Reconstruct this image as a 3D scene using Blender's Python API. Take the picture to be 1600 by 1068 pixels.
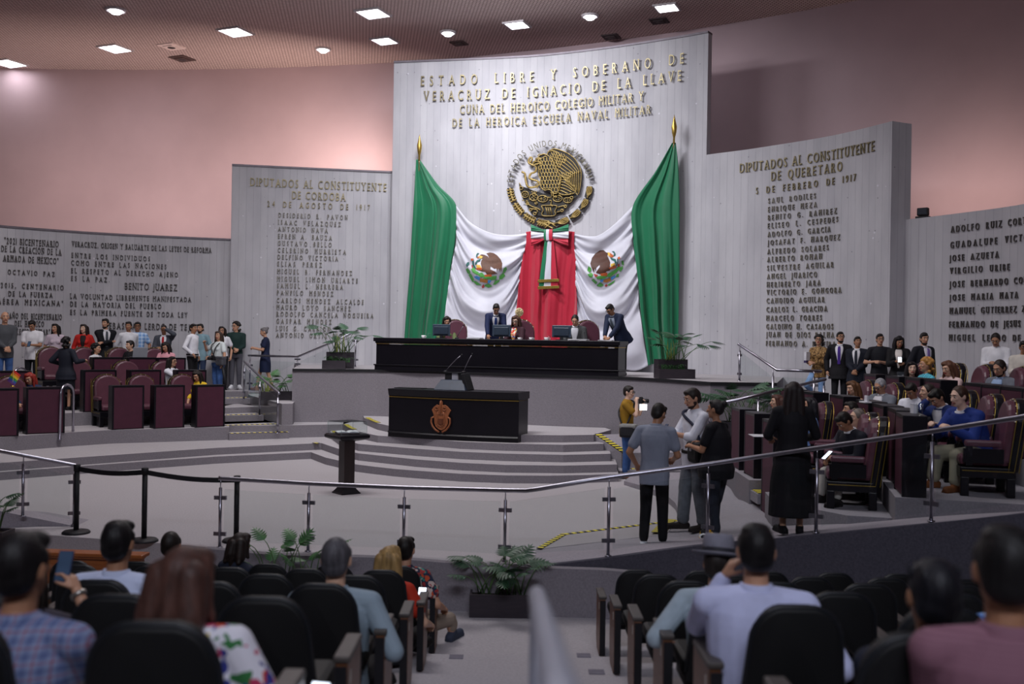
import bpy, bmesh, math, random
from mathutils import Vector, Matrix
from mathutils.geometry import delaunay_2d_cdt
for _o in list(bpy.data.objects): bpy.data.objects.remove(_o)
SC = bpy.context.scene
COL = SC.collection
PI = math.pi
R = math.radians
# ---------------------------------------------------------------- camera
F = 1556.0; ROLL = 0.016; ZC = 2.5
cd = bpy.data.cameras.new('camera'); cam = bpy.data.objects.new('camera', cd); COL.objects.link(cam)
cd.sensor_width = 36.0; cd.lens = 36.0 * F / 1600.0; cd.clip_end = 200; cd.clip_start = .05
cam.matrix_world = Matrix.Translation((0, 0, ZC)) @ Matrix.Rotation(R(90), 4, 'X') @ Matrix.Rotation(ROLL, 4, 'Z')
cd.dof.use_dof = True; cd.dof.focus_distance = 20.0; cd.dof.aperture_fstop = 1.6
SC.camera = cam
SC.cycles.transparent_max_bounces = 24
# ---------------------------------------------------------------- world, exposure
wd = bpy.data.worlds.new('hall_air'); SC.world = wd; wd.use_nodes = True
wd.node_tree.nodes['Background'].inputs[0].default_value = (.62, .58, .64, 1)
wd.node_tree.nodes['Background'].inputs[1].default_value = .05
SC.view_settings.view_transform = 'Standard'; SC.view_settings.look = 'None'
SC.view_settings.gamma = 1.0; SC.view_settings.use_curve_mapping = False
SC.view_settings.exposure = 0.0
# ---------------------------------------------------------------- lamps of the hall (ceiling spots and coves)
CEIL = 11.15
def area(name, loc, target, sx, sy, power, col=(1, 1, 1), spread=180):
    l = bpy.data.lights.new(name, 'AREA'); l.shape = 'RECTANGLE'; l.size = sx; l.size_y = sy
    l.energy = power; l.color = col; l.spread = R(spread)
    o = bpy.data.objects.new(name, l); COL.objects.link(o); o.location = loc
    d = Vector(target) - Vector(loc); o.rotation_euler = d.to_track_quat('-Z', 'Y').to_euler()
    return o
def spot(name, loc, target, power, col=(1, 1, 1), angle=50, blend=.6, rad=.15):
    l = bpy.data.lights.new(name, 'SPOT'); l.energy = power; l.color = col
    l.spot_size = R(angle); l.spot_blend = blend; l.shadow_soft_size = rad
    o = bpy.data.objects.new(name, l); COL.objects.link(o); o.location = loc
    d = Vector(target) - Vector(loc); o.rotation_euler = d.to_track_quat('-Z', 'Y').to_euler()
    return o
COOL = (.95, .96, 1.0); WARM = (1.0, .78, .66)
area('stage_wash_lamp', (-1.6, 22.6, CEIL - .12), (.6, 26.6, 5.4), 2.2, .5, 345, COOL, 125)
area('stage_front_lamp', (-3.4, 17.5, CEIL - .15), (.2, 25.5, 4.0), 3.0, 1.0, 250, COOL, 105)
area('pit_lamp', (-3.0, 16.0, CEIL - .15), (-3.0, 16.2, 0), 5.0, 3.0, 400, (1, .96, .97), 150)
area('left_benches_lamp', (-8.5, 18.0, CEIL - .15), (-10.0, 23.5, 1.8), 3, 2, 260, (1, .96, .97), 120)
area('right_benches_lamp', (3.5, 13.0, CEIL - .15), (6.4, 17.5, 1.5), 3, 2, 190, (1, .95, .97), 115)
area('gallery_lamp', (-.5, 6.5, CEIL - .15), (-.5, 6.3, 0), 4, 2, 50, (.80, .84, 1.0), 160)
area('rear_gallery_lamp', (.5, -4.5, CEIL - .6), (.5, 9, .6), 6, 1.5, 320, (.84, .87, 1.0), 120)
area('left_cove_lamp', (-5.9, 29.0, 7.7), (-6.9, 31.4, 8.3), 4.0, .3, 150, WARM, 175)
area('low_left_cove_lamp', (-12.6, 28.6, 6.0), (-13.2, 31.8, 7.4), 7, .3, 150, (1, .80, .72), 175)
area('right_cove_lamp', (9.6, 21.6, 5.7), (11.2, 23.4, 7.0), 3, .3, 34, (1, .74, .62), 170)
# ---------------------------------------------------------------- picture -> place
def rot(x, y):
    u = x - 800.0; v = y - 534.0
    return u + ROLL * v, v - ROLL * u
def W(x, y, D):
    u, v = rot(x, y); return Vector((u * D / F, D, ZC - v * D / F))
def WZ(x, y, z):
    u, v = rot(x, y); D = F * (ZC - z) / v; return Vector((u * D / F, D, z))
def WY(x, y, D):
    return W(x, y, D)
def px(p):
    u = p[0] / p[1] * F; v = (ZC - p[2]) / p[1] * F
    return 800 + u - ROLL * v, 534 + v + ROLL * u
# ---------------------------------------------------------------- materials
def lin(c):
    return tuple((v / 12.92 if v <= .04045 else ((v + .055) / 1.055) ** 2.4) for v in c)
def hexc(h):
    h = h.lstrip('#'); return lin(tuple(int(h[i:i + 2], 16) / 255 for i in (0, 2, 4)))
MATS = {}
class NT:
    def __init__(s, m):
        s.t = m.node_tree; s.n = s.t.nodes; s.b = s.n['Principled BSDF']; s.tc = None
    def add(s, typ, **kw):
        n = s.n.new(typ)
        for k, v in kw.items(): setattr(n, k, v)
        return n
    def link(s, a, b): s.t.links.new(a, b)
    def coord(s, which='Object'):
        if s.tc is None: s.tc = s.add('ShaderNodeTexCoord')
        return s.tc.outputs[which]
    def mapping(s, scale=(1, 1, 1), which='Object', loc=(0, 0, 0), rotn=(0, 0, 0)):
        m = s.add('ShaderNodeMapping'); m.inputs['Scale'].default_value = scale
        m.inputs['Location'].default_value = loc; m.inputs['Rotation'].default_value = rotn
        s.link(s.coord(which), m.inputs[0]); return m.outputs[0]
    def noise(s, scale, vec=None, detail=3, rough=.55):
        n = s.add('ShaderNodeTexNoise'); n.inputs['Scale'].default_value = scale
        n.inputs['Detail'].default_value = detail; n.inputs['Roughness'].default_value = rough
        s.link(vec if vec else s.coord(), n.inputs['Vector']); return n.outputs[0]
    def ramp(s, fac, stops, interp='LINEAR'):
        r = s.add('ShaderNodeValToRGB'); r.color_ramp.interpolation = interp
        e = r.color_ramp.elements
        while len(e) < len(stops): e.new(.5)
        for k, (p, c) in enumerate(stops):
            e[k].position = p; e[k].color = (*c, 1)
        s.link(fac, r.inputs[0]); return r.outputs[0]
    def mix(s, fac, a, b, mode='MIX'):
        m = s.add('ShaderNodeMix', data_type='RGBA', blend_type=mode)
        for sock, v in ((m.inputs[0], fac), (m.inputs[6], a), (m.inputs[7], b)):
            if isinstance(v, (int, float)): sock.default_value = v
            elif isinstance(v, tuple): sock.default_value = (*v, 1)
            else: s.link(v, sock)
        return m.outputs[2]
    def math(s, op, a, b=None):
        m = s.add('ShaderNodeMath', operation=op)
        for i, v in enumerate((a, b)):
            if v is None: continue
            if isinstance(v, (int, float)): m.inputs[i].default_value = v
            else: s.link(v, m.inputs[i])
        return m.outputs[0]
    def base(s, c): s.link(c, s.b.inputs['Base Color'])
    def bump(s, h, strength=.3, dist=.01):
        b = s.add('ShaderNodeBump'); b.inputs['Strength'].default_value = strength
        b.inputs['Distance'].default_value = dist
        s.link(h, b.inputs['Height']); s.link(b.outputs[0], s.b.inputs['Normal'])
def newmat(name, col=(.5, .5, .5), rough=.6, metal=0.0, spec=.5):
    m = bpy.data.materials.new(name); m.use_nodes = True
    b = m.node_tree.nodes['Principled BSDF']
    b.inputs['Base Color'].default_value = (*col, 1); b.inputs['Roughness'].default_value = rough
    b.inputs['Metallic'].default_value = metal; b.inputs['Specular IOR Level'].default_value = spec
    return m
def plain(h, rough=.6, metal=0.0, var=.12, scale=9.0, spec=.4, name=None):
    """a procedural material of one colour, gently mottled"""
    key = (h, rough, metal, var, scale, spec)
    if key in MATS: return MATS[key]
    c = hexc(h); m = newmat(name or ('tone_' + h.strip('#')), c, rough, metal, spec); t = NT(m)
    if var > 0:
        n = t.noise(scale)
        t.base(t.ramp(n, [(.3, tuple(v * (1 - var) for v in c)), (.7, tuple(min(1, v * (1 + var)) for v in c))]))
    MATS[key] = m; return m
def concrete_mat():
    m = newmat('board_marked_concrete', hexc('#b9b7bf'), .85, 0, .2); t = NT(m)
    a, b = hexc('#acaab0'), hexc('#c1bfc4')
    n1 = t.noise(1.6, t.mapping((1, 1, .35)), 5)
    base = t.ramp(n1, [(.3, a), (.7, b)])
    sx = t.add('ShaderNodeSeparateXYZ'); t.link(t.coord('UV'), sx.inputs[0])
    fr = t.math('FRACT', t.math('MULTIPLY', sx.outputs[0], 5.2))
    seam = t.math('LESS_THAN', fr, .055)
    wn = t.noise(3.0, t.mapping((.8, .8, .8)), 2)
    seam = t.math('MULTIPLY', seam, t.math('MULTIPLY', wn, .75))
    base = t.mix(seam, base, hexc('#7d7a86'))
    fl = t.add('ShaderNodeMath', operation='FLOOR'); t.link(t.math('MULTIPLY', sx.outputs[0], 5.2), fl.inputs[0])
    wh = t.add('ShaderNodeTexWhiteNoise', noise_dimensions='1D'); t.link(fl.outputs[0], wh.inputs['W'])
    base = t.mix(t.math('MULTIPLY', wh.outputs[0], .16), base, hexc('#8f8c98'))
    v = t.add('ShaderNodeTexVoronoi'); v.inputs['Scale'].default_value = 4.2
    t.link(t.coord(), v.inputs['Vector'])
    wn2 = t.noise(2.2)
    pit = t.math('MULTIPLY', t.math('LESS_THAN', v.outputs['Distance'], .075), t.math('GREATER_THAN', wn2, .50))
    base = t.mix(t.math('MULTIPLY', pit, .6), base, hexc('#6e6a74'))
    v2 = t.add('ShaderNodeTexVoronoi'); v2.inputs['Scale'].default_value = 3.1
    t.link(t.mapping((1, 1, 1), loc=(3, 1, 7)), v2.inputs['Vector'])
    pale = t.math('MULTIPLY', t.math('LESS_THAN', v2.outputs['Distance'], .07), t.math('GREATER_THAN', wn2, .52))
    base = t.mix(t.math('MULTIPLY', pale, .55), base, hexc('#e2e0e8'))
    t.base(base)
    h = t.math('SUBTRACT', t.math('MULTIPLY', n1, .3), t.math('ADD', seam, pit))
    t.bump(h, .35, .02)
    return m
def carpet_mat(name, c1, c2, scale=60):
    m = newmat(name, hexc(c1), .95, 0, .1); t = NT(m)
    n = t.noise(scale, None, 2); n2 = t.noise(.9, None, 3)
    base = t.ramp(n, [(.25, hexc(c1)), (.75, hexc(c2))])
    base = t.mix(t.math('MULTIPLY', n2, .25), base, hexc(c1))
    t.base(base); t.bump(n, .4, .01); return m
def plaster_mat(name, c):
    m = newmat(name, hexc(c), .9, 0, .15); t = NT(m)
    a = hexc(c); n = t.noise(.5, None, 4)
    t.base(t.ramp(n, [(.3, tuple(v * .93 for v in a)), (.7, tuple(min(1, v * 1.05) for v in a))]))
    t.bump(t.noise(30), .08, .01); return m
def ceiling_mat():
    m = newmat('perforated_ceiling', hexc('#9a7f7c'), .9, 0, .1); t = NT(m)
    b = t.add('ShaderNodeTexBrick'); b.offset = .5; b.inputs['Scale'].default_value = 1.0
    b.inputs['Brick Width'].default_value = .10; b.inputs['Row Height'].default_value = .10
    b.inputs['Mortar Size'].default_value = .018; b.inputs['Mortar Smooth'].default_value = .2
    b.inputs['Color1'].default_value = (*hexc('#e3d0cc'), 1); b.inputs['Color2'].default_value = (*hexc('#d8c4c0'), 1)
    b.inputs['Mortar'].default_value = (*hexc('#a08c8a'), 1)
    t.link(t.mapping((1, 1, 1), rotn=(0, 0, R(18))), b.inputs['Vector'])
    t.base(b.outputs['Color']); return m
def tape_mat():
    m = newmat('hazard_tape', hexc('#e6d23a'), .6); t = NT(m)
    w = t.add('ShaderNodeTexWave', bands_direction='X'); w.inputs['Scale'].default_value = 2.6
    w.inputs['Distortion'].default_value = 0
    t.link(t.mapping((1, 1, 1), 'UV'), w.inputs['Vector'])
    t.base(t.ramp(w.outputs[1], [(.48, hexc('#24222a')), (.52, hexc('#e8d638'))], 'CONSTANT')); return m
def glass_mat():
    m = bpy.data.materials.new('clear_glass'); m.use_nodes = True; nt = m.node_tree
    nt.nodes.clear(); out = nt.nodes.new('ShaderNodeOutputMaterial')
    tr = nt.nodes.new('ShaderNodeBsdfTransparent'); tr.inputs[0].default_value = (.945, .965, .96, 1)
    gl = nt.nodes.new('ShaderNodeBsdfGlossy'); gl.inputs['Roughness'].default_value = .02
    fr = nt.nodes.new('ShaderNodeFresnel'); fr.inputs[0].default_value = 1.35
    mx = nt.nodes.new('ShaderNodeMixShader'); ge = nt.nodes.new('ShaderNodeNewGeometry'); ma = nt.nodes.new('ShaderNodeMath'); ma.operation = 'SUBTRACT'; ma.inputs[0].default_value = 1.0; nt.links.new(ge.outputs['Backfacing'], ma.inputs[1])
    mu = nt.nodes.new('ShaderNodeMath'); mu.operation = 'MULTIPLY'; nt.links.new(fr.outputs[0], mu.inputs[0]); nt.links.new(ma.outputs[0], mu.inputs[1]); nt.links.new(mu.outputs[0], mx.inputs[0])
    nt.links.new(tr.outputs[0], mx.inputs[1]); nt.links.new(gl.outputs[0], mx.inputs[2])
    nt.links.new(mx.outputs[0], out.inputs[0]); return m
def emit_mat(name, col, s):
    m = newmat(name, col, .5); b = m.node_tree.nodes['Principled BSDF']
    b.inputs['Emission Color'].default_value = (*col, 1); b.inputs['Emission Strength'].default_value = s
    return m
def wood_mat(name, c1, c2, rough=.4, scale=(14, 14, 1.5)):
    m = newmat(name, hexc(c1), rough); t = NT(m)
    n = t.noise(2.2, t.mapping(scale), 5)
    t.base(t.ramp(n, [(.3, hexc(c1)), (.7, hexc(c2))])); return m
M_CONC = concrete_mat()
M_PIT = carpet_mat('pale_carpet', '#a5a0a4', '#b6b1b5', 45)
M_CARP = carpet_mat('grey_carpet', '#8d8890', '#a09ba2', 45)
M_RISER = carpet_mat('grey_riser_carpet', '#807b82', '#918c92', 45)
M_DARKCARP = carpet_mat('dark_carpet', '#4a4852', '#5a5862', 40)
M_PINK = plaster_mat('pink_plaster', '#b6a0a6')
M_CEIL = ceiling_mat()
M_TAPE = tape_mat()
M_GLASS = glass_mat()
M_STEEL = plain('#a9a7b2', .28, 1.0, .06)
M_BLACK = plain('#121017', .34, 0, .1, 3, .3, 'black_lacquer')
M_BLACKM = plain('#17161b', .6, 0, .15)
M_GOLD = plain('#b89a4e', .35, .9, .15, 20, .5, 'old_gold')
M_BRONZE = plain('#8f7d52', .42, .75, .25, 14, .5, 'bronze')
M_MAROON = plain('#4a2033', .55, 0, .1, 5, .4, 'maroon_laminate')
M_LEATHER = plain('#5c3442', .38, 0, .12, 6, .5, 'maroon_leather')
M_DARKWOOD = wood_mat('dark_wood', '#1d1212', '#2b1b19', .35)
M_BRASSTRIM = plain('#a88f45', .35, .8, .1)
# ---------------------------------------------------------------- mesh helpers
def add_box(bm, c, s, rz=0.0, M=None):
    T = Matrix.Translation(c) @ Matrix.Rotation(rz, 4, 'Z') @ Matrix.Diagonal((*s, 1))
    if M is not None: T = M @ T
    return bmesh.ops.create_cube(bm, size=1.0, matrix=T)['verts']
def add_tube(bm, pts, r, n=8, closed=False, caps=True):
    pts = [Vector(p) for p in pts]; rings = []
    N = len(pts)
    up = None
    for i, p in enumerate(pts):
        a = pts[i - 1] if (i > 0 or closed) else p
        b = pts[(i + 1) % N] if (i < N - 1 or closed) else p
        d = (b - a).normalized()
        if up is None:
            up = Vector((0, 0, 1)) if abs(d.z) < .9 else Vector((1, 0, 0))
        s = d.cross(up)
        if s.length < 1e-6: s = d.cross(Vector((0, 1, .3)))
        s.normalize(); t = s.cross(d).normalized(); up = t
        rr = r[i] if isinstance(r, (list, tuple)) else r
        rings.append([bm.verts.new(p + (s * math.cos(2 * PI * k / n) + t * math.sin(2 * PI * k / n)) * rr) for k in range(n)])
    M_ = N if closed else N - 1
    for i in range(M_):
        A, B = rings[i], rings[(i + 1) % N]
        for k in range(n): bm.faces.new((A[k], A[(k + 1) % n], B[(k + 1) % n], B[k]))
    if caps and not closed:
        bm.faces.new(rings[0][::-1]); bm.faces.new(rings[-1])
def add_prism(bm, poly, z0, z1, M=None):
    lo = [Vector((p[0], p[1], z0)) for p in poly]; hi = [Vector((p[0], p[1], z1)) for p in poly]
    if M is not None: lo = [M @ v for v in lo]; hi = [M @ v for v in hi]
    a = [bm.verts.new(v) for v in lo]; b = [bm.verts.new(v) for v in hi]
    n = len(poly)
    bm.faces.new(a[::-1]); bm.faces.new(b)
    for i in range(n): bm.faces.new((a[i], a[(i + 1) % n], b[(i + 1) % n], b[i]))
def add_ell(bm, c, r, M=None, seg=14, ring=9):
    T = Matrix.Translation(c)
    if M is not None: T = T @ M
    T = T @ Matrix.Diagonal((*r, 1))
    bmesh.ops.create_uvsphere(bm, u_segments=seg, v_segments=ring, radius=1.0, matrix=T)
def add_lathe(bm, prof, c=(0, 0, 0), n=20):
    rings = []
    for (r, z) in prof:
        rings.append([bm.verts.new((c[0] + r * math.cos(2 * PI * k / n), c[1] + r * math.sin(2 * PI * k / n), c[2] + z)) for k in range(n)])
    for A, B in zip(rings, rings[1:]):
        for k in range(n): bm.faces.new((A[k], A[(k + 1) % n], B[(k + 1) % n], B[k]))
    bm.faces.new(rings[0][::-1]); bm.faces.new(rings[-1])
def add_loft(bm, rings, caps=True):
    rr = [[bm.verts.new(p) for p in ring] for ring in rings]; n = len(rr[0])
    for A, B in zip(rr, rr[1:]):
        for k in range(n): bm.faces.new((A[k], A[(k + 1) % n], B[(k + 1) % n], B[k]))
    if caps: bm.faces.new(rr[0][::-1]); bm.faces.new(rr[-1])
def mesh_of(name, bm, mats, smooth=False, bevel=0, recalc=True):
    if recalc: bmesh.ops.recalc_face_normals(bm, faces=bm.faces)
    me = bpy.data.meshes.new(name); bm.to_mesh(me); bm.free()
    for m in (mats if isinstance(mats, (list, tuple)) else [mats]): me.materials.append(m)
    if smooth:
        for p in me.polygons: p.use_smooth = True
    return me
def obj(name, bm, mats, parent=None, smooth=False, bevel=0, recalc=True):
    me = bm if isinstance(bm, bpy.types.Mesh) else mesh_of(name, bm, mats, smooth, recalc=recalc)
    o = bpy.data.objects.new(name, me); COL.objects.link(o)
    if parent is not None: o.parent = parent
    if bevel:
        b = o.modifiers.new('bevel', 'BEVEL'); b.width = bevel; b.segments = 2; b.limit_method = 'ANGLE'
    return o
def tag(o, label, cat, group=None, kind=None):
    if label: o['label'] = label
    if cat: o['category'] = cat
    if group: o['group'] = group
    if kind: o['kind'] = kind
    return o
def thing(name, label, cat, loc=(0, 0, 0), rz=0.0, group=None):
    o = bpy.data.objects.new(name, None); COL.objects.link(o); o.location = loc; o.rotation_euler = (0, 0, rz)
    o.empty_display_size = .1
    return tag(o, label, cat, group)
def struct(name, bm, mats, smooth=False):
    o = obj(name, bm, mats, smooth=smooth); o['kind'] = 'structure'; return o
def dup(root, loc, rz, label, group=None):
    r = root.copy(); COL.objects.link(r); r.location = loc; r.rotation_euler = (0, 0, rz)
    r['label'] = label
    if group: r['group'] = group
    for ch in list(root.children):
        c = ch.copy(); COL.objects.link(c); c.parent = r
        for g in ch.children:
            d = g.copy(); COL.objects.link(d); d.parent = c
    return r
def NB(): return bmesh.new()
# ================================================================ the hall shell
def smooth_poly(pts, n=8):
    """Catmull-Rom through 2D points"""
    P = [Vector((p[0], p[1])) for p in pts]; out = []
    for i in range(len(P) - 1):
        p0 = P[max(0, i - 1)]; p1 = P[i]; p2 = P[i + 1]; p3 = P[min(len(P) - 1, i + 2)]
        for k in range(n):
            t = k / n
            out.append(.5 * ((2 * p1) + (p2 - p0) * t + (2 * p0 - 5 * p1 + 4 * p2 - p3) * t * t + (3 * p1 - p0 - 3 * p2 + p3) * t ** 3))
    out.append(P[-1]); return out
def pd(x, y, D):
    p = W(x, y, D); return (p.x, p.y)
class Wall:
    """a vertical curved wall: plan polyline of its front face"""
    def __init__(s, pts): s.p = smooth_poly(pts, 10); s.L = [0.0]; [s.L.append(s.L[-1] + (b - a).length) for a, b in zip(s.p, s.p[1:])]
    def hit(s, x, y):
        u, v = rot(x, y); k = u / F; best = None
        for i, (a, b) in enumerate(zip(s.p, s.p[1:])):
            fa = a.x - k * a.y; fb = b.x - k * b.y
            if fa * fb <= 0 and fa != fb:
                t = fa / (fa - fb); q = a.lerp(b, t)
                best = (s.L[i] + t * (b - a).length, ZC - v * q.y / F, q); break
        if best is None:
            i = 0 if abs(s.p[0].x - k * s.p[0].y) < abs(s.p[-1].x - k * s.p[-1].y) else len(s.p) - 2
            a, b = s.p[i], s.p[i + 1]; fa = a.x - k * a.y; fb = b.x - k * b.y; t = fa / (fa - fb); q = a.lerp(b, t)
            best = (s.L[i] + t * (b - a).length, ZC - v * q.y / F, q)
        return best
    def at(s, L):
        """point, outward (to the hall) normal and tangent at arc length L"""
        i = 0
        while i < len(s.L) - 2 and s.L[i + 1] < L: i += 1
        a, b = s.p[i], s.p[i + 1]; t = (L - s.L[i]) / (s.L[i + 1] - s.L[i]); q = a.lerp(b, t)
        d = (b - a).normalized(); return q, Vector((d.y, -d.x)), d
    def pt(s, L, z, off=0.0):
        q, n, d = s.at(L); return Vector((q.x + n.x * off, q.y + n.y * off, z))
    def build(s, name, z0, z1, th, mat):
        bm = NB(); uv = bm.loops.layers.uv.new('UVMap'); front = []
        for i, q in enumerate(s.p):
            d = (s.p[min(i + 1, len(s.p) - 1)] - s.p[max(i - 1, 0)]).normalized(); n = Vector((d.y, -d.x))
            b = q - n * th
            front.append([bm.verts.new((q.x, q.y, z0)), bm.verts.new((q.x, q.y, z1)), bm.verts.new((b.x, b.y, z1)), bm.verts.new((b.x, b.y, z0))])
        for i, (A, B) in enumerate(zip(front, front[1:])):
            for k in range(4):
                f = bm.faces.new((A[k], B[k], B[(k + 1) % 4], A[(k + 1) % 4]))
                for l in f.loops:
                    L = s.L[i] if l.vert in A else s.L[i + 1]; l[uv].uv = (L, l.vert.co.z)
        for E in (front[0], front[-1]):
            f = bm.faces.new(E)
            for l in f.loops: l[uv].uv = ((l.vert.co - E[0].co).xy.length, l.vert.co.z)
        return struct(name, bm, mat)
def top(pxy, hz): return None
WMAIN = Wall([pd(616, 74, 27.55), pd(700, 74, 27.27), pd(775, 74, 27.0), pd(850, 74, 26.65), pd(950, 74, 25.9), pd(1050, 74, 25.0), pd(1106.5, 74, 24.45)])
WLWING = Wall([pd(361.5, 330, 27.1), pd(489, 330, 27.5), pd(640, 330, 27.95)])
WLLOW = Wall([pd(-260, 360, 21.6), pd(-120, 360, 23.5), pd(0, 360, 24.94), pd(180, 360, 26.5), pd(372, 360, 27.5)])
WRWING = Wall([pd(1085, 220, 24.75), pd(1108, 220, 24.4), pd(1180, 220, 23.55), pd(1300, 220, 22.0), pd(1394, 200, 20.5)])
WRLOW = Wall([pd(1411, 345, 20.75), pd(1500, 335, 19.55), pd(1600, 325, 18.2), pd(1800, 310, 15.4)])
ZMAIN = 10.16; ZWING = 7.17; ZLOW = 5.17
WMAIN.build('wall_center', -.2, ZMAIN, .22, M_CONC)
WLWING.build('wall_left_wing', -.2, ZWING, .45, M_CONC)
WLLOW.build('wall_left_low', -.2, ZLOW, .4, M_CONC)
WRLOW.build('wall_right_low', -.2, ZLOW, .4, M_CONC)
# right wing, with its thick return end
WRWING.build('wall_right_wing', -.2, ZWING, .55, M_CONC)
# metal capping strips along the wall tops
def coping(name, w, z, dep=.48):
    bm = NB(); pts = []
    rings = []
    for i, q in enumerate(w.p):
        d = (w.p[min(i + 1, len(w.p) - 1)] - w.p[max(i - 1, 0)]).normalized(); n = Vector((d.y, -d.x))
        a = q + n * .03; b = q - n * dep
        rings.append([Vector((a.x, a.y, z)), Vector((a.x, a.y, z + .05)), Vector((b.x, b.y, z + .05)), Vector((b.x, b.y, z))])
    add_loft(bm, rings); o = struct(name, bm, plain('#6f6870', .5, .4)); return o
coping('trim_1', WMAIN, ZMAIN, .24); coping('trim_2', WLWING, ZWING); coping('trim_3', WLLOW, ZLOW)
# ---- pink plaster wall behind, drawn as one long curve
WPINK = Wall([(-34, 22), (-28, 28), (-22, 31.3), (-16.7, 32.4), (-10, 32.2), (-3.6, 31), (1, 29.3), (5.2, 27.1), (9, 24.4), (13, 20.6), (16, 16.5), (18, 11)])
WPINK.build('wall_back', -.6, CEIL, .4, M_PINK)
bm = NB()
for (c, s) in (((-34.2, 8, 5.3), (.4, 34, 11.8)), ((19, 0, 5.3), (.4, 26, 11.8)), ((-8, -9, 5.3), (54, .4, 11.8))):
    pass
add_box(bm, (-34.2, 6, 5.3), (.4, 34, 11.8)); struct('wall_left', bm, M_PINK)
bm = NB(); add_box(bm, (18.4, 0, 5.3), (.4, 26, 11.8)); struct('wall_right', bm, M_PINK)
bm = NB(); add_box(bm, (-8, -9, 5.3), (54, .4, 11.8)); struct('wall_rear', bm, M_PINK)
bm = NB(); add_box(bm, (-8, 12, CEIL + .1), (54, 44, .2)); struct('ceiling', bm, M_CEIL)
# ---- floors: pit at z=0, gallery floor in tiers
bm = NB(); add_prism(bm, [(-34, 12.6), (-6.5, 12.6), (-3.9, 11.98), (-3.56, 11.86)] + [tuple(WZ(x, y, .03)[:2]) for x, y in ((420, 864.5), (600, 869.5), (700, 877.5), (800, 882.5), (850, 885.5))] + [(2.5, 11.3), (5, 10.6), (18, 10.5), (18, 34), (-34, 34)], -.3, 0.0); struct('floor', bm, M_PIT)
def zpoly(pts, z): return [tuple(WZ(x, y, z)[:2]) for x, y in pts]
# left and centre steps (each level one slab, front edge measured at its foot)
RISE = .14
def slab(name, poly, z0, z1, mats):
    bm = NB(); add_prism(bm, poly, z0, z1)
    bmesh.ops.recalc_face_normals(bm, faces=bm.faces)
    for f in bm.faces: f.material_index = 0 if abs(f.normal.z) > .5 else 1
    return struct(name, bm, mats)
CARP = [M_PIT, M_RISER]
far = [(2.2, 24.5), (-3, 27), (-9, 28), (-26, 26)]
L1 = zpoly([(-420, 778), (-200, 765), (0, 750), (100, 742), (200, 734), (340, 723.8), (486, 716.5), (509, 725.5), (531, 730.6), (557, 736.7), (582, 740), (616, 744), (650, 746.9), (720, 752), (790, 754.6), (857, 755), (920, 753.8), (966, 752)], 0)
L1R = [tuple(WZ(968, 740, 0)[:2])]
slab('trim_10', L1 + [(2.2, 20.6), (2.2, 24.5)] + far[1:], 0, RISE, CARP)
L2 = zpoly([(-420, 760), (-200, 749), (0, 735.5), (340, 710), (502, 702), (530, 712), (560, 719), (650, 729), (720, 734.5), (790, 738), (880, 739), (964, 737)], RISE)
slab('trim_11', L2 + [(2.1, 20.6), (2.1, 24.5)] + far[1:], RISE, 2 * RISE, CARP)
L3 = zpoly([(516, 684), (530, 695), (560, 704), (650, 712), (720, 717), (790, 720), (880, 722), (954, 720)], 2 * RISE)
slab('trim_12', L3 + [(2.0, 20.6), (1.6, 24.0), (-3, 26.2), (-4.6, 26.5)], 2 * RISE, 3 * RISE, CARP)
L4 = zpoly([(536, 672), (555, 683), (590, 691), (650, 694.6), (720, 701), (790, 704), (880, 706), (943, 704)], 3 * RISE)
slab('trim_13', L4 + [(1.9, 20.6), (1.5, 24.0), (-3, 26.2), (-4.4, 26.5)], 3 * RISE, 4 * RISE, CARP)
L5 = zpoly([(569, 662), (590, 671), (620, 678), (680, 684), (740, 688), (800, 690.3), (880, 690.8), (927, 690)], 4 * RISE)
slab('trim_14', L5 + [(2.1, 20.8), (1.6, 23.6), (-3, 26.0), (-4.0, 26.3)], 4 * RISE, 5 * RISE, CARP)
# left tiers
T1Z, T2Z, T3Z = .56, .84, 1.12
e = zpoly([(-420, 720), (-200, 703), (0, 682.6), (103, 675.5), (171, 671.5), (358, 666.6)], T1Z)
nl = Vector((-.63, .77))
def off(pts, d): return [(p[0] + nl.x * d, p[1] + nl.y * d) for p in pts]
endL = tuple(WZ(358, 666.6, T1Z)[:2])
st4 = [tuple(WZ(450, 664, T1Z)[:2]), tuple(WZ(536, 662.5, T1Z)[:2])]
slab('trim_15', e + [tuple(WZ(358, 655, T1Z)[:2]), tuple(WZ(358, 664.8, T1Z)[:2])] + st4 + [(-3.5, 26), (-4.5, 27.6), (-9, 27.4), (-15, 26.6), (-24, 22)], 2 * RISE, T1Z, CARP)
slab('trim_16', off(e, 1.35) + [(-6.9, 26.6), (-9, 27.2), (-15, 26.4), (-24, 22)], T1Z, T2Z, CARP)
slab('trim_17', off(e, 2.6) + [(-7.4, 27.0), (-9, 27.3), (-15, 26.6), (-24, 22)], T2Z, T3Z, CARP)
# left stair: treads from the platform up to the wall level
stair = [((358, 687.5), (452, 684.5), 2 * RISE, 3 * RISE), ((352, 672), (450, 668), T1Z - RISE, T1Z),
         ((352, 658.5), (412, 657), T1Z, .70), ((352, 646), (406, 644), .70, .84), ((352, 631.5), (391, 630), .84, .98), ((352, 620), (388, 619), .98, 1.12)]
for k, (a, b, z0, z1) in enumerate(stair):
    A = WZ(a[0], a[1], z0); B = WZ(b[0], b[1], z0)
    n = Vector((-(B - A).y, (B - A).x)).normalized()
    dep = .45 if k == 0 else 3.2
    poly = [A.xy, B.xy, B.xy + n * dep, A.xy + n * dep]
    slab('trim_%d' % (20 + k), [tuple(p) for p in poly], z0 - .01, z1, CARP)
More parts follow.
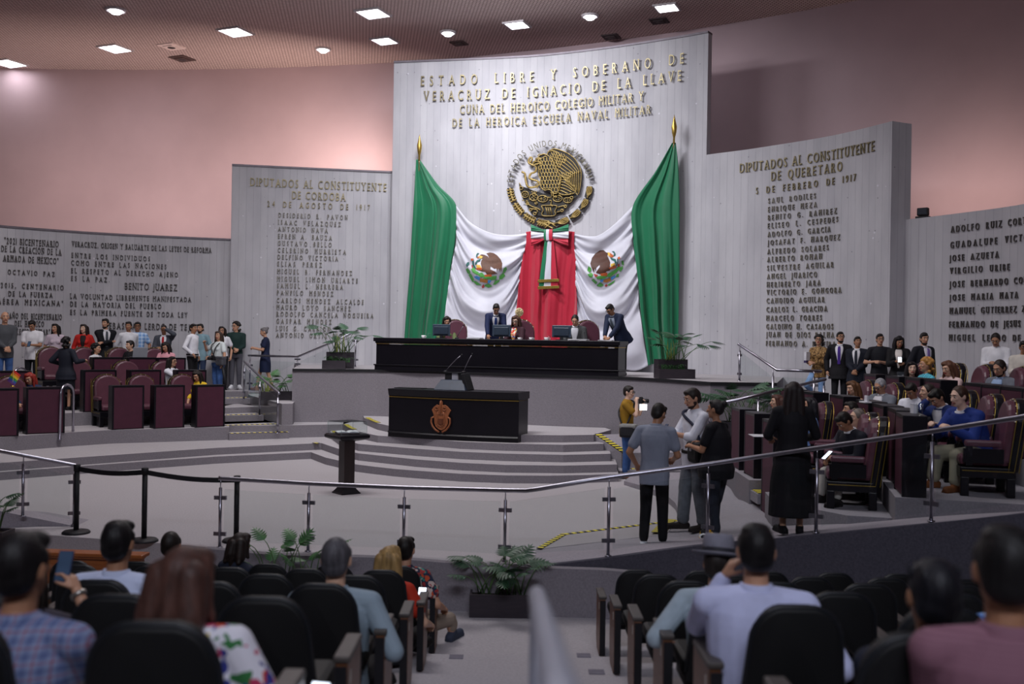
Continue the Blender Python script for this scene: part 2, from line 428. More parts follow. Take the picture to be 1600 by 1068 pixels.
# ledge block between the stair and the dais (planter stands on it)
LB = [tuple(WZ(x, y, .98)[:2]) for x, y in ((409, 620), (455, 621))]
slab('trim_30', [tuple(WZ(440, 664, T1Z)[:2]), tuple(WZ(457, 663.5, T1Z)[:2]), (-5.7, 27.2), (-7.3, 27.2), (-6.6, 25.2)], T1Z, 1.04, CARP)
# ---- dais
ZD = 1.79
DAIS = [W(457, 576, 23.1), W(520, 577, 23.3), W(590, 577, 23.5), W(700, 579, 22.9), W(835, 585.7, 21.65), W(967, 588, 21.2), W(1035, 592.4, 20.3), W(1110, 598.5, 18.9), W(1213, 598.5, 19.0)]
dp = [(p.x, p.y) for p in DAIS]
dsm = [tuple(p) for p in smooth_poly(dp[:-1], 5)] + [dp[-1]]
q = WRWING.at(WRWING.hit(1225, 500)[0])[0]
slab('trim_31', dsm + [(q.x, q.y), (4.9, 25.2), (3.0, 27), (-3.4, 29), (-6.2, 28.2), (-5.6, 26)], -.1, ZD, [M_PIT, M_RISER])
bm = NB(); rr = []
for i, p in enumerate(dsm):
    a = Vector(dsm[max(0, i - 1)]); b = Vector(dsm[min(len(dsm) - 1, i + 1)]); d = (b - a).normalized(); n = Vector((d.y, -d.x)); c = Vector(p)
    rr.append([Vector((*(c + n * .025), ZD - .05)), Vector((*(c + n * .025), ZD + .012)), Vector((*(c - n * .03), ZD + .012)), Vector((*(c - n * .03), ZD - .05))])
add_loft(bm, rr); struct('trim_32', bm, M_BLACKM)
# ---- right hand steps beside the dais, and the small ramp with its sloped cheek
slab('trim_33', [tuple(WZ(968, 747, 0)[:2]), tuple(WZ(1070, 747, 0)[:2]), (3.6, 18.4), (3.6, 20.8), (2.0, 20.9), (1.9, 19.0)], 0, RISE, CARP)
slab('trim_34', [tuple(WZ(972, 729, RISE)[:2]), tuple(WZ(1075, 729, RISE)[:2]), (3.6, 18.9), (3.6, 21), (2.0, 21)], RISE, 2 * RISE, CARP)
bm = NB()
a = W(928, 679, 19.75); b = W(971, 707.5, 18.9); c = a + Vector((1.3, .7, 0)); d = b + Vector((1.2, .3, 0))
lo = lambda p: Vector((p.x, p.y, 0))
vs = [bm.verts.new(v) for v in (a, b, d, c, lo(a), lo(b), lo(d), lo(c))]
for f in ((0, 1, 2, 3), (4, 7, 6, 5), (0, 4, 5, 1), (1, 5, 6, 2), (2, 6, 7, 3), (3, 7, 4, 0)): bm.faces.new([vs[k] for k in f])
struct('trim_35', bm, M_CARP)
# ---- right tiers
slab('trim_40', [(3.52, 16.4), (3.46, 14.40), (3.85, 14.4), (3.85, 13.98), (3.72, 13.95), (3.70, 13.3), (3.40, 13.25), (3.30, 12.5), (3.9, 11.5), (6.4, 10.8), (12, 10.3), (17, 10), (17, 17), (8.6, 21.2), (5.2, 20.2), (3.6, 17.4)], -.1, T1Z, [M_CARP, M_RISER])
slab('trim_41', [(4.75, 19.4), (4.84, 17), (5.02, 15.5), (4.9, 13.75), (4.74, 12.75), (4.58, 12.15), (4.30, 11.1), (6.6, 10.4), (12, 10.1), (17, 9.8), (17, 17), (8.6, 21.3), (5.5, 21)], -.1, T2Z, [M_CARP, M_RISER])
T3R = 1.17
slab('trim_42', [(6.36, 20.0), (6.36, 13.6), (6.25, 12.2), (6.1, 11.0), (8, 10.2), (12, 9.8), (17, 9.6), (17, 17), (8.6, 21.4), (6.3, 22.2), (5.6, 21.4)], -.1, T3R, [M_CARP, M_RISER])
bm = NB(); add_box(bm, (3.66, 14.19, .35), (.36, .42, .14)); struct('trim_43', bm, M_CARP)
# ---- the sloping walkway behind the rail
def tapex(p, z): return WZ(p[0], p[1], z)
WALKA = [(836, 858, .0), (906, 846, .03), (946, 841.4, .05), (1031, 835, .09), (1043, 833, .10), (1058, 814, .10), (1062, 800, .10), (1055, 785, .10), (1040, 772, .10), (1010, 760, .09), (975, 751, .07)]
RAILB = [(345, 855, 0), (483, 863, 0), (632, 869, 0), (790, 878, 0), (836, 884, 0), (950, 871, .12), (1105, 850, .26), (1275, 834.5, .52), (1457, 816.5, .76), (1600, 801, .97), (1760, 786, 1.15)]
RB = [WZ(*p) for p in RAILB]
WA = [WZ(*p) for p in WALKA]
CTRL = [tuple(v) for v in WA] + [tuple(v) for v in RB[4:]] + [(3.45, 16, .25), (3.45, 14.5, .22), (3.4, 13.2, .24), (4.2, 12.2, .44), (5.6, 11.6, .62), (3.0, 17.5, .26), (2.6, 18.5, .12), (2.4, 12.3, .16), (7, 10.6, .98), (12, 9, 1.2)]
def smooth3(pts, n=6):
    P = [Vector(p) for p in pts]; out = []
    for i in range(len(P) - 1):
        p0 = P[max(0, i - 1)]; p1 = P[i]; p2 = P[i + 1]; p3 = P[min(len(P) - 1, i + 2)]
        for k in range(n):
            t = k / n
            out.append(.5 * ((2 * p1) + (p2 - p0) * t + (2 * p0 - 5 * p1 + 4 * p2 - p3) * t * t + (3 * p1 - p0 - 3 * p2 + p3) * t ** 3))
    out.append(P[-1]); return out
FW = smooth3(RB[4:], 6)
CTRL = [tuple(v) for v in smooth3(WA, 3)] + [tuple(v) for v in FW] + CTRL[len(WA) + len(RB[4:]):]
def walk_z(x, y):
    sw = sz = 0
    for (a, b, c) in CTRL:
        d2 = (x - a) ** 2 + (y - b) ** 2 + 1e-4; w = 1 / d2 ** 1.4; sw += w; sz += w * c
    return sz / sw
loop = [v.xy for v in WA] + [Vector(p) for p in ((2.3, 18.4), (3.0, 18.5), (3.7, 18.3), (3.8, 13), (4.5, 12.4), (6.5, 11.5), (9, 10.6), (12, 9.8))] + [v.xy for v in FW[::-1]]
grid = []
def inside(p, L):
    c = False
    for a, b in zip(L, L[1:] + L[:1]):
        if (a.y > p.y) != (b.y > p.y) and p.x < (b.x - a.x) * (p.y - a.y) / (b.y - a.y) + a.x: c = not c
    return c
y = 8.2
while y < 18.6:
    x = .2
    while x < 12:
        p = Vector((x, y))
        if inside(p, loop) and min((p - q).length for q in loop) > .15: grid.append(p)
        x += .33
    y += .33
vs, es, fs = delaunay_2d_cdt(loop + grid, [], [list(range(len(loop)))], 1, 1e-5)[:3]
bm = NB(); bv = [bm.verts.new((v.x, v.y, walk_z(v.x, v.y))) for v in vs]
for f in fs: bm.faces.new([bv[k] for k in f])
be = [e for e in bm.edges if len(e.link_faces) == 1]
ret = bmesh.ops.extrude_edge_only(bm, edges=be)
for g in ret['geom']:
    if isinstance(g, bmesh.types.BMVert): g.co.z = -.02
bmesh.ops.recalc_face_normals(bm, faces=bm.faces)
for f in bm.faces: f.material_index = 0 if abs(f.normal.z) > .4 else 1
struct('trim_50', bm, [M_CARP, M_CARP])
# ---- parapet and dark wall in front of the walkway
def strip_wall(name, pts, zt, z0, th, mat, cap=None):
    """pts: plan; zt: top heights; wall runs back from the front face by th"""
    bm = NB(); rr = []
    for i, p in enumerate(pts):
        a = Vector(pts[max(0, i - 1)][:2]); b = Vector(pts[min(len(pts) - 1, i + 1)][:2]); d = (b - a).normalized(); n = Vector((d.y, -d.x)); c = Vector(p[:2]); k = c - n * th
        rr.append([Vector((*c, z0)), Vector((*c, zt[i])), Vector((*k, zt[i])), Vector((*k, z0))])
    add_loft(bm, rr); return struct(name, bm, mat)
PAR = [(316, 856), (420, 866), (600, 871), (700, 879), (800, 884), (850, 887), (940, 890), (1012, 896)]
pp = [WZ(x, y, .03) for x, y in PAR]
strip_wall('trim_51', [tuple(v.xy) for v in pp], [.03] * len(pp), -.6, .12, M_RISER)
strip_wall('trim_52', [(v.x, v.y - .03) for v in FW], [v.z + .004 for v in FW], -.6, .08, M_DARKCARP)
# ---- left sloping parapet of the far-left walkway, seen over the wooden barrier
lp = [WZ(-260, 765, .75), WZ(-90, 785, .45), WZ(0, 798, .22), WZ(60, 810, .1), WZ(119, 822, .0)]
strip_wall('trim_53', [tuple(v.xy) for v in lp], [v.z for v in lp], -.6, .5, M_CARP)
# ---- gallery floor, stepped down to the parapet
def row_y(k): return 9.4 - 1.3 * k
def row_z(k): return -.5 + .26 * k
bm = NB(); add_box(bm, (-5, 10.6, -.6), (50, 3.3, .2)); struct('floor_gallery', bm, M_PIT)
for k in range(1, 9):
    y1 = row_y(k) + .62; bm = NB(); add_box(bm, (-5, (y1 - 9) / 2, row_z(k) - .15), (50, y1 + 9, .3))
    bmesh.ops.recalc_face_normals(bm, faces=bm.faces)
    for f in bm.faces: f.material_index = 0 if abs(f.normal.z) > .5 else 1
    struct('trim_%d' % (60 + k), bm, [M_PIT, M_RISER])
# ---- hazard tape strips
def tape(name, pts, w):
    """flat strip through 3D points"""
    bm = NB(); uv = bm.loops.layers.uv.new('UVMap'); L = 0; prev = None
    P = [Vector(p) for p in pts]
    for i, p in enumerate(P):
        d = (P[min(i + 1, len(P) - 1)] - P[max(i - 1, 0)]); n = Vector((-d.y, d.x, 0)).normalized() * w
        if i: L += (p - P[i - 1]).length
        cur = (bm.verts.new(p), bm.verts.new(p + n), L)
        if prev:
            f = bm.faces.new((prev[0], cur[0], cur[1], prev[1]))
            for l, uvv in zip(f.loops, ((prev[2], 0), (L, .12), (L, 1.12 * .2), (prev[2], .2))): l[uv].uv = uvv
        prev = cur
    ext = bmesh.ops.extrude_face_region(bm, geom=list(bm.faces))
    for g in ext['geom']:
        if isinstance(g, bmesh.types.BMVert): g.co.z += .006
    return struct(name, bm, M_TAPE)
def zt(pts, z): return [WZ(x, y, z + .004) for x, y in pts]
tape('trim_80', zt([(518, 673), (526, 680.5), (535, 686)], 3 * RISE), .09)
tape('trim_81', zt([(537, 662.5), (543, 667), (551, 670.5)], 4 * RISE), .1)
tape('trim_82', zt([(570.5, 652), (578, 656), (588, 660)], 5 * RISE), .1)
tape('trim_83', zt([(492, 692.5), (500, 692)], 2 * RISE), .12)
for k, (a, b, z) in enumerate([((358.5, 677), (450, 674.5), .42), ((352, 664.5), (432, 662), .56), ((353, 648.2), (410, 646.8), .70), ((353, 621.6), (388, 620.6), .98)]):
    tape('trim_%d' % (84 + k), [WZ(*a, z + .004), WZ(*b, z + .004)], .07)
tape('trim_90', [W(929.5, 678.5, 19.74) + Vector((0, 0, .01)), W(971.5, 707, 18.88) + Vector((0, 0, .01))], .14)
tape('trim_91', zt([(981, 717), (1062, 717)], 2 * RISE), .09)
tape('trim_92', zt([(985, 732.5), (1064, 733.5)], RISE), .09)
tape('trim_93', [Vector((3.50, 14.38, .424)), Vector((3.50, 14.0, .424))], .13)
# ramp plate lying in the pit, edged with tape
bm = NB(); a, b, c, d = WZ(877, 835, .004), WZ(1058, 813, .004), WZ(1041, 834, .098), WZ(838, 857.5, .012)
vs = [bm.verts.new(v) for v in (a, b, c, d)] + [bm.verts.new((v.x, v.y, -.02)) for v in (a, b, c, d)]
for f in ((0, 1, 2, 3), (7, 6, 5, 4), (0, 4, 5, 1), (1, 5, 6, 2), (2, 6, 7, 3), (3, 7, 4, 0)): bm.faces.new([vs[k] for k in f])
struct('trim_94', bm, carpet_mat('ramp_carpet', '#9b969a', '#a9a4a8'))
tape('trim_95', [a + Vector((0, 0, .008)), b + Vector((0, 0, .008))], -.06)
tape('trim_96', [d + Vector((0, 0, .01)), a + Vector((0, 0, .012))], -.07)
tape('trim_97', [c + Vector((-.02, 0, .012)), b + Vector((-.02, 0, .012))], .17)
# ================================================================ ceiling lights and vents
M_LAMP = emit_mat('lit_diffuser', (.93, .94, 1.0), 14)
M_FRAME = plain('#c9c2c6', .5)
M_FIXDARK = plain('#4a4043', .8)
def ceil_at(x, y):
    u, v = rot(x, y); D = F * (ZC - CEIL) / v; return Vector((u * D / F, D, CEIL))
def panel_light(x, y, half, label, rz=R(45 + 21.7)):
    p = ceil_at(x, y); s = half * p.y / F * 1.414
    t = thing('ceiling_panel_light', label, 'ceiling light', (p.x, p.y, CEIL), rz, 'square ceiling lights')
    bm = NB()
    for sx, sy, w, h in ((0, s / 2, s + .06, .05), (0, -s / 2, s + .06, .05), (s / 2, 0, .05, s), (-s / 2, 0, .05, s)): add_box(bm, (sx, sy, -.02), (w, h, .05))
    obj('frame', bm, M_FRAME, t)
    bm = NB(); add_box(bm, (0, 0, -.012), (s - .04, s - .04, .02)); obj('diffuser', bm, M_LAMP, t)
for a in ((180, 75, 26, 'square lit ceiling panel above the left concrete wall, between two others'), (368, 49, 28, 'square lit ceiling panel over the gap before the left wing'),
          (14, 98, 27, 'square lit ceiling panel closest to the left edge, glowing on the pink wall'), (583, 20, 29, 'large square lit ceiling panel at the top, left of the tall concrete wall'),
          (601, 63, 23, 'square lit ceiling panel just above the left corner of the tall wall'), (808, 38, 23, 'square lit ceiling panel above the middle of the tall wall'),
          (1042, 11, 24, 'square lit ceiling panel furthest to the right')): panel_light(*a)
def downlight(x, y, r, label):
    p = ceil_at(x, y); q = r * p.y / F
    t = thing('ceiling_downlight', label, 'ceiling light', (p.x, p.y, CEIL), 0, 'round ceiling downlights')
    bm = NB(); add_lathe(bm, [(q * .86, -.001), (q * .9, -.05), (q * 1.2, -.05), (q * 1.25, -.02), (q * 1.25, .0)], n=20); obj('trim_ring', bm, M_FRAME, t, True)
    bm = NB(); add_lathe(bm, [(.01, -.12), (q * .5, -.11), (q * .86, -.04), (q * .86, -.0)], n=20); obj('bulb', bm, M_LAMP, t, True)
for a in ((181, 15, 13, 'round lit downlight at the top left of the ceiling'), (505, 76, 10, 'small round lit downlight left of the tall wall'), (700, 50, 10.5, 'round lit downlight over the left half of the tall wall'), (922, 24, 11, 'round lit downlight over the right half of the tall wall')): downlight(*a)
def ceil_square(x, y, half, label, name, mat, cat):
    p = ceil_at(x, y); s = half * p.y / F * 1.414
    t = thing(name, label, cat, (p.x, p.y, CEIL), R(45 + 21.7))
    bm = NB(); add_box(bm, (0, 0, -.015), (s, s, .03)); add_box(bm, (0, 0, -.04), (s * .6, s * .6, .03)); obj('cover', bm, mat, t)
    bm = NB(); add_lathe(bm, [(s * .12, -.07), (s * .2, -.055), (s * .22, -.04)], n=14); obj('nozzle', bm, M_FIXDARK, t)
ceil_square(268, 72, 22, 'pale unlit square ceiling cover beside a lit panel', 'ceiling_cover', plain('#ecdad6', .8), 'ceiling cover')
ceil_square(285, 91, 21, 'dark square ceiling vent near the edge of the pink wall', 'ceiling_vent', plain('#5d4a48', .8), 'vent')
ceil_square(717, 67, 16, 'dark ceiling vent left over the tall wall', 'ceiling_vent', plain('#544343', .8), 'vent')
ceil_square(1030, 32, 19, 'dark ceiling vent at the right under the rightmost lit panel', 'ceiling_vent', plain('#3c3033', .8), 'vent')
ceil_square(955, 57, 18, 'dark ceiling vent just over the top edge of the tall wall', 'ceiling_vent', plain('#3c3033', .8), 'vent')
# ================================================================ rails
def railing(name, label, tops, posts, r=.026, pr=.019, glass=True, drop=.13, foot=.08, cat='railing'):
    """tops: 3D points of the hand rail; posts: list of (3D top on the rail, base z)"""
    base = Vector((posts[0][0].x, posts[0][0].y, posts[0][1]))
    t = thing(name, label, cat, base); inv = Matrix.Translation(-base)
    L = lambda p: inv @ Vector(p)
    bm = NB(); add_tube(bm, [L(p) for p in tops], r, 10); obj('handrail', bm, M_STEEL, t, True)
    for k, (p, zb) in enumerate(posts):
        bm = NB(); q = L(p); b = L((p.x, p.y, zb))
        add_tube(bm, [b, Vector((q.x, q.y, q.z - .11))], pr, 10); add_tube(bm, [(q.x, q.y, q.z - .12), q], pr * .35, 6)
        add_lathe(bm, [(pr * 2.0, 0), (pr * 2.0, .012)], (b.x, b.y, b.z), 12)
        po = obj('post', bm, M_STEEL, t, True)
        if glass:
            h = p.z - zb
            for f in (.2, .72):
                bm = NB(); nb = posts[k + 1][0] if k + 1 < len(posts) else posts[k - 1][0]
                an = math.atan2(nb.y - p.y, nb.x - p.x)
                add_box(bm, (q.x, q.y, b.z + h * f), (.15, .03, .045), an); obj('clamp', bm, plain('#8f8d98', .35, .9), po)
    if glass:
        for (p, za), (q, zb) in zip(posts, posts[1:]):
            d = (Vector(q) - Vector(p)); d.z = 0; d.normalize(); n = Vector((-d.y, d.x, 0)) * .006
            A0 = L(Vector((p.x, p.y, za + foot)) + d * .05); A1 = L(Vector((p.x, p.y, p.z - drop)) + d * .05)
            B0 = L(Vector((q.x, q.y, zb + foot)) - d * .05); B1 = L(Vector((q.x, q.y, q.z - drop)) - d * .05)
            bm = NB(); vs = [bm.verts.new(v + s) for s in (n, -n) for v in (A0, B0, B1, A1)]
            for f in ((0, 1, 2, 3), (7, 6, 5, 4), (0, 4, 5, 1), (1, 5, 6, 2), (2, 6, 7, 3), (3, 7, 4, 0)): bm.faces.new([vs[k] for k in f])
            obj('glass_panel', bm, M_GLASS, t)
    return t
TOPS = [(342, 746.5), (345, 746.8), (483, 755), (632, 761.5), (790, 765.5), (822, 766), (838, 764), (952, 745), (1107, 724.5), (1277, 699.5), (1457, 673), (1600, 650.5), (1720, 632)]
rbx = [(345, 0), (483, 1), (632, 2), (790, 3), (836, 4), (950, 5), (1105, 6), (1275, 7), (1457, 8), (1600, 9), (1760, 10)]
def rbD(x):
    X = [p[0] for p in RAILB]
    if x <= X[0]: return RB[0].y, RB[0].z
    for i in range(len(X) - 1):
        if X[i] <= x <= X[i + 1]:
            t = (x - X[i]) / (X[i + 1] - X[i]); a, b = RB[i], RB[i + 1]
            return a.y + (b.y - a.y) * t + .07, a.z + (b.z - a.z) * t
    return RB[-1].y, RB[-1].z
tops = [W(x, y, rbD(x)[0]) for x, y in TOPS]
posts = [(W(x, y, rbD(x)[0]), rbD(x)[1]) for x, y in TOPS if x in (345, 483, 632, 790, 952, 1107, 1277, 1457)] + [(W(1625, 646, rbD(1625)[0]), rbD(1625)[1])]
railing('glass_railing', 'long steel and glass railing curving up to the right across the middle of the hall', tops, posts)
def z_on_left(x): return .0 + max(0, (119 - x)) * .0016
LT = [W(-230, 660, 11.6), W(-100, 685, 12.1), W(0, 704, 12.65), W(37, 711, 12.8), W(117, 726.5, 13.0), W(122, 727.5, 13.02)]
railing('glass_railing', 'steel and glass railing on the sloping parapet at the left edge', LT, [(LT[1], .50), (LT[3], .16), (LT[4], .02)])
a, b, c = W(382, 564.5, 24.4), W(406.5, 588, 23.0), W(434.5, 613, 21.75)
railing('stair_railing', 'short sloping steel and glass rail on the left stair beside the dais', [W(381, 563.5, 24.45), a, b, c, W(436.5, 614.5, 21.7)], [(a, .985), (b, .705), (c, .425)], .028, .022)
a, b, c = W(388, 555, 26.1), W(465, 557, 25.6), W(512, 537.5, 25.4)
railing('ramp_railing', 'thin steel and glass rail rising behind the left dais planter', [a, b, c, W(560, 515, 25.4)], [(W(391, 555, 26.0), 1.13), (b, 1.8), (W(556, 517, 25.4), 1.8)], .028, .02)
a, b, c, d = W(1153, 537, 20.0), W(1156, 539, 20.0), W(1208, 577.5, 18.6), W(1284, 580, 18.3)
railing('stair_railing', 'steel and glass rail descending from the right end of the dais', [a, b, W(1214, 577.7, 18.6), d], [(b, ZD), (c, .9), (W(1272, 580, 18.32), 1.13)], .028, .022)
a, b = W(1119, 632, 16.6), W(1290, 592, 17.6)
railing('stair_railing', 'steel handrail sloping up in front of the plants by the right end of the dais', [a, b], [(W(1185, 616.5, 17.0), .5), (W(1287.5, 592.5, 17.58), 1.0)], .028, .022, False)
# hoop rails at the aisle of the left benches
def hoop(p, h, w, rz, label):
    t = thing('grab_rail', label, 'grab rail', p, rz, 'steel hoop rails by the left benches')
    bm = NB(); pts = [(-w / 2, 0, 0), (-w / 2, 0, h - w / 2)] + [(-w / 2 * math.cos(a), 0, h - w / 2 + w / 2 * math.sin(a)) for a in (.5, 1.0, 1.57, 2.1, 2.6)] + [(w / 2, 0, h - w / 2), (w / 2, 0, 0)]
    add_tube(bm, pts, .026, 10); obj('tube', bm, M_STEEL, t, True)
    for s in (-1, 1):
        bm = NB(); add_lathe(bm, [(.05, 0), (.05, .012)], (s * w / 2, 0, 0), 12); obj('foot_plate', bm, M_STEEL, t)
p = WZ(102, 686, .43); hoop((p.x, p.y + .05, T1Z - .13), 1.08, .34, R(70), 'tall steel hoop rail standing at the aisle step right of the front left desk')
hoop((-10.9, 22.1, T2Z), .92, .34, R(70), 'steel hoop rail behind the red-haired seated woman')
hoop((-12.5, 23.9, T3Z), .92, .34, R(70), 'steel hoop rail below the bald man in the grey jumper')
# a small steel floor post by the right seats
p = Vector((4.80, 12.0, T1Z)); t = thing('floor_post', 'short steel post on the floor behind the nearest maroon chair', 'post', p)
bm = NB(); add_lathe(bm, [(.03, 0), (.03, .3), (.02, .31)], n=10); obj('stem', bm, M_STEEL, t, True)
bm = NB(); add_lathe(bm, [(.06, 0), (.06, .015)], n=12); obj('foot_plate', bm, M_STEEL, t)
# ================================================================ belt stanchions
def stanchion(p, h, label):
    t = thing('belt_stanchion', label, 'barrier post', p, 0, 'black belt barrier posts')
    bm = NB(); add_lathe(bm, [(.17, 0), (.17, .012), (.15, .03), (.04, .04)], n=28); obj('base', bm, M_BLACKM, t, True)
    bm = NB(); add_lathe(bm, [(.032, .03), (.032, h - .07)], n=16); obj('pole', bm, M_BLACKM, t, True)
    bm = NB(); add_lathe(bm, [(.04, h - .08), (.042, h), (.03, h + .005)], n=16); obj('belt_head', bm, M_BLACKM, t, True)
    return Vector(p) + Vector((0, 0, h - .05))
S1 = stanchion(tuple(WZ(119, 832, 0.004)), .86, 'black belt barrier post behind the end of the left glass railing')
S2 = stanchion(tuple(WZ(225, 845, 0.004)), .89, 'black belt barrier post in the middle of the gap between railings')
S3 = stanchion(tuple(WZ(369, 845, 0.004)), .80, 'black belt barrier post behind the left end of the long railing')
for A, B, lab in ((S1, S2, 'black barrier belt between the left and the middle posts'), (S2, S3, 'black barrier belt between the middle and the right posts')):
    bm = NB(); rr = []
    d = (B - A).normalized(); n = Vector((-d.y, d.x, 0)) * .004
    for k in range(9):
        f = k / 8; c = A.lerp(B, f) - Vector((0, 0, .035 * math.sin(PI * f)))
        rr.append([c + n + Vector((0, 0, .03)), c - n + Vector((0, 0, .03)), c - n - Vector((0, 0, .03)), c + n - Vector((0, 0, .03))])
    add_loft(bm, rr); tag(obj('barrier_belt', bm, M_BLACKM), lab, 'barrier belt')
# ================================================================ desks of the deputies
def desk_parts(t, w, h, d, plinth=0.0):
    bm = NB(); add_box(bm, (0, .02, h / 2 - .01), (w - .05, .03, h - .06)); obj('front_panel', bm, M_MAROON, t)
    for s in (-1, 1):
        bm = NB(); add_box(bm, (s * (w / 2 - .0125), d / 2, h / 2), (.04, d, h)); obj('side_panel', bm, M_BLACK, t, bevel=.006)
    bm = NB(); add_box(bm, (0, d / 2 + .0, h - .022), (w - .05, d - .01, .045)); obj('desk_top', bm, M_BLACK, t)
    bm = NB(); add_box(bm, (0, .035, .012), (w - .06, .03, .022)); obj('kick_strip', bm, M_BLACK, t)
def desk(p, rz, w, h, d, label, group):
    t = thing('bench_desk', label, 'desk', p, rz, group); desk_parts(t, w, h, d); return t
def on_line(x, y, pts):
    u, v = rot(x, y); k = u / F
    for a, b in zip(pts, pts[1:]):
        fa = a[0] - k * a[1]; fb = b[0] - k * b[1]
        if fa * fb <= 0 and fa != fb:
            f = fa / (fa - fb); return Vector((a[0] + (b[0] - a[0]) * f, a[1] + (b[1] - a[1]) * f))
LDIR = math.atan2(.63, .77)      # the left desks face right and toward the viewer
GL = 'maroon fronted desks of the left benches'; GR = 'maroon fronted desks of the right benches'
eo = off(e, .06)
for (x, y, lab) in ((-3, 681, 'front row left desk cut by the picture edge, with a rainbow flag on it'), (71, 680, 'front row left desk in front of the red-haired woman'),
                    (200, 673, 'front row left desk first right of the aisle step'), (264.5, 671, 'front row left desk left of the woman in yellow'), (328.5, 668, 'front row left desk at the end by the stair')):
    q = on_line(x, y, eo); desk((q.x, q.y, T1Z), LDIR, .70 if x < 100 else .64, .91, .26, lab, GL)
eo = off(e, 1.41)
for (x, y, lab) in ((20, 640, 'second row left desk behind the rainbow flag'), (156, 642, 'second row left desk just right of the standing woman in the dark suit'), (227, 640, 'second row left desk behind the two empty chairs'), (299, 637, 'second row left desk under the pointing long-haired person')):
    q = on_line(x, y, eo); desk((q.x, q.y, T2Z), LDIR, .68, .91, .26, lab, GL)
eo = off(e, 2.66)
for (x, y, lab) in ((168, 620, 'back row left desk before the seated man in the dark suit, left part'), (222, 620, 'back row left desk beside the screen of the seated man'), (268, 619, 'back row left desk in front of the seated woman in pink')):
    q = on_line(x, y, eo); desk((q.x, q.y, T3Z), LDIR, .66, .88, .26, lab, GL)
RDIR = R(-90)
for (X, Y, Z, h, lab) in ((3.56, 15.8, T1Z, .95, 'front right desk furthest from the viewer, behind the woman in the black shirt'), (3.56, 14.86, T1Z, .95, 'front right desk second from the far end'),
                         (3.52, 13.64, .16, 1.33, 'tall front right desk behind the standing woman in the long black dress')):
    desk((X, Y, Z), RDIR, .60, h, .2 if Z < .3 else .26, lab, GR)
for (X, Y, a, lab) in ((4.86, 17.6, 4, 'middle right desk hidden behind the long hair of the standing woman'), (4.92, 16.6, 3, 'middle right desk second from the far end, below the man with the purple tie'), (5.06, 15.5, 0, 'middle right desk before the woman with bare shoulders'), (4.97, 14.1, -5, 'middle right desk before the grey-haired man'), (4.86, 13.2, -8, 'middle right desk right of a white cup, before the man in white'), (4.72, 12.35, -12, 'middle right desk before the bald man with a raised hand'), (4.46, 11.45, -14, 'middle right desk with its black end toward the viewer, before the blue suits')):
    desk((X, Y, T2Z), RDIR + R(a), .66, .91, .26, lab, GR)
for (X, Y, lab) in ((6.42, 17.85, 'back right desk furthest away, below the men in dark suits'), (6.42, 16.8, 'back right desk second from the far end'), (6.42, 15.95, 'back right desk below the woman with curly hair'), (6.42, 15.2, 'back right desk with its black end toward the viewer, before the woman in pale pink'), (6.42, 13.85, 'back right desk left of the man in the grey jacket'), (6.36, 13.2, 'back right desk in front of the man in the grey jacket'), (6.3, 12.55, 'back right desk second from the right edge'), (6.25, 11.9, 'back right desk at the right edge of the picture')):
    desk((X, Y, T3R), RDIR, .60, .86, .26, lab, GR)
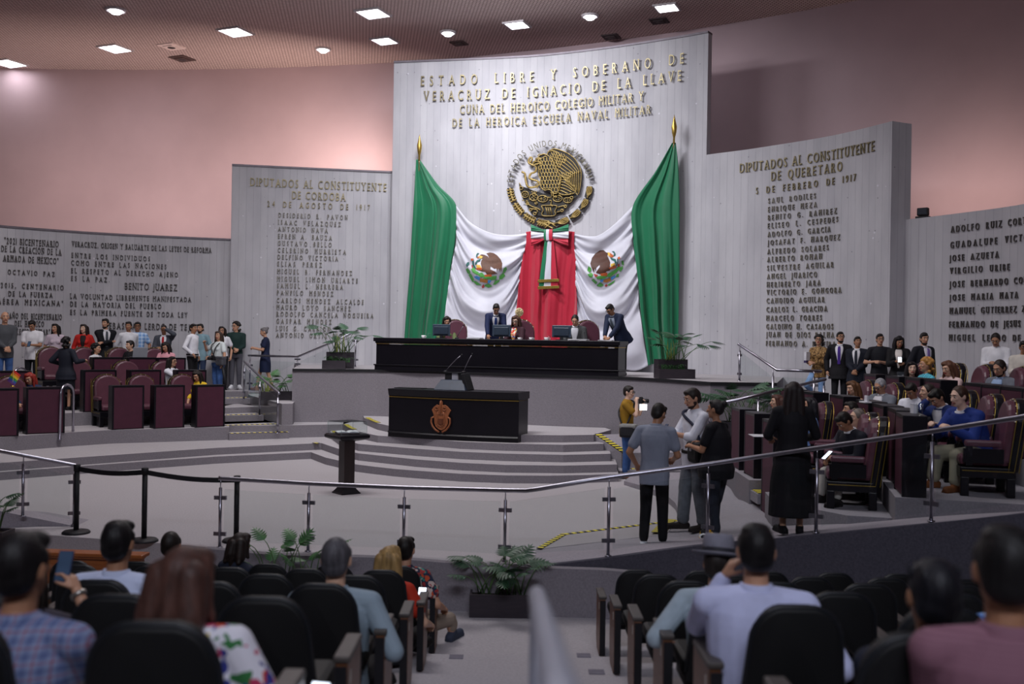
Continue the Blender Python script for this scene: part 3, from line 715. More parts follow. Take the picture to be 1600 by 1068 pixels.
# ================================================================ high-backed leather chairs
def chair_proto(label, group):
    t = thing('leather_armchair', label, 'chair', (0, 0, 0), 0, group)
    # front of the chair is local -y
    bm = NB()
    add_box(bm, (0, -.03, .40), (.52, .52, .12)); obj('seat', bm, M_LEATHER, t, bevel=.04)
    def arch(w, h, y0, y1, z0, lean, bm, n=10):
        out = [(-w / 2, z0), (-w / 2, z0 + h - w / 2 * .85)]
        out += [(-w / 2 * math.cos(PI * k / n), z0 + h - w / 2 * .85 + w / 2 * .85 * math.sin(PI * k / n)) for k in range(1, n)]
        out += [(w / 2, z0 + h - w / 2 * .85), (w / 2, z0)]
        A = [bm.verts.new((x, y0 + lean * (z - z0), z)) for x, z in out]; B = [bm.verts.new((x, y1 + lean * (z - z0), z)) for x, z in out]
        bm.faces.new(A); bm.faces.new(B[::-1]); m = len(out)
        for k in range(m): bm.faces.new((A[k], B[k], B[(k + 1) % m], A[(k + 1) % m]))
        return out
    bm = NB(); arch(.60, .83, .21, .31, .28, .13, bm); b = obj('back_frame', bm, M_BLACK, t, bevel=.02)
    bm = NB(); arch(.55, .71, .13, .24, .375, .13, bm); obj('backrest', bm, M_LEATHER, t, bevel=.035)
    bm = NB(); o = arch(.60, .83, .0, .0, .28, .13, NB())
    for yy in (.207, .318): add_tube(bm, [(x * .985, yy + .13 * (z - .28), .28 + (z - .28) * .99) for x, z in o], .006, 5)
    for s in (-1, 1): add_tube(bm, [(s * .303, .27, .30), (s * .303, .37, 1.0)], .005, 5); add_tube(bm, [(s * .303, -.27, .29), (s * .303, .27, .29)], .005, 5)
    obj('gold_trim', bm, M_BRASSTRIM, t)
    for k in range(9):
        a = PI * k / 8; bm = NB()
        add_ell(bm, (-.283 * math.cos(a), .20 + .13 * (.57 + .25 * math.sin(a)), .28 + .575 + .24 * math.sin(a)), (.012, .012, .012), seg=6, ring=4)
        obj('nail_head', bm, plain('#cfc8b8', .25, .9), t)
    for s in (-1, 1):
        bm = NB(); add_box(bm, (s * .285, -.05, .60), (.085, .40, .075)); ar = obj('armrest', bm, M_LEATHER, t, bevel=.025)
        bm = NB(); add_box(bm, (s * .285, -.20, .46), (.06, .07, .22)); add_box(bm, (s * .285, -.05, .46), (.045, .42, .16)); obj('arm_support', bm, M_BLACK, ar)
    bm = NB(); add_box(bm, (0, 0, .27), (.60, .58, .12)); obj('seat_frame', bm, M_BLACK, t, bevel=.01)
    for sx in (-1, 1):
        for sy in (-1, 1):
            bm = NB(); add_box(bm, (sx * .26, sy * .24, .108), (.08, .09, .216)); obj('leg', bm, M_BLACK, t, bevel=.008)
    return t
GCH = 'high-backed maroon leather armchairs'
spots = []
def lchair(x, y, z, dist, lab):
    q = on_line(x, y, off(e, dist)); spots.append((q.x, q.y, z, LDIR, lab))
for x, y, lab in ((22, 610, 'maroon chair behind the rainbow flag, left of the red-haired woman'), (173, 610, 'empty maroon chair right of the aisle step in the front left row'), (227, 608, 'empty maroon chair second right of the aisle in the front left row'), (292, 606, 'maroon chair holding the woman in yellow')): lchair(x, y, T1Z, 1.02, lab)
for x, y, lab in ((128, 585, 'maroon chair right behind the standing woman in the dark suit'), (203, 583, 'empty maroon chair in the middle of the second left row'), (262, 582, 'maroon chair of the long-haired pointing person')): lchair(x, y, T2Z, 2.35, lab)
for x, y, lab in ((84, 560, 'tall maroon chair left of the standing woman in the dark suit'), (137, 560, 'maroon chair in front of the woman in red'), (192, 560, 'maroon chair of the seated man in the dark suit'), (247, 560, 'maroon chair of the seated woman in pink')): lchair(x, y, T3Z, 3.6, lab)
def rchair(X, Y, z, lab, rz=None): spots.append((X, Y, z, RDIR + (rz or 0), lab))
for X, Y, a, lab in ((4.40, 16.3, -2, 'maroon chair behind the long dark hair of the standing woman'), (4.50, 15.35, -6, 'maroon chair right of the standing woman in the black dress'), (4.42, 13.75, -10, 'maroon chair of the man in the striped shirt'), (4.32, 12.95, -13, 'maroon chair behind the man in the striped shirt'), (4.17, 12.2, -15, 'nearest maroon chair beyond the railing, holding the man in the dark suit')):
    rchair(X, Y, T1Z, lab, R(a))
for X, Y, a, lab in ((5.88, 17.3, 0, 'maroon chair of the woman with bare shoulders'), (5.85, 16.06, -2, 'maroon chair of the man in white behind the grey-haired man'), (5.94, 15.1, -4, 'maroon chair behind the bald man with a raised hand'), (5.86, 13.57, -8, 'empty maroon chair behind the men in blue'), (5.74, 12.6, -12, 'empty maroon chair right of the big man in blue'), (5.46, 11.5, -15, 'maroon chair nearest to the right edge, half empty beside the man in blue')):
    rchair(X, Y, T2Z, lab, R(a))
for X, Y, a, lab in ((6.85, 17.3, 0, 'maroon chair of the dark-haired woman beside the curly blonde'), (6.85, 16.1, -3, 'maroon chair behind the woman in pale pink'), (6.95, 15.3, -5, 'empty maroon chair left of the man in the grey jacket'), (6.95, 14.2, -8, 'maroon chair at the right edge behind the man in the grey jacket')):
    rchair(X, Y, T3R, lab, R(a))
proto = chair_proto('x', GCH)
for i, (X, Y, Z, rz, lab) in enumerate(spots):
    if i == 0: proto.location = (X, Y, Z); proto.rotation_euler = (0, 0, rz); proto['label'] = lab
    else: dup(proto, (X, Y, Z), rz, lab)
# three chairs at the presiding bench, the middle one taller with a carved crest
for x, D, z, lab in ((716, 24.3, ZD, 'maroon chair right of the woman in olive at the high bench'), (822, 23.2, ZD, 'maroon chair with a gilt crest in the middle of the high bench'), (925, 22.8, ZD, 'maroon chair right of the seated man in grey at the high bench')):
    p = W(x, 500, D); c = dup(proto, (p.x, p.y, z), R(16), lab); c.scale = (1.0, 1.0, 1.13)
p = W(818, 500, 23.2)
t = thing('crest_finial', 'round gilt crest standing on top of the middle chair of the high bench', 'crest', (p.x - .1, p.y + .33, ZD + 1.235), R(16))
bm = NB(); add_lathe(bm, [(.05, 0), (.03, .04), (.03, .09)], n=10); obj('stem', bm, M_GOLD, t, True)
bm = NB(); T = Matrix.Translation((0, 0, .18)) @ Matrix.Rotation(R(90), 4, 'X')
b2 = NB(); add_lathe(b2, [(.095, -.02), (.105, 0), (.095, .02)], n=20); bmesh.ops.transform(b2, matrix=T, verts=b2.verts); obj('disc', b2, plain('#d9c9a2', .5), t)
bm = NB()
for k in range(8): add_tube(bm, [(.02 * math.cos(k), -.03, .18 + .02 * math.sin(k)), (.08 * math.cos(k * .8), -.035, .18 + .08 * math.sin(k * .8))], .012, 5)
obj('relief', bm, plain('#c8b68a', .5, .3), t)
# ================================================================ high bench on the dais
def place(t, p, rz): t.location = p; t.rotation_euler = (0, 0, rz)
A = W(587, 575, 23.5); B = W(966, 588, 21.3)
bl = Vector((B.x - A.x, B.y - A.y)); BW = bl.length; BRZ = math.atan2(bl.y, bl.x)
t = thing('presiding_bench', 'long black lacquered bench with a gold line on top of the dais', 'bench', (A.x, A.y + .06, ZD), BRZ)
H = .765
bm = NB(); add_box(bm, (BW / 2, .02, .33), (BW - .06, .04, .56)); obj('front_panel', bm, M_BLACK, t)
bm = NB(); add_box(bm, (BW / 2, .27, .055), (BW + .04, .62, .11)); add_box(bm, (BW / 2, .27, .125), (BW + .08, .66, .03)); obj('plinth', bm, M_BLACK, t, bevel=.008)
bm = NB(); add_box(bm, (BW / 2, .28, .72), (BW + .10, .70, .09)); add_box(bm, (BW / 2, .27, .66), (BW + .03, .62, .05)); obj('bench_top', bm, M_BLACK, t, bevel=.012)
bm = NB(); add_box(bm, (BW / 2, -.012, .625), (BW - .01, .03, .016)); add_box(bm, (BW + .0, .28, .625), (.02, .6, .016)); obj('gold_line', bm, M_GOLD, t)
for s, x in ((-1, .02), (1, BW - .02)):
    bm = NB(); add_box(bm, (x, .28, .38), (.04, .56, .55)); obj('side_panel', bm, M_BLACK, t)
BM = Matrix.Translation((A.x, A.y + .06, ZD)) @ Matrix.Rotation(BRZ, 4, 'Z')
def bench_pt(x, back, z=H):
    """point on the bench top under picture column x"""
    u = (x - 800) / F
    for k in range(400):
        s = BW * k / 399; q = BM @ Vector((s, back, z))
        if q.x / q.y >= u: break
    return q
def monitor(x, label):
    q = bench_pt(x, .42); t = thing('monitor', label, 'monitor', q, BRZ + R(4), 'monitors on the high bench')
    bm = NB(); add_box(bm, (0, 0, .2), (.44, .035, .27)); obj('casing', bm, plain('#3a4656', .35), t, bevel=.012)
    bm = NB(); add_box(bm, (0, -.03, .19), (.36, .03, .19)); obj('back_hump', bm, plain('#2f3a49', .4), t, bevel=.02)
    bm = NB(); add_box(bm, (0, .0, .03), (.07, .04, .1)); add_box(bm, (0, .0, .008), (.22, .16, .016)); obj('stand', bm, M_BLACKM, t)
    bm = NB(); add_box(bm, (0, .019, .2), (.40, .006, .23)); obj('screen', bm, plain('#20262e', .15), t)
for x, lab in ((689, 'grey monitor before the woman in olive, seen from its back'), (783, 'dark monitor before the standing man in navy, seen from its back'), (877, 'dark monitor before the seated man in grey, seen from its back')): monitor(x, lab)
def goose(p, rz, h, lean, label, mat=None):
    t = thing('gooseneck_microphone', label, 'microphone', p, rz)
    bm = NB(); add_lathe(bm, [(.05, 0), (.05, .02), (.02, .035)], n=14); obj('base', bm, M_BLACKM, t, True)
    bm = NB(); add_tube(bm, [(0, 0, .03), (lean * .35, 0, h * .45), (lean * .7, 0, h * .78), (lean, 0, h)], .007, 6); obj('neck', bm, mat or M_BLACKM, t, True)
    bm = NB(); add_tube(bm, [(lean, 0, h), (lean * 1.12, 0, h * 1.08)], .014, 8); obj('microphone_head', bm, M_BLACKM, t, True)
goose(bench_pt(713, .3), BRZ, .30, .16, 'thin microphone leaning right on the high bench before the left chair', M_STEEL)
goose(bench_pt(914, .3), BRZ, .17, -.02, 'short dark microphone on the high bench before the seated man in grey')
def glassware(p, r, h, label):
    t = thing('water_glass', label, 'glass', p); bm = NB()
    add_lathe(bm, [(r * .85, 0), (r, h), (r * .93, h), (r * .8, .012), (.003, .012)], n=16); obj('tumbler', bm, M_GLASS, t, True)
    bm = NB(); add_lathe(bm, [(r * .78, .014), (r * .86, h * .55)], n=14); obj('water', bm, M_GLASS, t, True)
def cup(p, r, h, label):
    t = thing('coffee_cup', label, 'cup', p); bm = NB()
    add_lathe(bm, [(r * .6, 0), (r, h), (r * .9, h), (r * .5, .012), (.003, .012)], n=16); obj('bowl', bm, plain('#e8e6e8', .3, 0, .03), t, True)
    bm = NB(); add_tube(bm, [(r * .85, 0, h * .8), (r * 1.5, 0, h * .7), (r * 1.45, 0, h * .35), (r * .75, 0, h * .25)], .006, 6); obj('handle', bm, plain('#e8e6e8', .3, 0, .03), t, True)
    bm = NB(); add_lathe(bm, [(r * 1.1, -.0), (r * 1.5, .008)], n=18); obj('saucer', bm, plain('#e8e6e8', .3, 0, .03), t, True)
cup(bench_pt(661, .3), .05, .07, 'white cup at the left end of the high bench')
glassware(bench_pt(670, .35), .036, .12, 'clear glass next to the left monitor on the high bench')
cup(bench_pt(811, .3), .045, .05, 'small white cup before the woman in the colourful blouse')
cup(bench_pt(829, .3), .05, .055, 'pale brown and white cup right of the middle chair')
cup(bench_pt(853, .3), .06, .06, 'white cup left of the right monitor')
glassware(bench_pt(857, .38), .036, .11, 'clear glass left of the right monitor')
def papers(p, rz, w, d, n, label):
    t = thing('paper_stack', label, 'papers', p, rz)
    for k in range(n):
        bm = NB(); add_box(bm, (.006 * math.sin(k * 2.1), .006 * math.cos(k * 1.7), .006 + k * .011), (w, d, .010), .07 * math.sin(k * 1.3)); obj('sheet', bm, plain('#e6e5ea', .7, 0, .02), t)
papers(bench_pt(742, .34), BRZ, .32, .26, 3, 'white papers on the high bench before the standing man in navy')
papers(bench_pt(904, .30), BRZ, .42, .28, 3, 'white papers before the seated man in grey')
papers(bench_pt(946, .30), BRZ, .30, .24, 2, 'white papers under the hands of the standing man at the right end')
# ================================================================ lectern
A = WZ(607, 681, 4 * RISE); B = WZ(810, 691.5, 4 * RISE)
v = Vector((B.x - A.x, B.y - A.y)); LW = v.length; LRZ = math.atan2(v.y, v.x)
t = thing('speaker_lectern', 'wide black lectern with a carved wooden crest in front of the dais', 'lectern', (A.x, A.y, 4 * RISE), LRZ)
def bow(s, d=.16): return -d * math.sin(PI * s / LW)     # the front is gently bowed toward the hall
def bowed(z0, z1, o0, o1, back):
    bm = NB(); fr = []
    for k in range(15):
        s = -.0 + LW * k / 14; y = bow(s)
        fr.append([Vector((s, y - o0, z0)), Vector((s, y - o1, z1)), Vector((s, back, z1)), Vector((s, back, z0))])
    add_loft(bm, fr); return bm
obj('plinth', bowed(0, .085, .02, .02, .6), M_BLACK, t); obj('plinth_moulding', bowed(.085, .115, .05, .03, .62), M_BLACK, t)
obj('front_panel', bowed(.115, .80, 0, 0, .55), M_BLACK, t)
obj('cornice', bowed(.83, .965, .02, .06, .64), M_BLACK, t); obj('gold_line', bowed(.795, .81, .012, .012, .56), M_GOLD, t)
obj('frieze', bowed(.80, .83, 0, 0, .55), M_BLACK, t)
# carved crest on the front
cx = LW * .445; M_CARVE = wood_mat('carved_wood', '#7c4527', '#9a5c38', .5, (30, 30, 8))
LM = Matrix.Translation((cx, bow(cx) - .012, 0)) @ Matrix.Rotation(R(90), 4, 'X')
def cxy(x, y): return ((x - 375) / 1050 * .905 * .9, .455 - (y - 550) / 1050 * .905 * .9)
shield = [(110, 385), (165, 310), (250, 245), (320, 270), (320, 180), (360, 130), (405, 180), (410, 260), (470, 245), (540, 285), (640, 385), (590, 470), (560, 560), (560, 590), (560, 720), (520, 800), (470, 860), (380, 900), (300, 870), (220, 800), (185, 700), (180, 580), (150, 470)]
crest = None
bm = NB(); add_prism(bm, [cxy(*p) for p in shield], 0, .03, LM); crest = obj('crest', bm, M_CARVE, t, bevel=.008)
bm = NB()
inner = [(250, 480), (480, 480), (480, 700), (440, 770), (370, 800), (300, 770), (250, 700)]
add_tube(bm, [LM @ Vector((*cxy(*p), .034)) for p in inner], .009, 6, True)
for cxx in (250, 460):
    add_tube(bm, [LM @ Vector((*cxy(cxx + 42 * math.cos(k), 350 + 42 * math.sin(k)), .036)) for k in [i * .6 for i in range(11)]], .010, 6)
add_tube(bm, [LM @ Vector((*cxy(360, y), .036)) for y in (150, 250, 350, 460)], .016, 6)
for s in (-1, 1):
    add_tube(bm, [LM @ Vector((*cxy(365 + s * dx, y), .034)) for dx, y in ((70, 420), (95, 520), (80, 600), (105, 700), (70, 780))], .010, 6)
    add_tube(bm, [LM @ Vector((*cxy(365 + s * dx, y), .030)) for dx, y in ((190, 560), (250, 590), (260, 700), (220, 800), (150, 880), (40, 940))], .020, 6)
obj('crest_scrolls', bm, M_CARVE, crest, True)
bm = NB(); add_prism(bm, [cxy(*p) for p in ((300, 600), (430, 600), (430, 740), (300, 740))], .03, .045, LM)
for dx in (310, 340, 390, 420): add_tube(bm, [LM @ Vector((*cxy(dx, 600), .046)), LM @ Vector((*cxy(dx, 740), .046))], .006, 5)
obj('crest_castle', bm, plain('#6a3a26', .5), crest)
# reading stand on the lectern, with two microphones
LMW = Matrix.Translation((A.x, A.y, 4 * RISE)) @ Matrix.Rotation(LRZ, 4, 'Z')
q = LMW @ Vector((LW * .47, .22, .965))
t = thing('reading_stand', 'dark blue sloped reading stand on the lectern', 'stand', q, LRZ)
bm = NB(); vs = []
lo = [(-.36, -.17, 0), (.33, -.17, 0), (.33, .2, 0), (-.36, .2, 0)]; hi = [(-.26, -.02, .2), (.22, -.02, .2), (.22, .2, .2), (-.26, .2, .2)]
va = [bm.verts.new(p) for p in lo]; vb = [bm.verts.new(p) for p in hi]
bm.faces.new(va[::-1]); bm.faces.new(vb)
for k in range(4): bm.faces.new((va[k], va[(k + 1) % 4], vb[(k + 1) % 4], vb[k]))
obj('sloped_front', bm, plain('#2b3547', .4), t, bevel=.01)
bm = NB(); add_box(bm, (-.02, .12, .34), (.42, .10, .018)); add_box(bm, (-.15, .14, .27), (.14, .1, .14)); add_box(bm, (.13, .14, .27), (.12, .1, .14)); obj('shelf', bm, M_BLACKM, t)
bm = NB(); add_box(bm, (-.01, .10, .27), (.12, .02, .14)); obj('label_plate', bm, plain('#9a9aa4', .4), t)
bm = NB(); T = Matrix.Translation((.27, .08, .16)) @ Matrix.Rotation(R(-18), 4, 'Y'); add_box(bm, (0, 0, 0), (.09, .3, .36), 0, T); obj('side_wing', bm, M_BLACKM, t, bevel=.015)
goose(LMW @ Vector((LW * .47 - .22, .34, 1.31)), LRZ, .34, .32, 'microphone on a long neck at the left of the reading stand', M_STEEL)
goose(LMW @ Vector((LW * .47 + .17, .34, 1.31)), LRZ, .36, .17, 'microphone on a long neck at the right of the reading stand', M_STEEL)
# the two microphones stand on the shelf of the stand
bm = NB(); add_box(bm, (.33, .31, .972), (.62, .26, .012)); bt = obj('document_folder', bm, M_BLACKM); bt.matrix_world = LMW; tag(bt, 'thin black folder lying on the left end of the lectern', 'folder')
# ================================================================ display pedestal with glass case
p = WZ(541, 770, 0); t = thing('display_pedestal', 'black wooden pedestal carrying a glass case on the pale floor', 'pedestal', p, R(38))
bm = NB()
def sq(h, z): return [Vector((sx * h, sy * h, z)) for sx, sy in ((-1, -1), (1, -1), (1, 1), (-1, 1))]
add_loft(bm, [sq(.17, 0), sq(.17, .015), sq(.155, .03), sq(.14, .05), sq(.125, .07), sq(.105, .10), sq(.1, .11)]); obj('foot', bm, M_BLACK, t)
bm = NB(); add_box(bm, (0, 0, .48), (.19, .19, .76)); obj('column', bm, M_DARKWOOD, t)
bm = NB(); add_loft(bm, [sq(.10, .85), sq(.2, .875), sq(.26, .90), sq(.27, .92), sq(.27, .95), sq(.25, .965), sq(.245, .97)]); obj('table_plate', bm, M_BLACK, t)
g = thing('glass_case', 'small glass box covering the open book on the black pedestal', 'glass case', (p.x, p.y, .97), R(38))
for sx, sy, w, d in ((-1, 0, .006, .46), (1, 0, .006, .46), (0, -1, .46, .006), (0, 1, .46, .006)):
    bm = NB(); add_box(bm, (sx * .23, sy * .23, .10), (w, d, .2)); obj('pane', bm, M_GLASS, g)
bm = NB(); add_box(bm, (0, 0, .2), (.47, .47, .006)); obj('lid', bm, M_GLASS, g)
for k, (sx, sy) in enumerate(((-1, -1), (1, -1), (1, 1), (-1, 1))):
    bm = NB(); add_tube(bm, [(sx * .232, sy * .232, 0), (sx * .232, sy * .232, .2)], .003, 5); obj('edge_strip', bm, plain('#a8b4b4', .3, .2), g)
b = thing('open_book', 'open book with white pages inside the glass case', 'book', (p.x, p.y, .972), R(20))
bm = NB(); add_box(bm, (0, 0, .008), (.36, .26, .014)); obj('cover', bm, plain('#3a1f26', .6), b)
for s in (-1, 1):
    bm = NB(); rr = []
    for k in range(7):
        x = s * (.005 + .028 * k); z = .016 + .03 * math.sin(min(1, (k + .3) / 3) * 1.4) * (1 - k / 9)
        rr.append([Vector((x, -.12, .014)), Vector((x, -.12, z + .004)), Vector((x, .12, z + .004)), Vector((x, .12, .014))])
    add_loft(bm, rr); obj('page_block', bm, plain('#e4e6ec', .6, 0, .03), b)
# ================================================================ plants and troughs
M_LEAF = plain('#3f6a3c', .45, 0, .35, 5, .5, 'leaf_green'); M_LEAFD = plain('#2f5238', .45, 0, .35, 5, .5, 'leaf_dark'); M_LEAFY = plain('#8f9a4a', .5, 0, .25, 6, .5, 'leaf_yellow')
M_STEM = plain('#4d6a3e', .6)
M_TROUGH = wood_mat('trough_wood', '#28222a', '#352d35', .55, (3, 3, 20))
def lobed(bm, base, dirv, up, L, rnd):
    """deeply cut philodendron leaf: a midrib with long separate finger lobes, drooping along its length"""
    d = dirv.normalized(); s = d.cross(up).normalized(); n = s.cross(d).normalized()
    def P(a, b, c=0): return base + d * (a * L) + s * (b * L) + n * (-.26 * L * a * a - .42 * L * abs(b) ** 1.5 + c)
    N = 6
    for k in range(N):
        a0 = k / N * .9; w = .50 * math.sin(PI * (.22 + .72 * (k + .5) / N)) + .06
        for sg in (-1, 1):
            r0 = bm.verts.new(P(a0, sg * .02)); r1 = bm.verts.new(P(a0 + .15, sg * .015)); m0 = bm.verts.new(P(a0 + .09, sg * w * .55)); m1 = bm.verts.new(P(a0 + .21, sg * w * .5)); tp = bm.verts.new(P(a0 + .26, sg * w))
            f = (r0, r1, m1, tp, m0); bm.faces.new(f if sg > 0 else f[::-1])
        c = [bm.verts.new(P(a0, x)) for x in (-.025, .025)] + [bm.verts.new(P(a0 + .16, x)) for x in (.02, -.02)]; bm.faces.new(c)
    t_ = [bm.verts.new(P(.88, -.08)), bm.verts.new(P(.88, .08)), bm.verts.new(P(1.12, 0))]; bm.faces.new(t_)
def plant(t, n, spread, height, L, seed, mat=None, bias=(0, 0), z0=0.0, w=.25):
    rnd = random.Random(seed); bl = NB(); bs = NB()
    for k in range(n):
        a = 2 * PI * k / n + rnd.uniform(-.35, .35); r = spread * rnd.uniform(.35, 1.0); h = height * rnd.uniform(.45, 1.0)
        b0 = Vector((rnd.uniform(-w, w), rnd.uniform(-.06, .06), z0))
        tip = b0 + Vector((math.cos(a) * r + bias[0] * r, math.sin(a) * r * .75 + bias[1] * r, h))
        mid = b0.lerp(tip, .55) + Vector((0, 0, h * .22))
        pts = [b0, b0.lerp(mid, .5) + Vector((0, 0, h * .06)), mid, mid.lerp(tip, .6) + Vector((0, 0, .03 * h)), tip]
        add_tube(bs, pts, [.008, .007, .006, .005, .004], 5)
        d = (tip - mid); d.z -= .35 * d.length * rnd.uniform(.3, 1.2)
        lobed(bl, tip, d, Vector((rnd.uniform(-.25, .25), rnd.uniform(-.5, .1), 1)).normalized(), L * rnd.uniform(.7, 1.15), rnd)
    st = obj('stems', bs, M_STEM, t, True); st['kind'] = 'stuff'
    f = obj('foliage', bl, mat or M_LEAF, t, True, recalc=False); f['kind'] = 'stuff'
    return f
def blades(t, x0, x1, y, z, n, h, seed, mat, name, arch=.5):
    rnd = random.Random(seed); bm = NB()
    for k in range(n):
        x = x0 + (x1 - x0) * (k + .5) / n + rnd.uniform(-.02, .02); a = rnd.uniform(-1, 1) * arch; hh = h * rnd.uniform(.6, 1.1); fy = -rnd.uniform(0, 1) * arch * .6
        prev = None
        for i in range(6):
            f = i / 5; c = Vector((x + a * hh * f * f, y + fy * hh * f * f, z + hh * (f - .35 * arch * f * f * 2 * f))); w = .016 * (1 - f) ** .6 + .001
            cur = (bm.verts.new(c + Vector((-w, 0, 0))), bm.verts.new(c + Vector((w, .004, 0))))
            if prev: bm.faces.new((prev[0], prev[1], cur[1], cur[0]))
            prev = cur
    o = obj(name, bm, mat, t, True, recalc=False); o['kind'] = 'stuff'; return o
def trough(t, c, s):
    bm = NB(); x, y, z = c; w, d, h = s
    for (cx, cy, sx, sy) in ((x, y - d / 2 + .012, w, .024), (x, y + d / 2 - .012, w, .024), (x - w / 2 + .012, y, .024, d - .048), (x + w / 2 - .012, y, .024, d - .048)): add_box(bm, (cx, cy, z + h / 2), (sx, sy, h))
    add_box(bm, (x, y, z + .015), (w - .05, d - .05, .03)); o = obj('trough', bm, M_TROUGH, t)
    bm = NB(); add_box(bm, (x, y, z + h - .045), (w - .05, d - .05, .03)); obj('soil', bm, plain('#231a16', .95, 0, .3, 30), t)
    return o
def dais_planter(x, y, D, rz, label, flip, seed):
    p = W(x, y, D); p.z = ZD; k = p.y / F
    t = thing('potted_plant', label, 'potted plant', p, rz)
    trough(t, (0, .18, 0), (.66, .26, .40)); trough(t, (-.13 if not flip else -.02, -.10, 0), (.55 if not flip else .80, .26, .20))
    plant(t, 20, .60, .62, .27, seed, M_LEAFD, (0, -.1), .38).location = (0, 0, 0)
    blades(t, -.10, .10, .18, .36, 7, .52, seed + 1, M_LEAFY, 'sword_leaves', .12)
    blades(t, -.32, .22, -.10, .16, 26, .30, seed + 2, M_LEAF, 'grass_tuft', 1.0)
dais_planter(531, 573, 24.0, R(6), 'leafy plant in two dark wooden troughs left of the high bench', False, 3)
dais_planter(1053, 590, 20.9, R(14), 'leafy plant in two dark wooden troughs right of the high bench', True, 8)
p = W(432, 618, 23.6); p.z = 1.04; t = thing('potted_plant', 'low leafy plant in a dark pot behind the left stair rail', 'potted plant', p, R(10))
trough(t, (.05, 0, 0), (.85, .3, .20)); plant(t, 18, .46, .42, .24, 21, M_LEAF, (0, -.1), .16, .3); blades(t, -.35, -.15, 0, .15, 6, .35, 22, M_LEAFY, 'sword_leaves', .2)
p = W(1168, 650, 17.6); t = thing('potted_plant', 'bushy plant in a dark trough behind the sloping right handrail', 'potted plant', (p.x, p.y, .56), 0)
trough(t, (0, 0, 0), (.9, .36, .60)); plant(t, 34, .55, .66, .30, 31, M_LEAFD, (0, -.1), .56, .35)
p = WZ(784, 941, -.5); t = thing('potted_plant', 'leafy plant in a dark wooden trough at the foot of the front parapet', 'potted plant', (p.x * .955, 10.95, -.5), 0)
trough(t, (0, 0, 0), (.70, .26, .25)); plant(t, 26, .36, .46, .22, 44, M_LEAFD, (0, -.15), .2, .26)
p = W(452, 880, 10.9); t = thing('potted_plant', 'tall leafy plant behind the seats at the left of the front parapet', 'potted plant', (p.x, p.y, -.5), 0)
trough(t, (0, 0, 0), (.8, .26, .25)); plant(t, 18, .30, .62, .18, 52, M_LEAF, (0, -.1), .2, .32)
p = W(-14, 830, 11.3); t = thing('potted_plant', 'plant in a dark box at the left edge under the sloping railing', 'potted plant', (p.x, p.y, .05), 0)
trough(t, (0, 0, 0), (.4, .3, .22)); plant(t, 9, .26, .46, .18, 61, M_LEAFD, (.2, -.1), .2, .1)
# wooden barrier at the lower left
p0 = WZ(-160, 850, .1); 
t = thing('wooden_barrier', 'varnished wooden barrier with a moulded top at the lower left', 'barrier', (-4.05, 10.9, -.5), R(-4))
M_VARN = wood_mat('varnished_wood', '#8a4a22', '#a5602f', .35, (2, 2, 12))
bm = NB(); add_box(bm, (-1.6, .1, .28), (3.2, .10, .56)); obj('panel', bm, M_VARN, t)
bm = NB(); add_box(bm, (-1.6, .08, .585), (3.3, .2, .04)); add_box(bm, (-1.6, .08, .555), (3.24, .15, .03)); obj('top_rail', bm, M_VARN, t, bevel=.01)
for k in range(7):
    bm = NB(); add_box(bm, (-.2 - .5 * k, .04, .26), (.04, .03, .5)); obj('pilaster', bm, M_VARN, t)
# floodlight on top of the right low wall
L, z, q = WRLOW.hit(1432, 335); n = WRLOW.at(L)[1]
t = thing('floodlight', 'small black floodlight on top of the right concrete wall', 'floodlight', (q.x - n.x * .2, q.y - n.y * .2, ZLOW), R(-40))
bm = NB(); add_box(bm, (0, 0, .03), (.26, .16, .05)); add_box(bm, (.0, .05, .08), (.05, .04, .1)); obj('bracket', bm, M_BLACKM, t)
bm = NB(); add_box(bm, (0, 0, .15), (.22, .12, .16)); obj('housing', bm, M_BLACKM, t, bevel=.015)
bm = NB(); add_box(bm, (0, -.062, .15), (.17, .01, .11)); obj('lens', bm, plain('#3d4048', .2), t)
# small rainbow flag on the first left desk
p = W(16, 602, 19.3); p = Vector((p.x, p.y + .1, T1Z + .91))
t = thing('table_flag', 'small rainbow flag on a gold stand on the front left desk', 'flag', p, R(20))
bm = NB(); add_lathe(bm, [(.045, 0), (.04, .015), (.012, .03), (.012, .05)], n=14); obj('base', bm, M_GOLD, t, True)
bm = NB(); add_tube(bm, [(0, 0, .04), (.01, 0, .34)], .005, 6); obj('pole', bm, plain('#d8c890', .4), t)
for k, c in enumerate(('#d83a33', '#e8832c', '#e9cf3a', '#4a9b4a', '#3a5fae', '#6a3f8c')):
    bm = NB(); g = []
    for i in range(7):
        f = i / 6; top0 = Vector((-.10, 0, .12)).lerp(Vector((.012, 0, .33)), 1 - k / 6); top1 = Vector((-.10, 0, .12)).lerp(Vector((.012, 0, .33)), 1 - (k + 1) / 6)
        sh = Vector((.13 * f, .03 * math.sin(f * 5), -.10 * f)); g.append((top0 + sh, top1 + sh))
    rr = [[a + Vector((0, .002, 0)), b + Vector((0, .002, 0)), b - Vector((0, .002, 0)), a - Vector((0, .002, 0))] for a, b in g]
    add_loft(bm, rr); obj('stripe', bm, plain(c, .7), t)
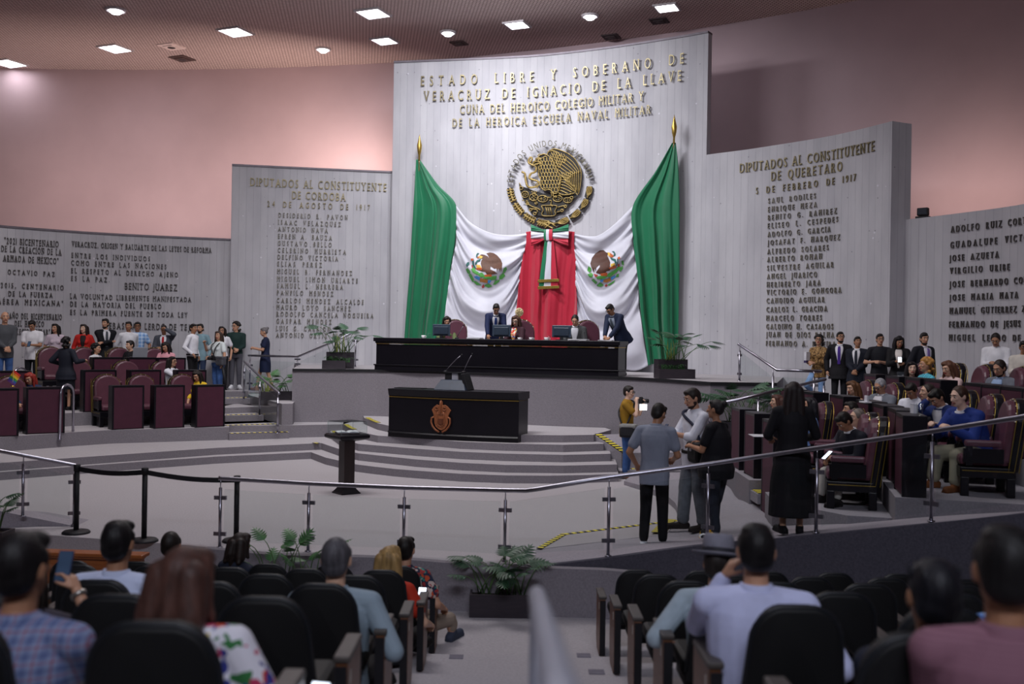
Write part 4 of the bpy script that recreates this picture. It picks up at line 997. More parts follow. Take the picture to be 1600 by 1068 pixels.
# ================================================================ metal letters on the walls
GLYPH = {}
_tc = bpy.data.curves.new('glyph', 'FONT'); _tc.size = 1.0; _tc.extrude = 0.0; _tc.offset = .0; _tc.resolution_u = 3
_to = bpy.data.objects.new('glyph', _tc); COL.objects.link(_to)
def glyph(ch):
    """outline of one capital: (verts, faces, width), cap height 1, with small slab serifs as on the wall"""
    if ch in GLYPH: return GLYPH[ch]
    _tc.body = ch; bpy.context.view_layer.update()
    me = _to.to_mesh(); vs = [(v.co.x, v.co.y) for v in me.vertices]; fs = [tuple(p.vertices) for p in me.polygons]; _to.to_mesh_clear()
    x0 = min(v[0] for v in vs); x1 = max(v[0] for v in vs)
    GLYPH[ch] = ([(v[0] - x0, v[1]) for v in vs], fs, x1 - x0); return GLYPH[ch]
CAP = max(v[1] for v in glyph('H')[0])
SERIF = {'I': ((0, 0), (0, 1), ), 'T': ((.5, 0),), 'H': ((0, 0), (0, 1), (1, 0), (1, 1)), 'N': ((0, 0), (0, 1), (1, 1)), 'M': ((0, 0), (1, 0), (0, 1), (1, 1)), 'A': ((0, 0), (1, 0)), 'R': ((0, 0), (1, 0)), 'P': ((0, 0),), 'F': ((0, 0),), 'E': ((0, 0),), 'L': ((0, 1),), 'U': ((0, 1), (1, 1)), 'V': ((0, 1), (1, 1)), 'Y': ((.5, 0), (0, 1), (1, 1)), 'D': (), 'B': (), 'X': ((0, 0), (1, 0), (0, 1), (1, 1))}
def text_line(bm, wall, text, x0, x1, y, cap, vis=None, depth=.05, squeeze=.60):
    """letters of one line standing on the curved wall between the picture columns x0 and x1 (of the part vis)"""
    L0, z0, q = wall.hit(x0, y); L1, _, _ = wall.hit(x1, y); h = cap * q.y / F; k = h / CAP
    part = vis or text
    def widths(t): return [0 if c == ' ' else glyph(c)[2] * k * squeeze for c in t]
    ws = widths(part); n_sp = part.count(' '); n_g = len(part) - 1
    gap = (L1 - L0 - sum(ws)) / (n_g + n_sp * 1.1)
    if gap < .16 * h:
        sq2 = squeeze * max(.40, (L1 - L0 - .17 * h * (n_g + n_sp * 1.1)) / max(1e-6, sum(ws))); squeeze = sq2; ws = widths(part); gap = (L1 - L0 - sum(ws)) / (n_g + n_sp * 1.1)
    pos = L0
    for c in text:
        if c == ' ': pos += gap * 2.1; continue
        vs, fs, w = glyph(c); w *= k * squeeze
        fr = []; bk = []
        for (a, b) in vs:
            P = wall.pt(pos + a * k * squeeze, z0 + b * k, depth); Q = wall.pt(pos + a * k * squeeze, z0 + b * k, depth - .028)
            fr.append(bm.verts.new(P)); bk.append(bm.verts.new(Q))
        ec = {}
        for f in fs:
            try: bm.faces.new([fr[i] for i in f]); bm.faces.new([bk[i] for i in f][::-1])
            except ValueError: continue
            for i, j in zip(f, f[1:] + f[:1]): ec[(i, j)] = ec.get((i, j), 0) + 1
        for (i, j) in list(ec):
            if (j, i) not in ec:
                try: bm.faces.new((fr[j], fr[i], bk[i], bk[j]))
                except ValueError: pass
        for (sx, sy) in SERIF.get(c, ()):
            cx = pos + sx * w * (1 if c not in 'T' else 1) + (0 if sx == .5 else (.07 * h if sx == 0 else -.07 * h)) * 1.0
            if c == 'I': cx = pos + w / 2
            zz = z0 + sy * (h - .045 * h); s = .11 * h
            V = [bm.verts.new(wall.pt(cx + dx, zz + dz, d)) for d in (depth, depth - .028) for dx, dz in ((-s, 0), (s, 0), (s, .075 * h), (-s, .075 * h))]
            for f in ((0, 1, 2, 3), (7, 6, 5, 4), (0, 4, 5, 1), (1, 5, 6, 2), (2, 6, 7, 3), (3, 7, 4, 0)): bm.faces.new([V[i] for i in f])
        pos += w + gap
def inscription(label, wall, lines, mat, depth=.036):
    L, z, q = wall.hit(lines[0][1], lines[0][3]); t = thing('wall_inscription', label, 'lettering', (q.x, q.y, z))
    for ln in lines:
        bm = NB(); text_line(bm, wall, *ln[:5], vis=(ln[5] if len(ln) > 5 else None), depth=depth)
        bmesh.ops.translate(bm, verts=bm.verts, vec=(-q.x, -q.y, -z)); o = obj('text_line', bm, mat, t, recalc=False); o['kind'] = 'stuff'
M_LET = plain('#857a5c', .42, .45, .35, 2.5, .5, 'letter_gold'); M_LETB = plain('#7b766c', .5, .3, .3, 2.5, .5, 'letter_bronze')
M_LETD = plain('#4f4a48', .6, .2, .2, 2, .4, 'letter_dark')
inscription('large gold four-line lettering across the top of the tall central wall', WMAIN, [
    ('ESTADO LIBRE Y SOBERANO DE', 658.8, 1069.5, 135, 15), ('VERACRUZ DE IGNACIO DE LA LLAVE', 663.3, 1065.6, 158.8, 15),
    ('CUNA DEL HEROICO COLEGIO MILITAR Y', 719.7, 1006.5, 178.5, 13), ('DE LA HEROICA ESCUELA NAVAL MILITAR', 707.9, 1017.6, 199, 12.6)], M_LET, .08)
inscription('gold three-line heading on the left wing wall, dated 24 August', WLWING, [
    ('DIPUTADOS AL CONSTITUYENTE', 391.2, 603.7, 290.4, 12.5), ('DE CORDOBA', 456.4, 539.7, 310.8, 12), ('24 DE AGOSTO DE 1917', 417.8, 578, 322.9, 9)], M_LET)
nm = ['DESIDERIO R. PAVON', 'ISAAC VELAZQUEZ', 'ANTONIO NAVA', 'EFREN A. BAUZA', 'GUSTAVO BELLO', 'CELERINO MURRIETA', 'DELFINO VICTORIA', 'ELIAS PEREZ', 'MIGUEL B. FERNANDEZ', 'MIGUEL LIMON URIARTE', 'SAMUEL L. HERRERA', 'PANFILO MENDEZ', 'CARLOS MENDEZ ALCALDE', 'MAURO LOYO SANCHEZ', 'RODOLFO CANCELA NOGUEIRA', 'GASPAR MENDEZ', 'LUIS G. CARRION', 'ANTONIO ORTIZ RIOS']
yy = [339.4, 350.5, 361.1, 372.2, 383.2, 394, 404.7, 415.3, 427, 438.7, 449.3, 460.3, 472.2, 482.9, 493.5, 504.5, 515.8, 526.4]
xr = [543, 532.5, 512, 518.5, 518, 540.4, 528, 503, 550, 559, 535.7, 520.8, 568, 548, 583.3, 518, 516, 539.3]
inscription('column of small gold names on the left wing wall', WLWING, [(n, 435.2 - 3.6 * k / 17, xr[k], yy[k], 7) for k, n in enumerate(nm)], M_LETB)
inscription('gold three-line heading on the right wing wall, dated 5 February', WRWING, [
    ('DIPUTADOS AL CONSTITUYENTE', 1156.7, 1366.8, 270, 14), ('DE QUERETARO', 1206, 1316.5, 282.7, 14), ('5 DE FEBRERO DE 1917', 1182, 1338, 303.4, 10)], M_LET)
nm = ['SAUL RODILES', 'ENRIQUE MEZA', 'BENITO G. RAMIREZ', 'ELISEO L. CESPEDES', 'ADOLFO G. GARCIA', 'JOSAFAT F. MARQUEZ', 'ALFREDO SOLARES', 'ALBERTO ROMAN', 'SILVESTRE AGUILAR', 'ANGEL JUARICO', 'HERIBERTO JARA', 'VICTORIO E. GONGORA', 'CANDIDO AGUILAR', 'CARLOS L. GRACIDA', 'MARCELO TORRES', 'GALDINO H. CASADOS', 'JUAN DE DIOS PALMA', 'FERNANDO A. PEREIRA']
yy = [318, 331.4, 344.2, 356.9, 370.3, 383.3, 397, 409.4, 422.8, 435.9, 448.6, 460.7, 473.7, 487.4, 500.8, 513.9, 526.3, 540]
xr = [1275, 1276.7, 1308, 1310, 1298, 1313, 1295, 1284.6, 1302.8, 1277, 1282.4, 1315, 1288.8, 1293, 1284.7, 1302.5, 1303.8, 1306]
inscription('column of small gold names on the right wing wall', WRWING, [(n, 1201.2 - 3.4 * k / 17, xr[k], yy[k], 8) for k, n in enumerate(nm)], M_LETB)
inscription('dark stacked lettering at the far left of the low left wall', WLLOW, [
    ('"2021 BICENTENARIO', 6.4, 91.4, 380.4, 9.5), ('DE LA CREACIÓN DE LA', 1.7, 95.6, 392.7, 9.5), ('ARMADA DE MÉXICO"', 4.7, 91, 407.6, 9.5), ('OCTAVIO PAZ', 11.7, 85.4, 428, 7.2),
    ('2015, CENTENARIO', 1, 99, 448.8, 7.5), ('DE LA FUERZA', 12.7, 81.8, 462, 7.5), ('AÉREA MEXICANA"', -4, 98.4, 474.3, 8), ('"AÑO DEL BICENTENARIO', 11, 96.3, 497, 8.5), ('DEL HEROICO', 22.7, 68.4, 509, 8.5), ('COLEGIO MILITAR"', 16, 77.6, 521.7, 8.5)], M_LETD, .04)
inscription('dark lettering with two quotations on the low left wall', WLLOW, [
    ('VERACRUZ, ORIGEN Y BALUARTE DE LAS LEYES DE REFORMA', 112, 330.4, 384.6, 8), ('ENTRE LOS INDIVIDUOS', 111.6, 234.4, 402, 7.4), ('COMO ENTRE LAS NACIONES', 111, 260, 413.7, 7.4), ('EL RESPETO AL DERECHO AJENO', 111, 278, 426, 7.4), ('ES LA PAZ.', 111, 171, 438, 7.4),
    ('BENITO JUAREZ', 194.9, 277, 451.6, 10), ('LA VOLUNTAD LIBREMENTE MANIFESTADA', 109.4, 298.6, 465.8, 7.5), ('DE LA MAYORIA DEL PUEBLO', 109.5, 252, 478, 7.5), ('ES LA PRIMERA FUENTE DE TODA LEY', 109.5, 292.8, 490.9, 7.5), ('SEBASTIAN LERDO DE TEJADA', 165, 319, 513, 9.5)], M_LETD, .04)
inscription('dark column of names on the low right wall', WRLOW, [
    ('ADOLFO RUIZ CORTINES', 1487.4, 1597, 363.4, 10, 'ADOLFO RUIZ COR'), ('GUADALUPE VICTORIA', 1486.7, 1598, 387.8, 10, 'GUADALUPE VICT'), ('JOSE AZUETA', 1485, 1561.6, 408.4, 9.5), ('VIRGILIO URIBE', 1486, 1578.5, 428, 9.5),
    ('JOSE BERNARDO COUTO', 1485, 1599, 449, 9.5, 'JOSE BERNARDO CO'), ('JOSE MARIA MATA', 1485, 1592, 469.7, 9.5), ('MANUEL GUTIERREZ ZAMORA', 1485.5, 1589.7, 490.3, 9.5, 'MANUEL GUTIERREZ'), ('FERNANDO DE JESUS CORONA', 1484.5, 1595.5, 511.4, 9.5, 'FERNANDO DE JESUS'), ('MIGUEL LERDO DE TEJADA', 1484.3, 1595.5, 532, 9.5, 'MIGUEL LERDO DE')], M_LETD, .04)
# ================================================================ the bronze coat of arms on the central wall
EC, EZ, EQ = WMAIN.hit(859, 288); _q, EN, ED = WMAIN.at(EC)
E0 = Vector((EQ.x, EQ.y, EZ)); EN3 = Vector((EN.x, EN.y, 0)); ED3 = Vector((ED.x, ED.y, 0))
EMB = thing('coat_of_arms', 'round bronze coat of arms with an eagle and a wreath on the tall wall', 'emblem', E0)
def ep(cx, cy, d=.1):
    """point of the emblem: crop coordinates of the photograph, d metres out from the wall; returned relative to E0"""
    x = 780 + cx / 6.675; y = 210 + cy / 6.675; u, v = rot(x, y); k = Vector((u / F, 1, -v / F)); cpt = Vector((0, 0, ZC))
    t = (E0 + EN3 * d - cpt).dot(EN3) / k.dot(EN3); return cpt + k * t - E0
M_EBACK = plain('#2a2724', .7, .1, .2); M_EGOLD = plain('#98814c', .45, .45, .25, 12, .5, 'emblem_gold')
def plate(name, poly, d0, d1, mat=None, parent=EMB):
    bm = NB(); A = [bm.verts.new(ep(*p, d0)) for p in poly]; B = [bm.verts.new(ep(*p, d1)) for p in poly]; n = len(poly)
    bm.faces.new(A); bm.faces.new(B[::-1])
    for i in range(n): bm.faces.new((A[i], B[i], B[(i + 1) % n], A[(i + 1) % n]))
    bmesh.ops.triangulate(bm, faces=[f for f in bm.faces if len(f.verts) > 4]); return obj(name, bm, mat or M_EBACK, parent)
def strokes(name, lines, r=.016, d=.15, parent=EMB, mat=None):
    bm = NB()
    for ln in lines: add_tube(bm, [ep(*p, d) for p in ([tuple(v) for v in smooth_poly(ln, 3)] if len(ln) > 2 else ln)], r, 5)
    o = obj(name, bm, mat or M_EGOLD, parent, True); o['kind'] = 'stuff'; return o
def ush(cx, cy, w, h, a=0):
    """a U shaped feather tip"""
    out = []
    for k in range(9):
        if k == 0: q = (-w, -h)
        elif k == 8: q = (w, -h)
        else: th = PI * (k - 1) / 6; q = (-w * math.cos(th), h * .35 * math.sin(th) + h * .3)
        out.append((cx + q[0] * math.cos(a) - q[1] * math.sin(a), cy + q[0] * math.sin(a) + q[1] * math.cos(a)))
    return out
def loop_xy(cx, cy, a, b2, n=10): return [(cx + a * math.cos(2 * PI * k / n), cy + b2 * math.sin(2 * PI * k / n)) for k in range(n + 1)]
# wings, body and tail of the eagle
wing = [(520, 170), (570, 150), (640, 165), (720, 200), (790, 255), (835, 330), (855, 400), (850, 500), (830, 610), (805, 620), (790, 540), (760, 530), (730, 490), (700, 480), (640, 420), (600, 380), (560, 330), (545, 250), (500, 215)]
w = plate('wing', wing, .10, .13)
def scallops(poly, x0, x1, dx, y0, y1, dy, wd, h, a, shear=0.0, jit=0):
    out = []; P_ = [Vector(p) for p in poly]; r_ = 0; y = y0
    while y < y1:
        x = x0 + (dx / 2 if r_ % 2 else 0)
        while x < x1:
            c = Vector((x + shear * (y - y0), y + jit * (x - x0)))
            if inside(c, P_) and inside(c + Vector((0, h * .5)), P_): out.append(ush(c.x, c.y, wd, h, a))
            x += dx
        y += dy; r_ += 1
    return out
ln = [wing + wing[:1]]
for k in range(8):
    f = k / 7; ln.append([(690 - 18 * k, 225 + 26 * k), (770 - 16 * k, 290 + 26 * k), (842 - 16 * k, 395 + 9 * k)])
for k in range(9): ln.append([(652 + 22 * k, 398 - 3 * k), (678 + 19 * k, 455 + 7 * k), (700 + 15 * k, 500 + 13 * k)])
up = [(530, 180), (590, 165), (690, 205), (700, 260), (650, 330), (610, 360), (570, 320), (550, 250)]
ln += scallops(up, 535, 700, 27, 190, 360, 30, 12, 17, -.45, .1, .25)
ln += [[(520, 180), (570, 170), (605, 215), (600, 290), (625, 355)], [(540, 165), (600, 180), (650, 230)]]
strokes('wing_feathers', ln, .013, .15, w)
body = [(385, 270), (410, 232), (450, 205), (500, 215), (550, 260), (580, 330), (620, 400), (640, 470), (630, 560), (600, 615), (555, 605), (530, 575), (470, 580), (435, 545), (430, 470), (412, 420), (415, 350), (440, 310), (420, 300), (385, 318), (352, 302), (362, 280)]
b = plate('body', body, .12, .16)
ln = [body + body[:1]] + scallops(body, 420, 650, 31, 268, 620, 40, 14, 24, -.08, .06, -.02)
ln += [[(354, 300), (388, 280), (430, 290), (442, 302)], [(360, 314), (392, 304), (420, 296)], [(372, 262), (400, 240), (440, 250), (480, 228), (500, 240)], loop_xy(418, 258, 9, 7), [(400, 225), (420, 205), (445, 214), (462, 200), (490, 212)]]
ln += [[(540, 600), (548, 640), (530, 660)], [(560, 605), (570, 645), (590, 655)], [(420, 500), (395, 505), (380, 530)], [(430, 520), (400, 540), (395, 565)]]
strokes('body_feathers', ln, .013, .18, b)
tail = [(630, 490), (700, 510), (790, 590), (770, 615), (680, 630), (615, 600)]
q = plate('tail', tail, .10, .14); strokes('tail_feathers', [[(630, 520), (700, 540), (785, 595)], [(628, 550), (690, 570), (765, 608)], [(622, 575), (680, 600), (720, 622)], tail + tail[:1]], .014, .16, q)
# the snake
sn = [(320, 300), (345, 255), (325, 240), (305, 290), (340, 315), (385, 340), (375, 390), (330, 410), (315, 455), (360, 475), (405, 490), (410, 530), (360, 550), (300, 545), (275, 470), (270, 410), (235, 390)]
s_ = strokes('snake', [sn], .030, .15); strokes('snake_scales', [[(x + 7, y + 4) for x, y in sn[4:]]], .010, .175, s_)
# nopal, stone and water under the eagle
base = [(205, 510), (240, 540), (290, 590), (370, 590), (430, 620), (550, 640), (640, 620), (700, 650), (800, 620), (810, 640), (740, 720), (700, 760), (660, 810), (600, 820), (560, 850), (450, 850), (360, 840), (320, 790), (280, 720), (240, 650), (215, 580)]
q = plate('cactus_base', base, .08, .11)
def loop_(cx, cy, a, b2, n=14): return [(cx + a * math.cos(2 * PI * k / n), cy + b2 * math.sin(2 * PI * k / n)) for k in range(n + 1)]
ln = [loop_(270, 625, 36, 32), loop_(360, 655, 44, 36), loop_(455, 670, 52, 34), loop_(610, 668, 48, 32), loop_(715, 685, 44, 26), loop_(366, 625, 18, 18), loop_(230, 560, 16, 16), loop_(755, 660, 16, 14)]
for (cx, cy, n, ra, rb) in ((270, 625, 5, 15, 12), (360, 658, 4, 16, 12), (455, 672, 6, 28, 14), (610, 668, 6, 26, 14), (715, 685, 4, 22, 10)):
    for k in range(n):
        a = 2 * PI * k / n; c0 = (cx + ra * math.cos(a), cy + rb * math.sin(a)); ln.append([(c0[0] - 6, c0[1] - 3), (c0[0] + 6, c0[1] + 3)])
for k in range(14): x = 240 + 38 * k; y = 690 - 6 * k + (8 if k % 2 else -4); ln.append([(x, y + 8), (x + 10, y - 4), (x + 20, y + 8)])
ln += [[(340, 590), (350, 610)], [(366, 585), (366, 606)], [(392, 590), (382, 610)], [(210, 505), (225, 530), (215, 545)]]
strokes('cactus_lines', ln, .013, .135, q)
ln = [[(440, 745), (470, 740), (585, 740), (600, 760), (580, 800), (590, 830), (560, 848), (460, 848), (445, 820), (460, 790), (440, 745)]] + [[(485 + 22 * k, 755), (505 + 22 * k, 830)] for k in range(3)]
ln += [[(290, 715), (340, 750), (400, 770), (430, 790)], loop_(295, 720, 14, 12), [(330, 775), (380, 780), (400, 800), (380, 825)], loop_(328, 785, 14, 13), loop_(372, 825, 16, 12), [(610, 760), (660, 745), (690, 750)], loop_(690, 750, 14, 12), [(600, 810), (640, 800)], loop_(655, 793, 13, 12), [(520, 690), (545, 690), (540, 730), (560, 750)], loop_(385, 715, 12, 10)]
strokes('stone_and_water', ln, .014, .14, q)
# wreath: oak on the left, laurel on the right, tied at the bottom
WC = (528, 512)
def arcp(r, deg): a = R(deg); return (WC[0] + r * math.cos(a), WC[1] + r * math.sin(a))
for k, (d0, d1) in enumerate(((174, 154), (151, 133), (130, 112), (109, 94))):
    poly = [arcp(388, d0 - (d0 - d1) * i / 8) for i in range(9)] + [arcp(448, d1 + (d0 - d1) * i / 8) for i in range(9)]
    q = plate('oak_sprig', poly, .08, .12); ln = [[arcp(418, d0 - (d0 - d1) * i / 6) for i in range(7)]]
    for i in range(5):
        dd = d0 - (d0 - d1) * (i + .3) / 5
        for rr_ in (385, 452): ln.append([arcp(418, dd), arcp((418 + rr_) / 2, dd - 2.6), arcp(rr_, dd - 1.0)])
    strokes('oak_leaves', ln, .022, .135, q)
for k, (d0, d1) in enumerate(((4, 21), (23, 40), (42, 60), (62, 82))):
    poly = [arcp(385, d0 + (d1 - d0) * i / 8) for i in range(9)] + [arcp(450, d1 - (d1 - d0) * i / 8) for i in range(9)]
    q = plate('laurel_sprig', poly, .08, .12); ln = []
    for j in range(4): ln.append([arcp(418 + (j - 1.5) * 17 * math.sin(PI * min(1, .15 + i / 6)), d0 + (d1 - d0) * i / 6) for i in range(7)])
    strokes('laurel_leaves', ln, .020, .135, q)
q = plate('wreath_tie', [(440, 930), (520, 895), (610, 930), (570, 985), (520, 975), (470, 985)], .09, .13)
strokes('tie_bands', [[(455, 950), (520, 915), (590, 960)], [(480, 975), (530, 930), (590, 930)], [(450, 925), (540, 970), (560, 980)], [(515, 895), (520, 970)]], .022, .145, q)
# ring of letters
TXT = 'ESTADOS UNIDOS MEXICANOS'; bm = NB(); wsum = sum(glyph(c)[2] if c != ' ' else .28 for c in TXT); tot = 171.0; a = 178.5
gapd = (tot - wsum * 8.6) / (len(TXT) - 1)
for c in TXT:
    if c == ' ': a -= .28 * 8.6 + gapd; continue
    vs, fs, wd = glyph(c); wa = wd * 8.6; ac = a - wa / 2
    def G(x, y, d):
        r = 385 + y / CAP * 62; off_ = (x - wd / 2) * 8.6 * .0174533 * 416; th = R(ac)
        return ep(WC[0] + r * math.cos(th) + off_ * math.sin(th), WC[1] - 4 - r * math.sin(th) + off_ * math.cos(th), d)
    fr = [bm.verts.new(G(x, y, .22)) for x, y in vs]; bk = [bm.verts.new(G(x, y, .17)) for x, y in vs]; ec = set()
    for f in fs:
        try: bm.faces.new([fr[i] for i in f]); bm.faces.new([bk[i] for i in f][::-1])
        except ValueError: continue
        for e2 in zip(f, f[1:] + f[:1]): ec.add(e2)
    for (i, j) in ec:
        if (j, i) not in ec:
            try: bm.faces.new((fr[j], fr[i], bk[i], bk[j]))
            except ValueError: pass
    a -= wa + gapd
o = obj('letter_ring', bm, plain('#4d472f', .55, .2, .2), EMB, recalc=False); o['kind'] = 'stuff'
COL.objects.unlink(_to); bpy.data.objects.remove(_to)
# ================================================================ the two draped flags and the bow
from mathutils.bvhtree import BVHTree
def cat1(P, t):
    n = len(P) - 1; i = min(int(t * n), n - 1); f = t * n - i
    p0 = P[max(0, i - 1)]; p1 = P[i]; p2 = P[i + 1]; p3 = P[min(n, i + 2)]
    return tuple(.5 * (2 * b + (c - a) * f + (2 * a - 5 * b + 4 * c - d) * f * f + (3 * b - a - 3 * c + d) * f ** 3) for a, b, c, d in zip(p0, p1, p2, p3))
def cloth(rows, nu, nv, fold, base=.34):
    """grid of points: picture control rows projected to base metres in front of the wall, folds pushed along the wall normal"""
    g = []
    for j in range(nv + 1):
        v = j / nv; row = []
        for i in range(nu + 1):
            u = i / nu; colp = [cat1(r, u) for r in rows]; x, y = cat1(colp, v)
            L, z, q = WMAIN.hit(x, y); n = WMAIN.at(L)[1]; d = base(u, v) if callable(base) else base
            dd = d + fold(u, v); k = 1 - dd / (q.y + 1e-6) * .94
            P = Vector((q.x * k, q.y * k, ZC + (z - ZC) * k)); row.append(P)
        g.append(row)
    return g
def cloth_obj(name, g, mat, parent, inv):
    bm = NB(); V = [[bm.verts.new(inv @ p) for p in r] for r in g]
    for A, B in zip(V, V[1:]):
        for k in range(len(A) - 1): bm.faces.new((A[k], B[k], B[k + 1], A[k + 1]))
    o = obj(name, bm, mat, parent, True, recalc=False); s = o.modifiers.new('thickness', 'SOLIDIFY'); s.thickness = .006; return o
def fabric(h, rough=.55):
    m = newmat('flag_cloth_' + h.strip('#'), hexc(h), rough, 0, .35); m.node_tree.nodes['Principled BSDF'].inputs['Sheen Weight'].default_value = .25
    t = NT(m); n = t.noise(3, None, 2); c = hexc(h); t.base(t.ramp(n, [(.3, tuple(v * .94 for v in c)), (.7, tuple(min(1, v * 1.04) for v in c))])); return m
MG, MW, MR = fabric('#156b48', .45), fabric('#c6c5d0', .5), fabric('#b01d36', .5)
def warp(u, k): return u + .075 * math.sin(2 * PI * (u * 1.6 + .17 * k)) + .035 * math.sin(2 * PI * (u * 3.3 + .31 * k))
def gfold(u, v):
    w = warp(u, 1.3); return (.11 * math.sin(2 * PI * (w * 3.1 + .10 * v)) + .035 * math.sin(2 * PI * (w * 7.2 + .5 * v)) * (.4 + .6 * v) + .02 * math.sin(2 * PI * (w * 12 - .4 * v))) * min(1, .12 + 1.4 * v)
def rfold(u, v):
    c = .5 + (u - .5) * (.55 + .45 * v); w = warp(c, 2.2); return (.10 * math.sin(2 * PI * (w * 3.6 + .1)) + .04 * math.sin(2 * PI * (w * 8.3 + .3 * v)) + .025 * math.sin(2 * PI * (w * 15))) * min(1, .35 + v)
def wfold(u, v):
    e = 1 - abs(2 * u - 1) ** 2.2; s = .13 * math.sin(2 * PI * (v * 3.4 + .2)) * (.35 + .65 * e) + .055 * math.sin(2 * PI * (v * 8.2 + .9 * u)) * (1.05 - .7 * e) + .035 * math.sin(2 * PI * (v * 13 - 1.2 * u)) * (1 - e * .6)
    return s * min(1, v * 5 + .15)
GL_ = [[(650, 249), (653, 249), (656, 249)], [(648, 290), (667, 289), (684, 288)], [(646, 322), (680, 322), (713, 321)], [(643, 372), (678, 372), (712, 372)], [(640, 421), (673, 421), (704, 421)], [(636, 470), (668, 470), (698, 470)], [(633, 510), (663, 510), (692, 510)], [(630, 556), (660, 556), (687, 556)]]
WL_ = [[(713, 321), (735, 347), (765, 363), (795, 367), (823, 364)], [(713, 350), (735, 378), (765, 392), (795, 388), (822, 379)], [(712.5, 378), (733, 415), (762, 430), (793, 417), (818, 398)], [(707, 408), (727, 450), (760, 468), (790, 452), (814, 417)], [(703, 432), (722, 482), (757, 500), (788, 483), (811.5, 441)], [(698, 467), (720, 512), (755, 527), (785, 512), (809, 471)], [(687, 556), (715, 557), (750, 558), (780, 558), (803, 556)]]
WR_ = [[(897, 365), (921, 369), (937, 366.5), (960, 350), (989, 321)], [(896, 380), (918, 394), (940, 392), (965, 375), (989, 350)], [(899, 402), (918, 425), (940, 428), (968, 408), (988.7, 380)], [(899.5, 425), (918, 458), (941, 466), (970, 446), (994, 414)], [(899, 446), (918, 490), (942, 500), (974, 480), (997, 442)], [(901, 471), (922, 515), (948, 528), (980, 512), (999, 482)], [(903, 556), (930, 563), (958, 572), (990, 579), (1012.5, 571)]]
GR_ = [[(1050, 223), (1053, 223), (1056, 223)], [(1024, 268), (1042, 266), (1060, 262)], [(989, 321), (1025, 321), (1062, 320)], [(989, 372), (1026, 372), (1062, 372)], [(994, 415), (1028, 415), (1062, 415)], [(998, 452), (1030, 451), (1061, 450)], [(1002, 497), (1031, 496), (1060, 496)], [(1009, 540), (1034, 538), (1059, 534)], [(1012.5, 571), (1036, 563), (1058, 552)]]
RC_ = [[(822, 362), (859, 358), (898, 362)], [(822, 380), (859, 380), (897, 380)], [(817, 400), (859, 402), (900, 403)], [(812, 432), (857, 434), (899, 435)], [(808, 470), (856, 470), (901, 468)], [(805, 500), (855, 500), (901.5, 498)], [(802, 556), (854, 556), (904, 556)]]
inv = Matrix.Identity(4)
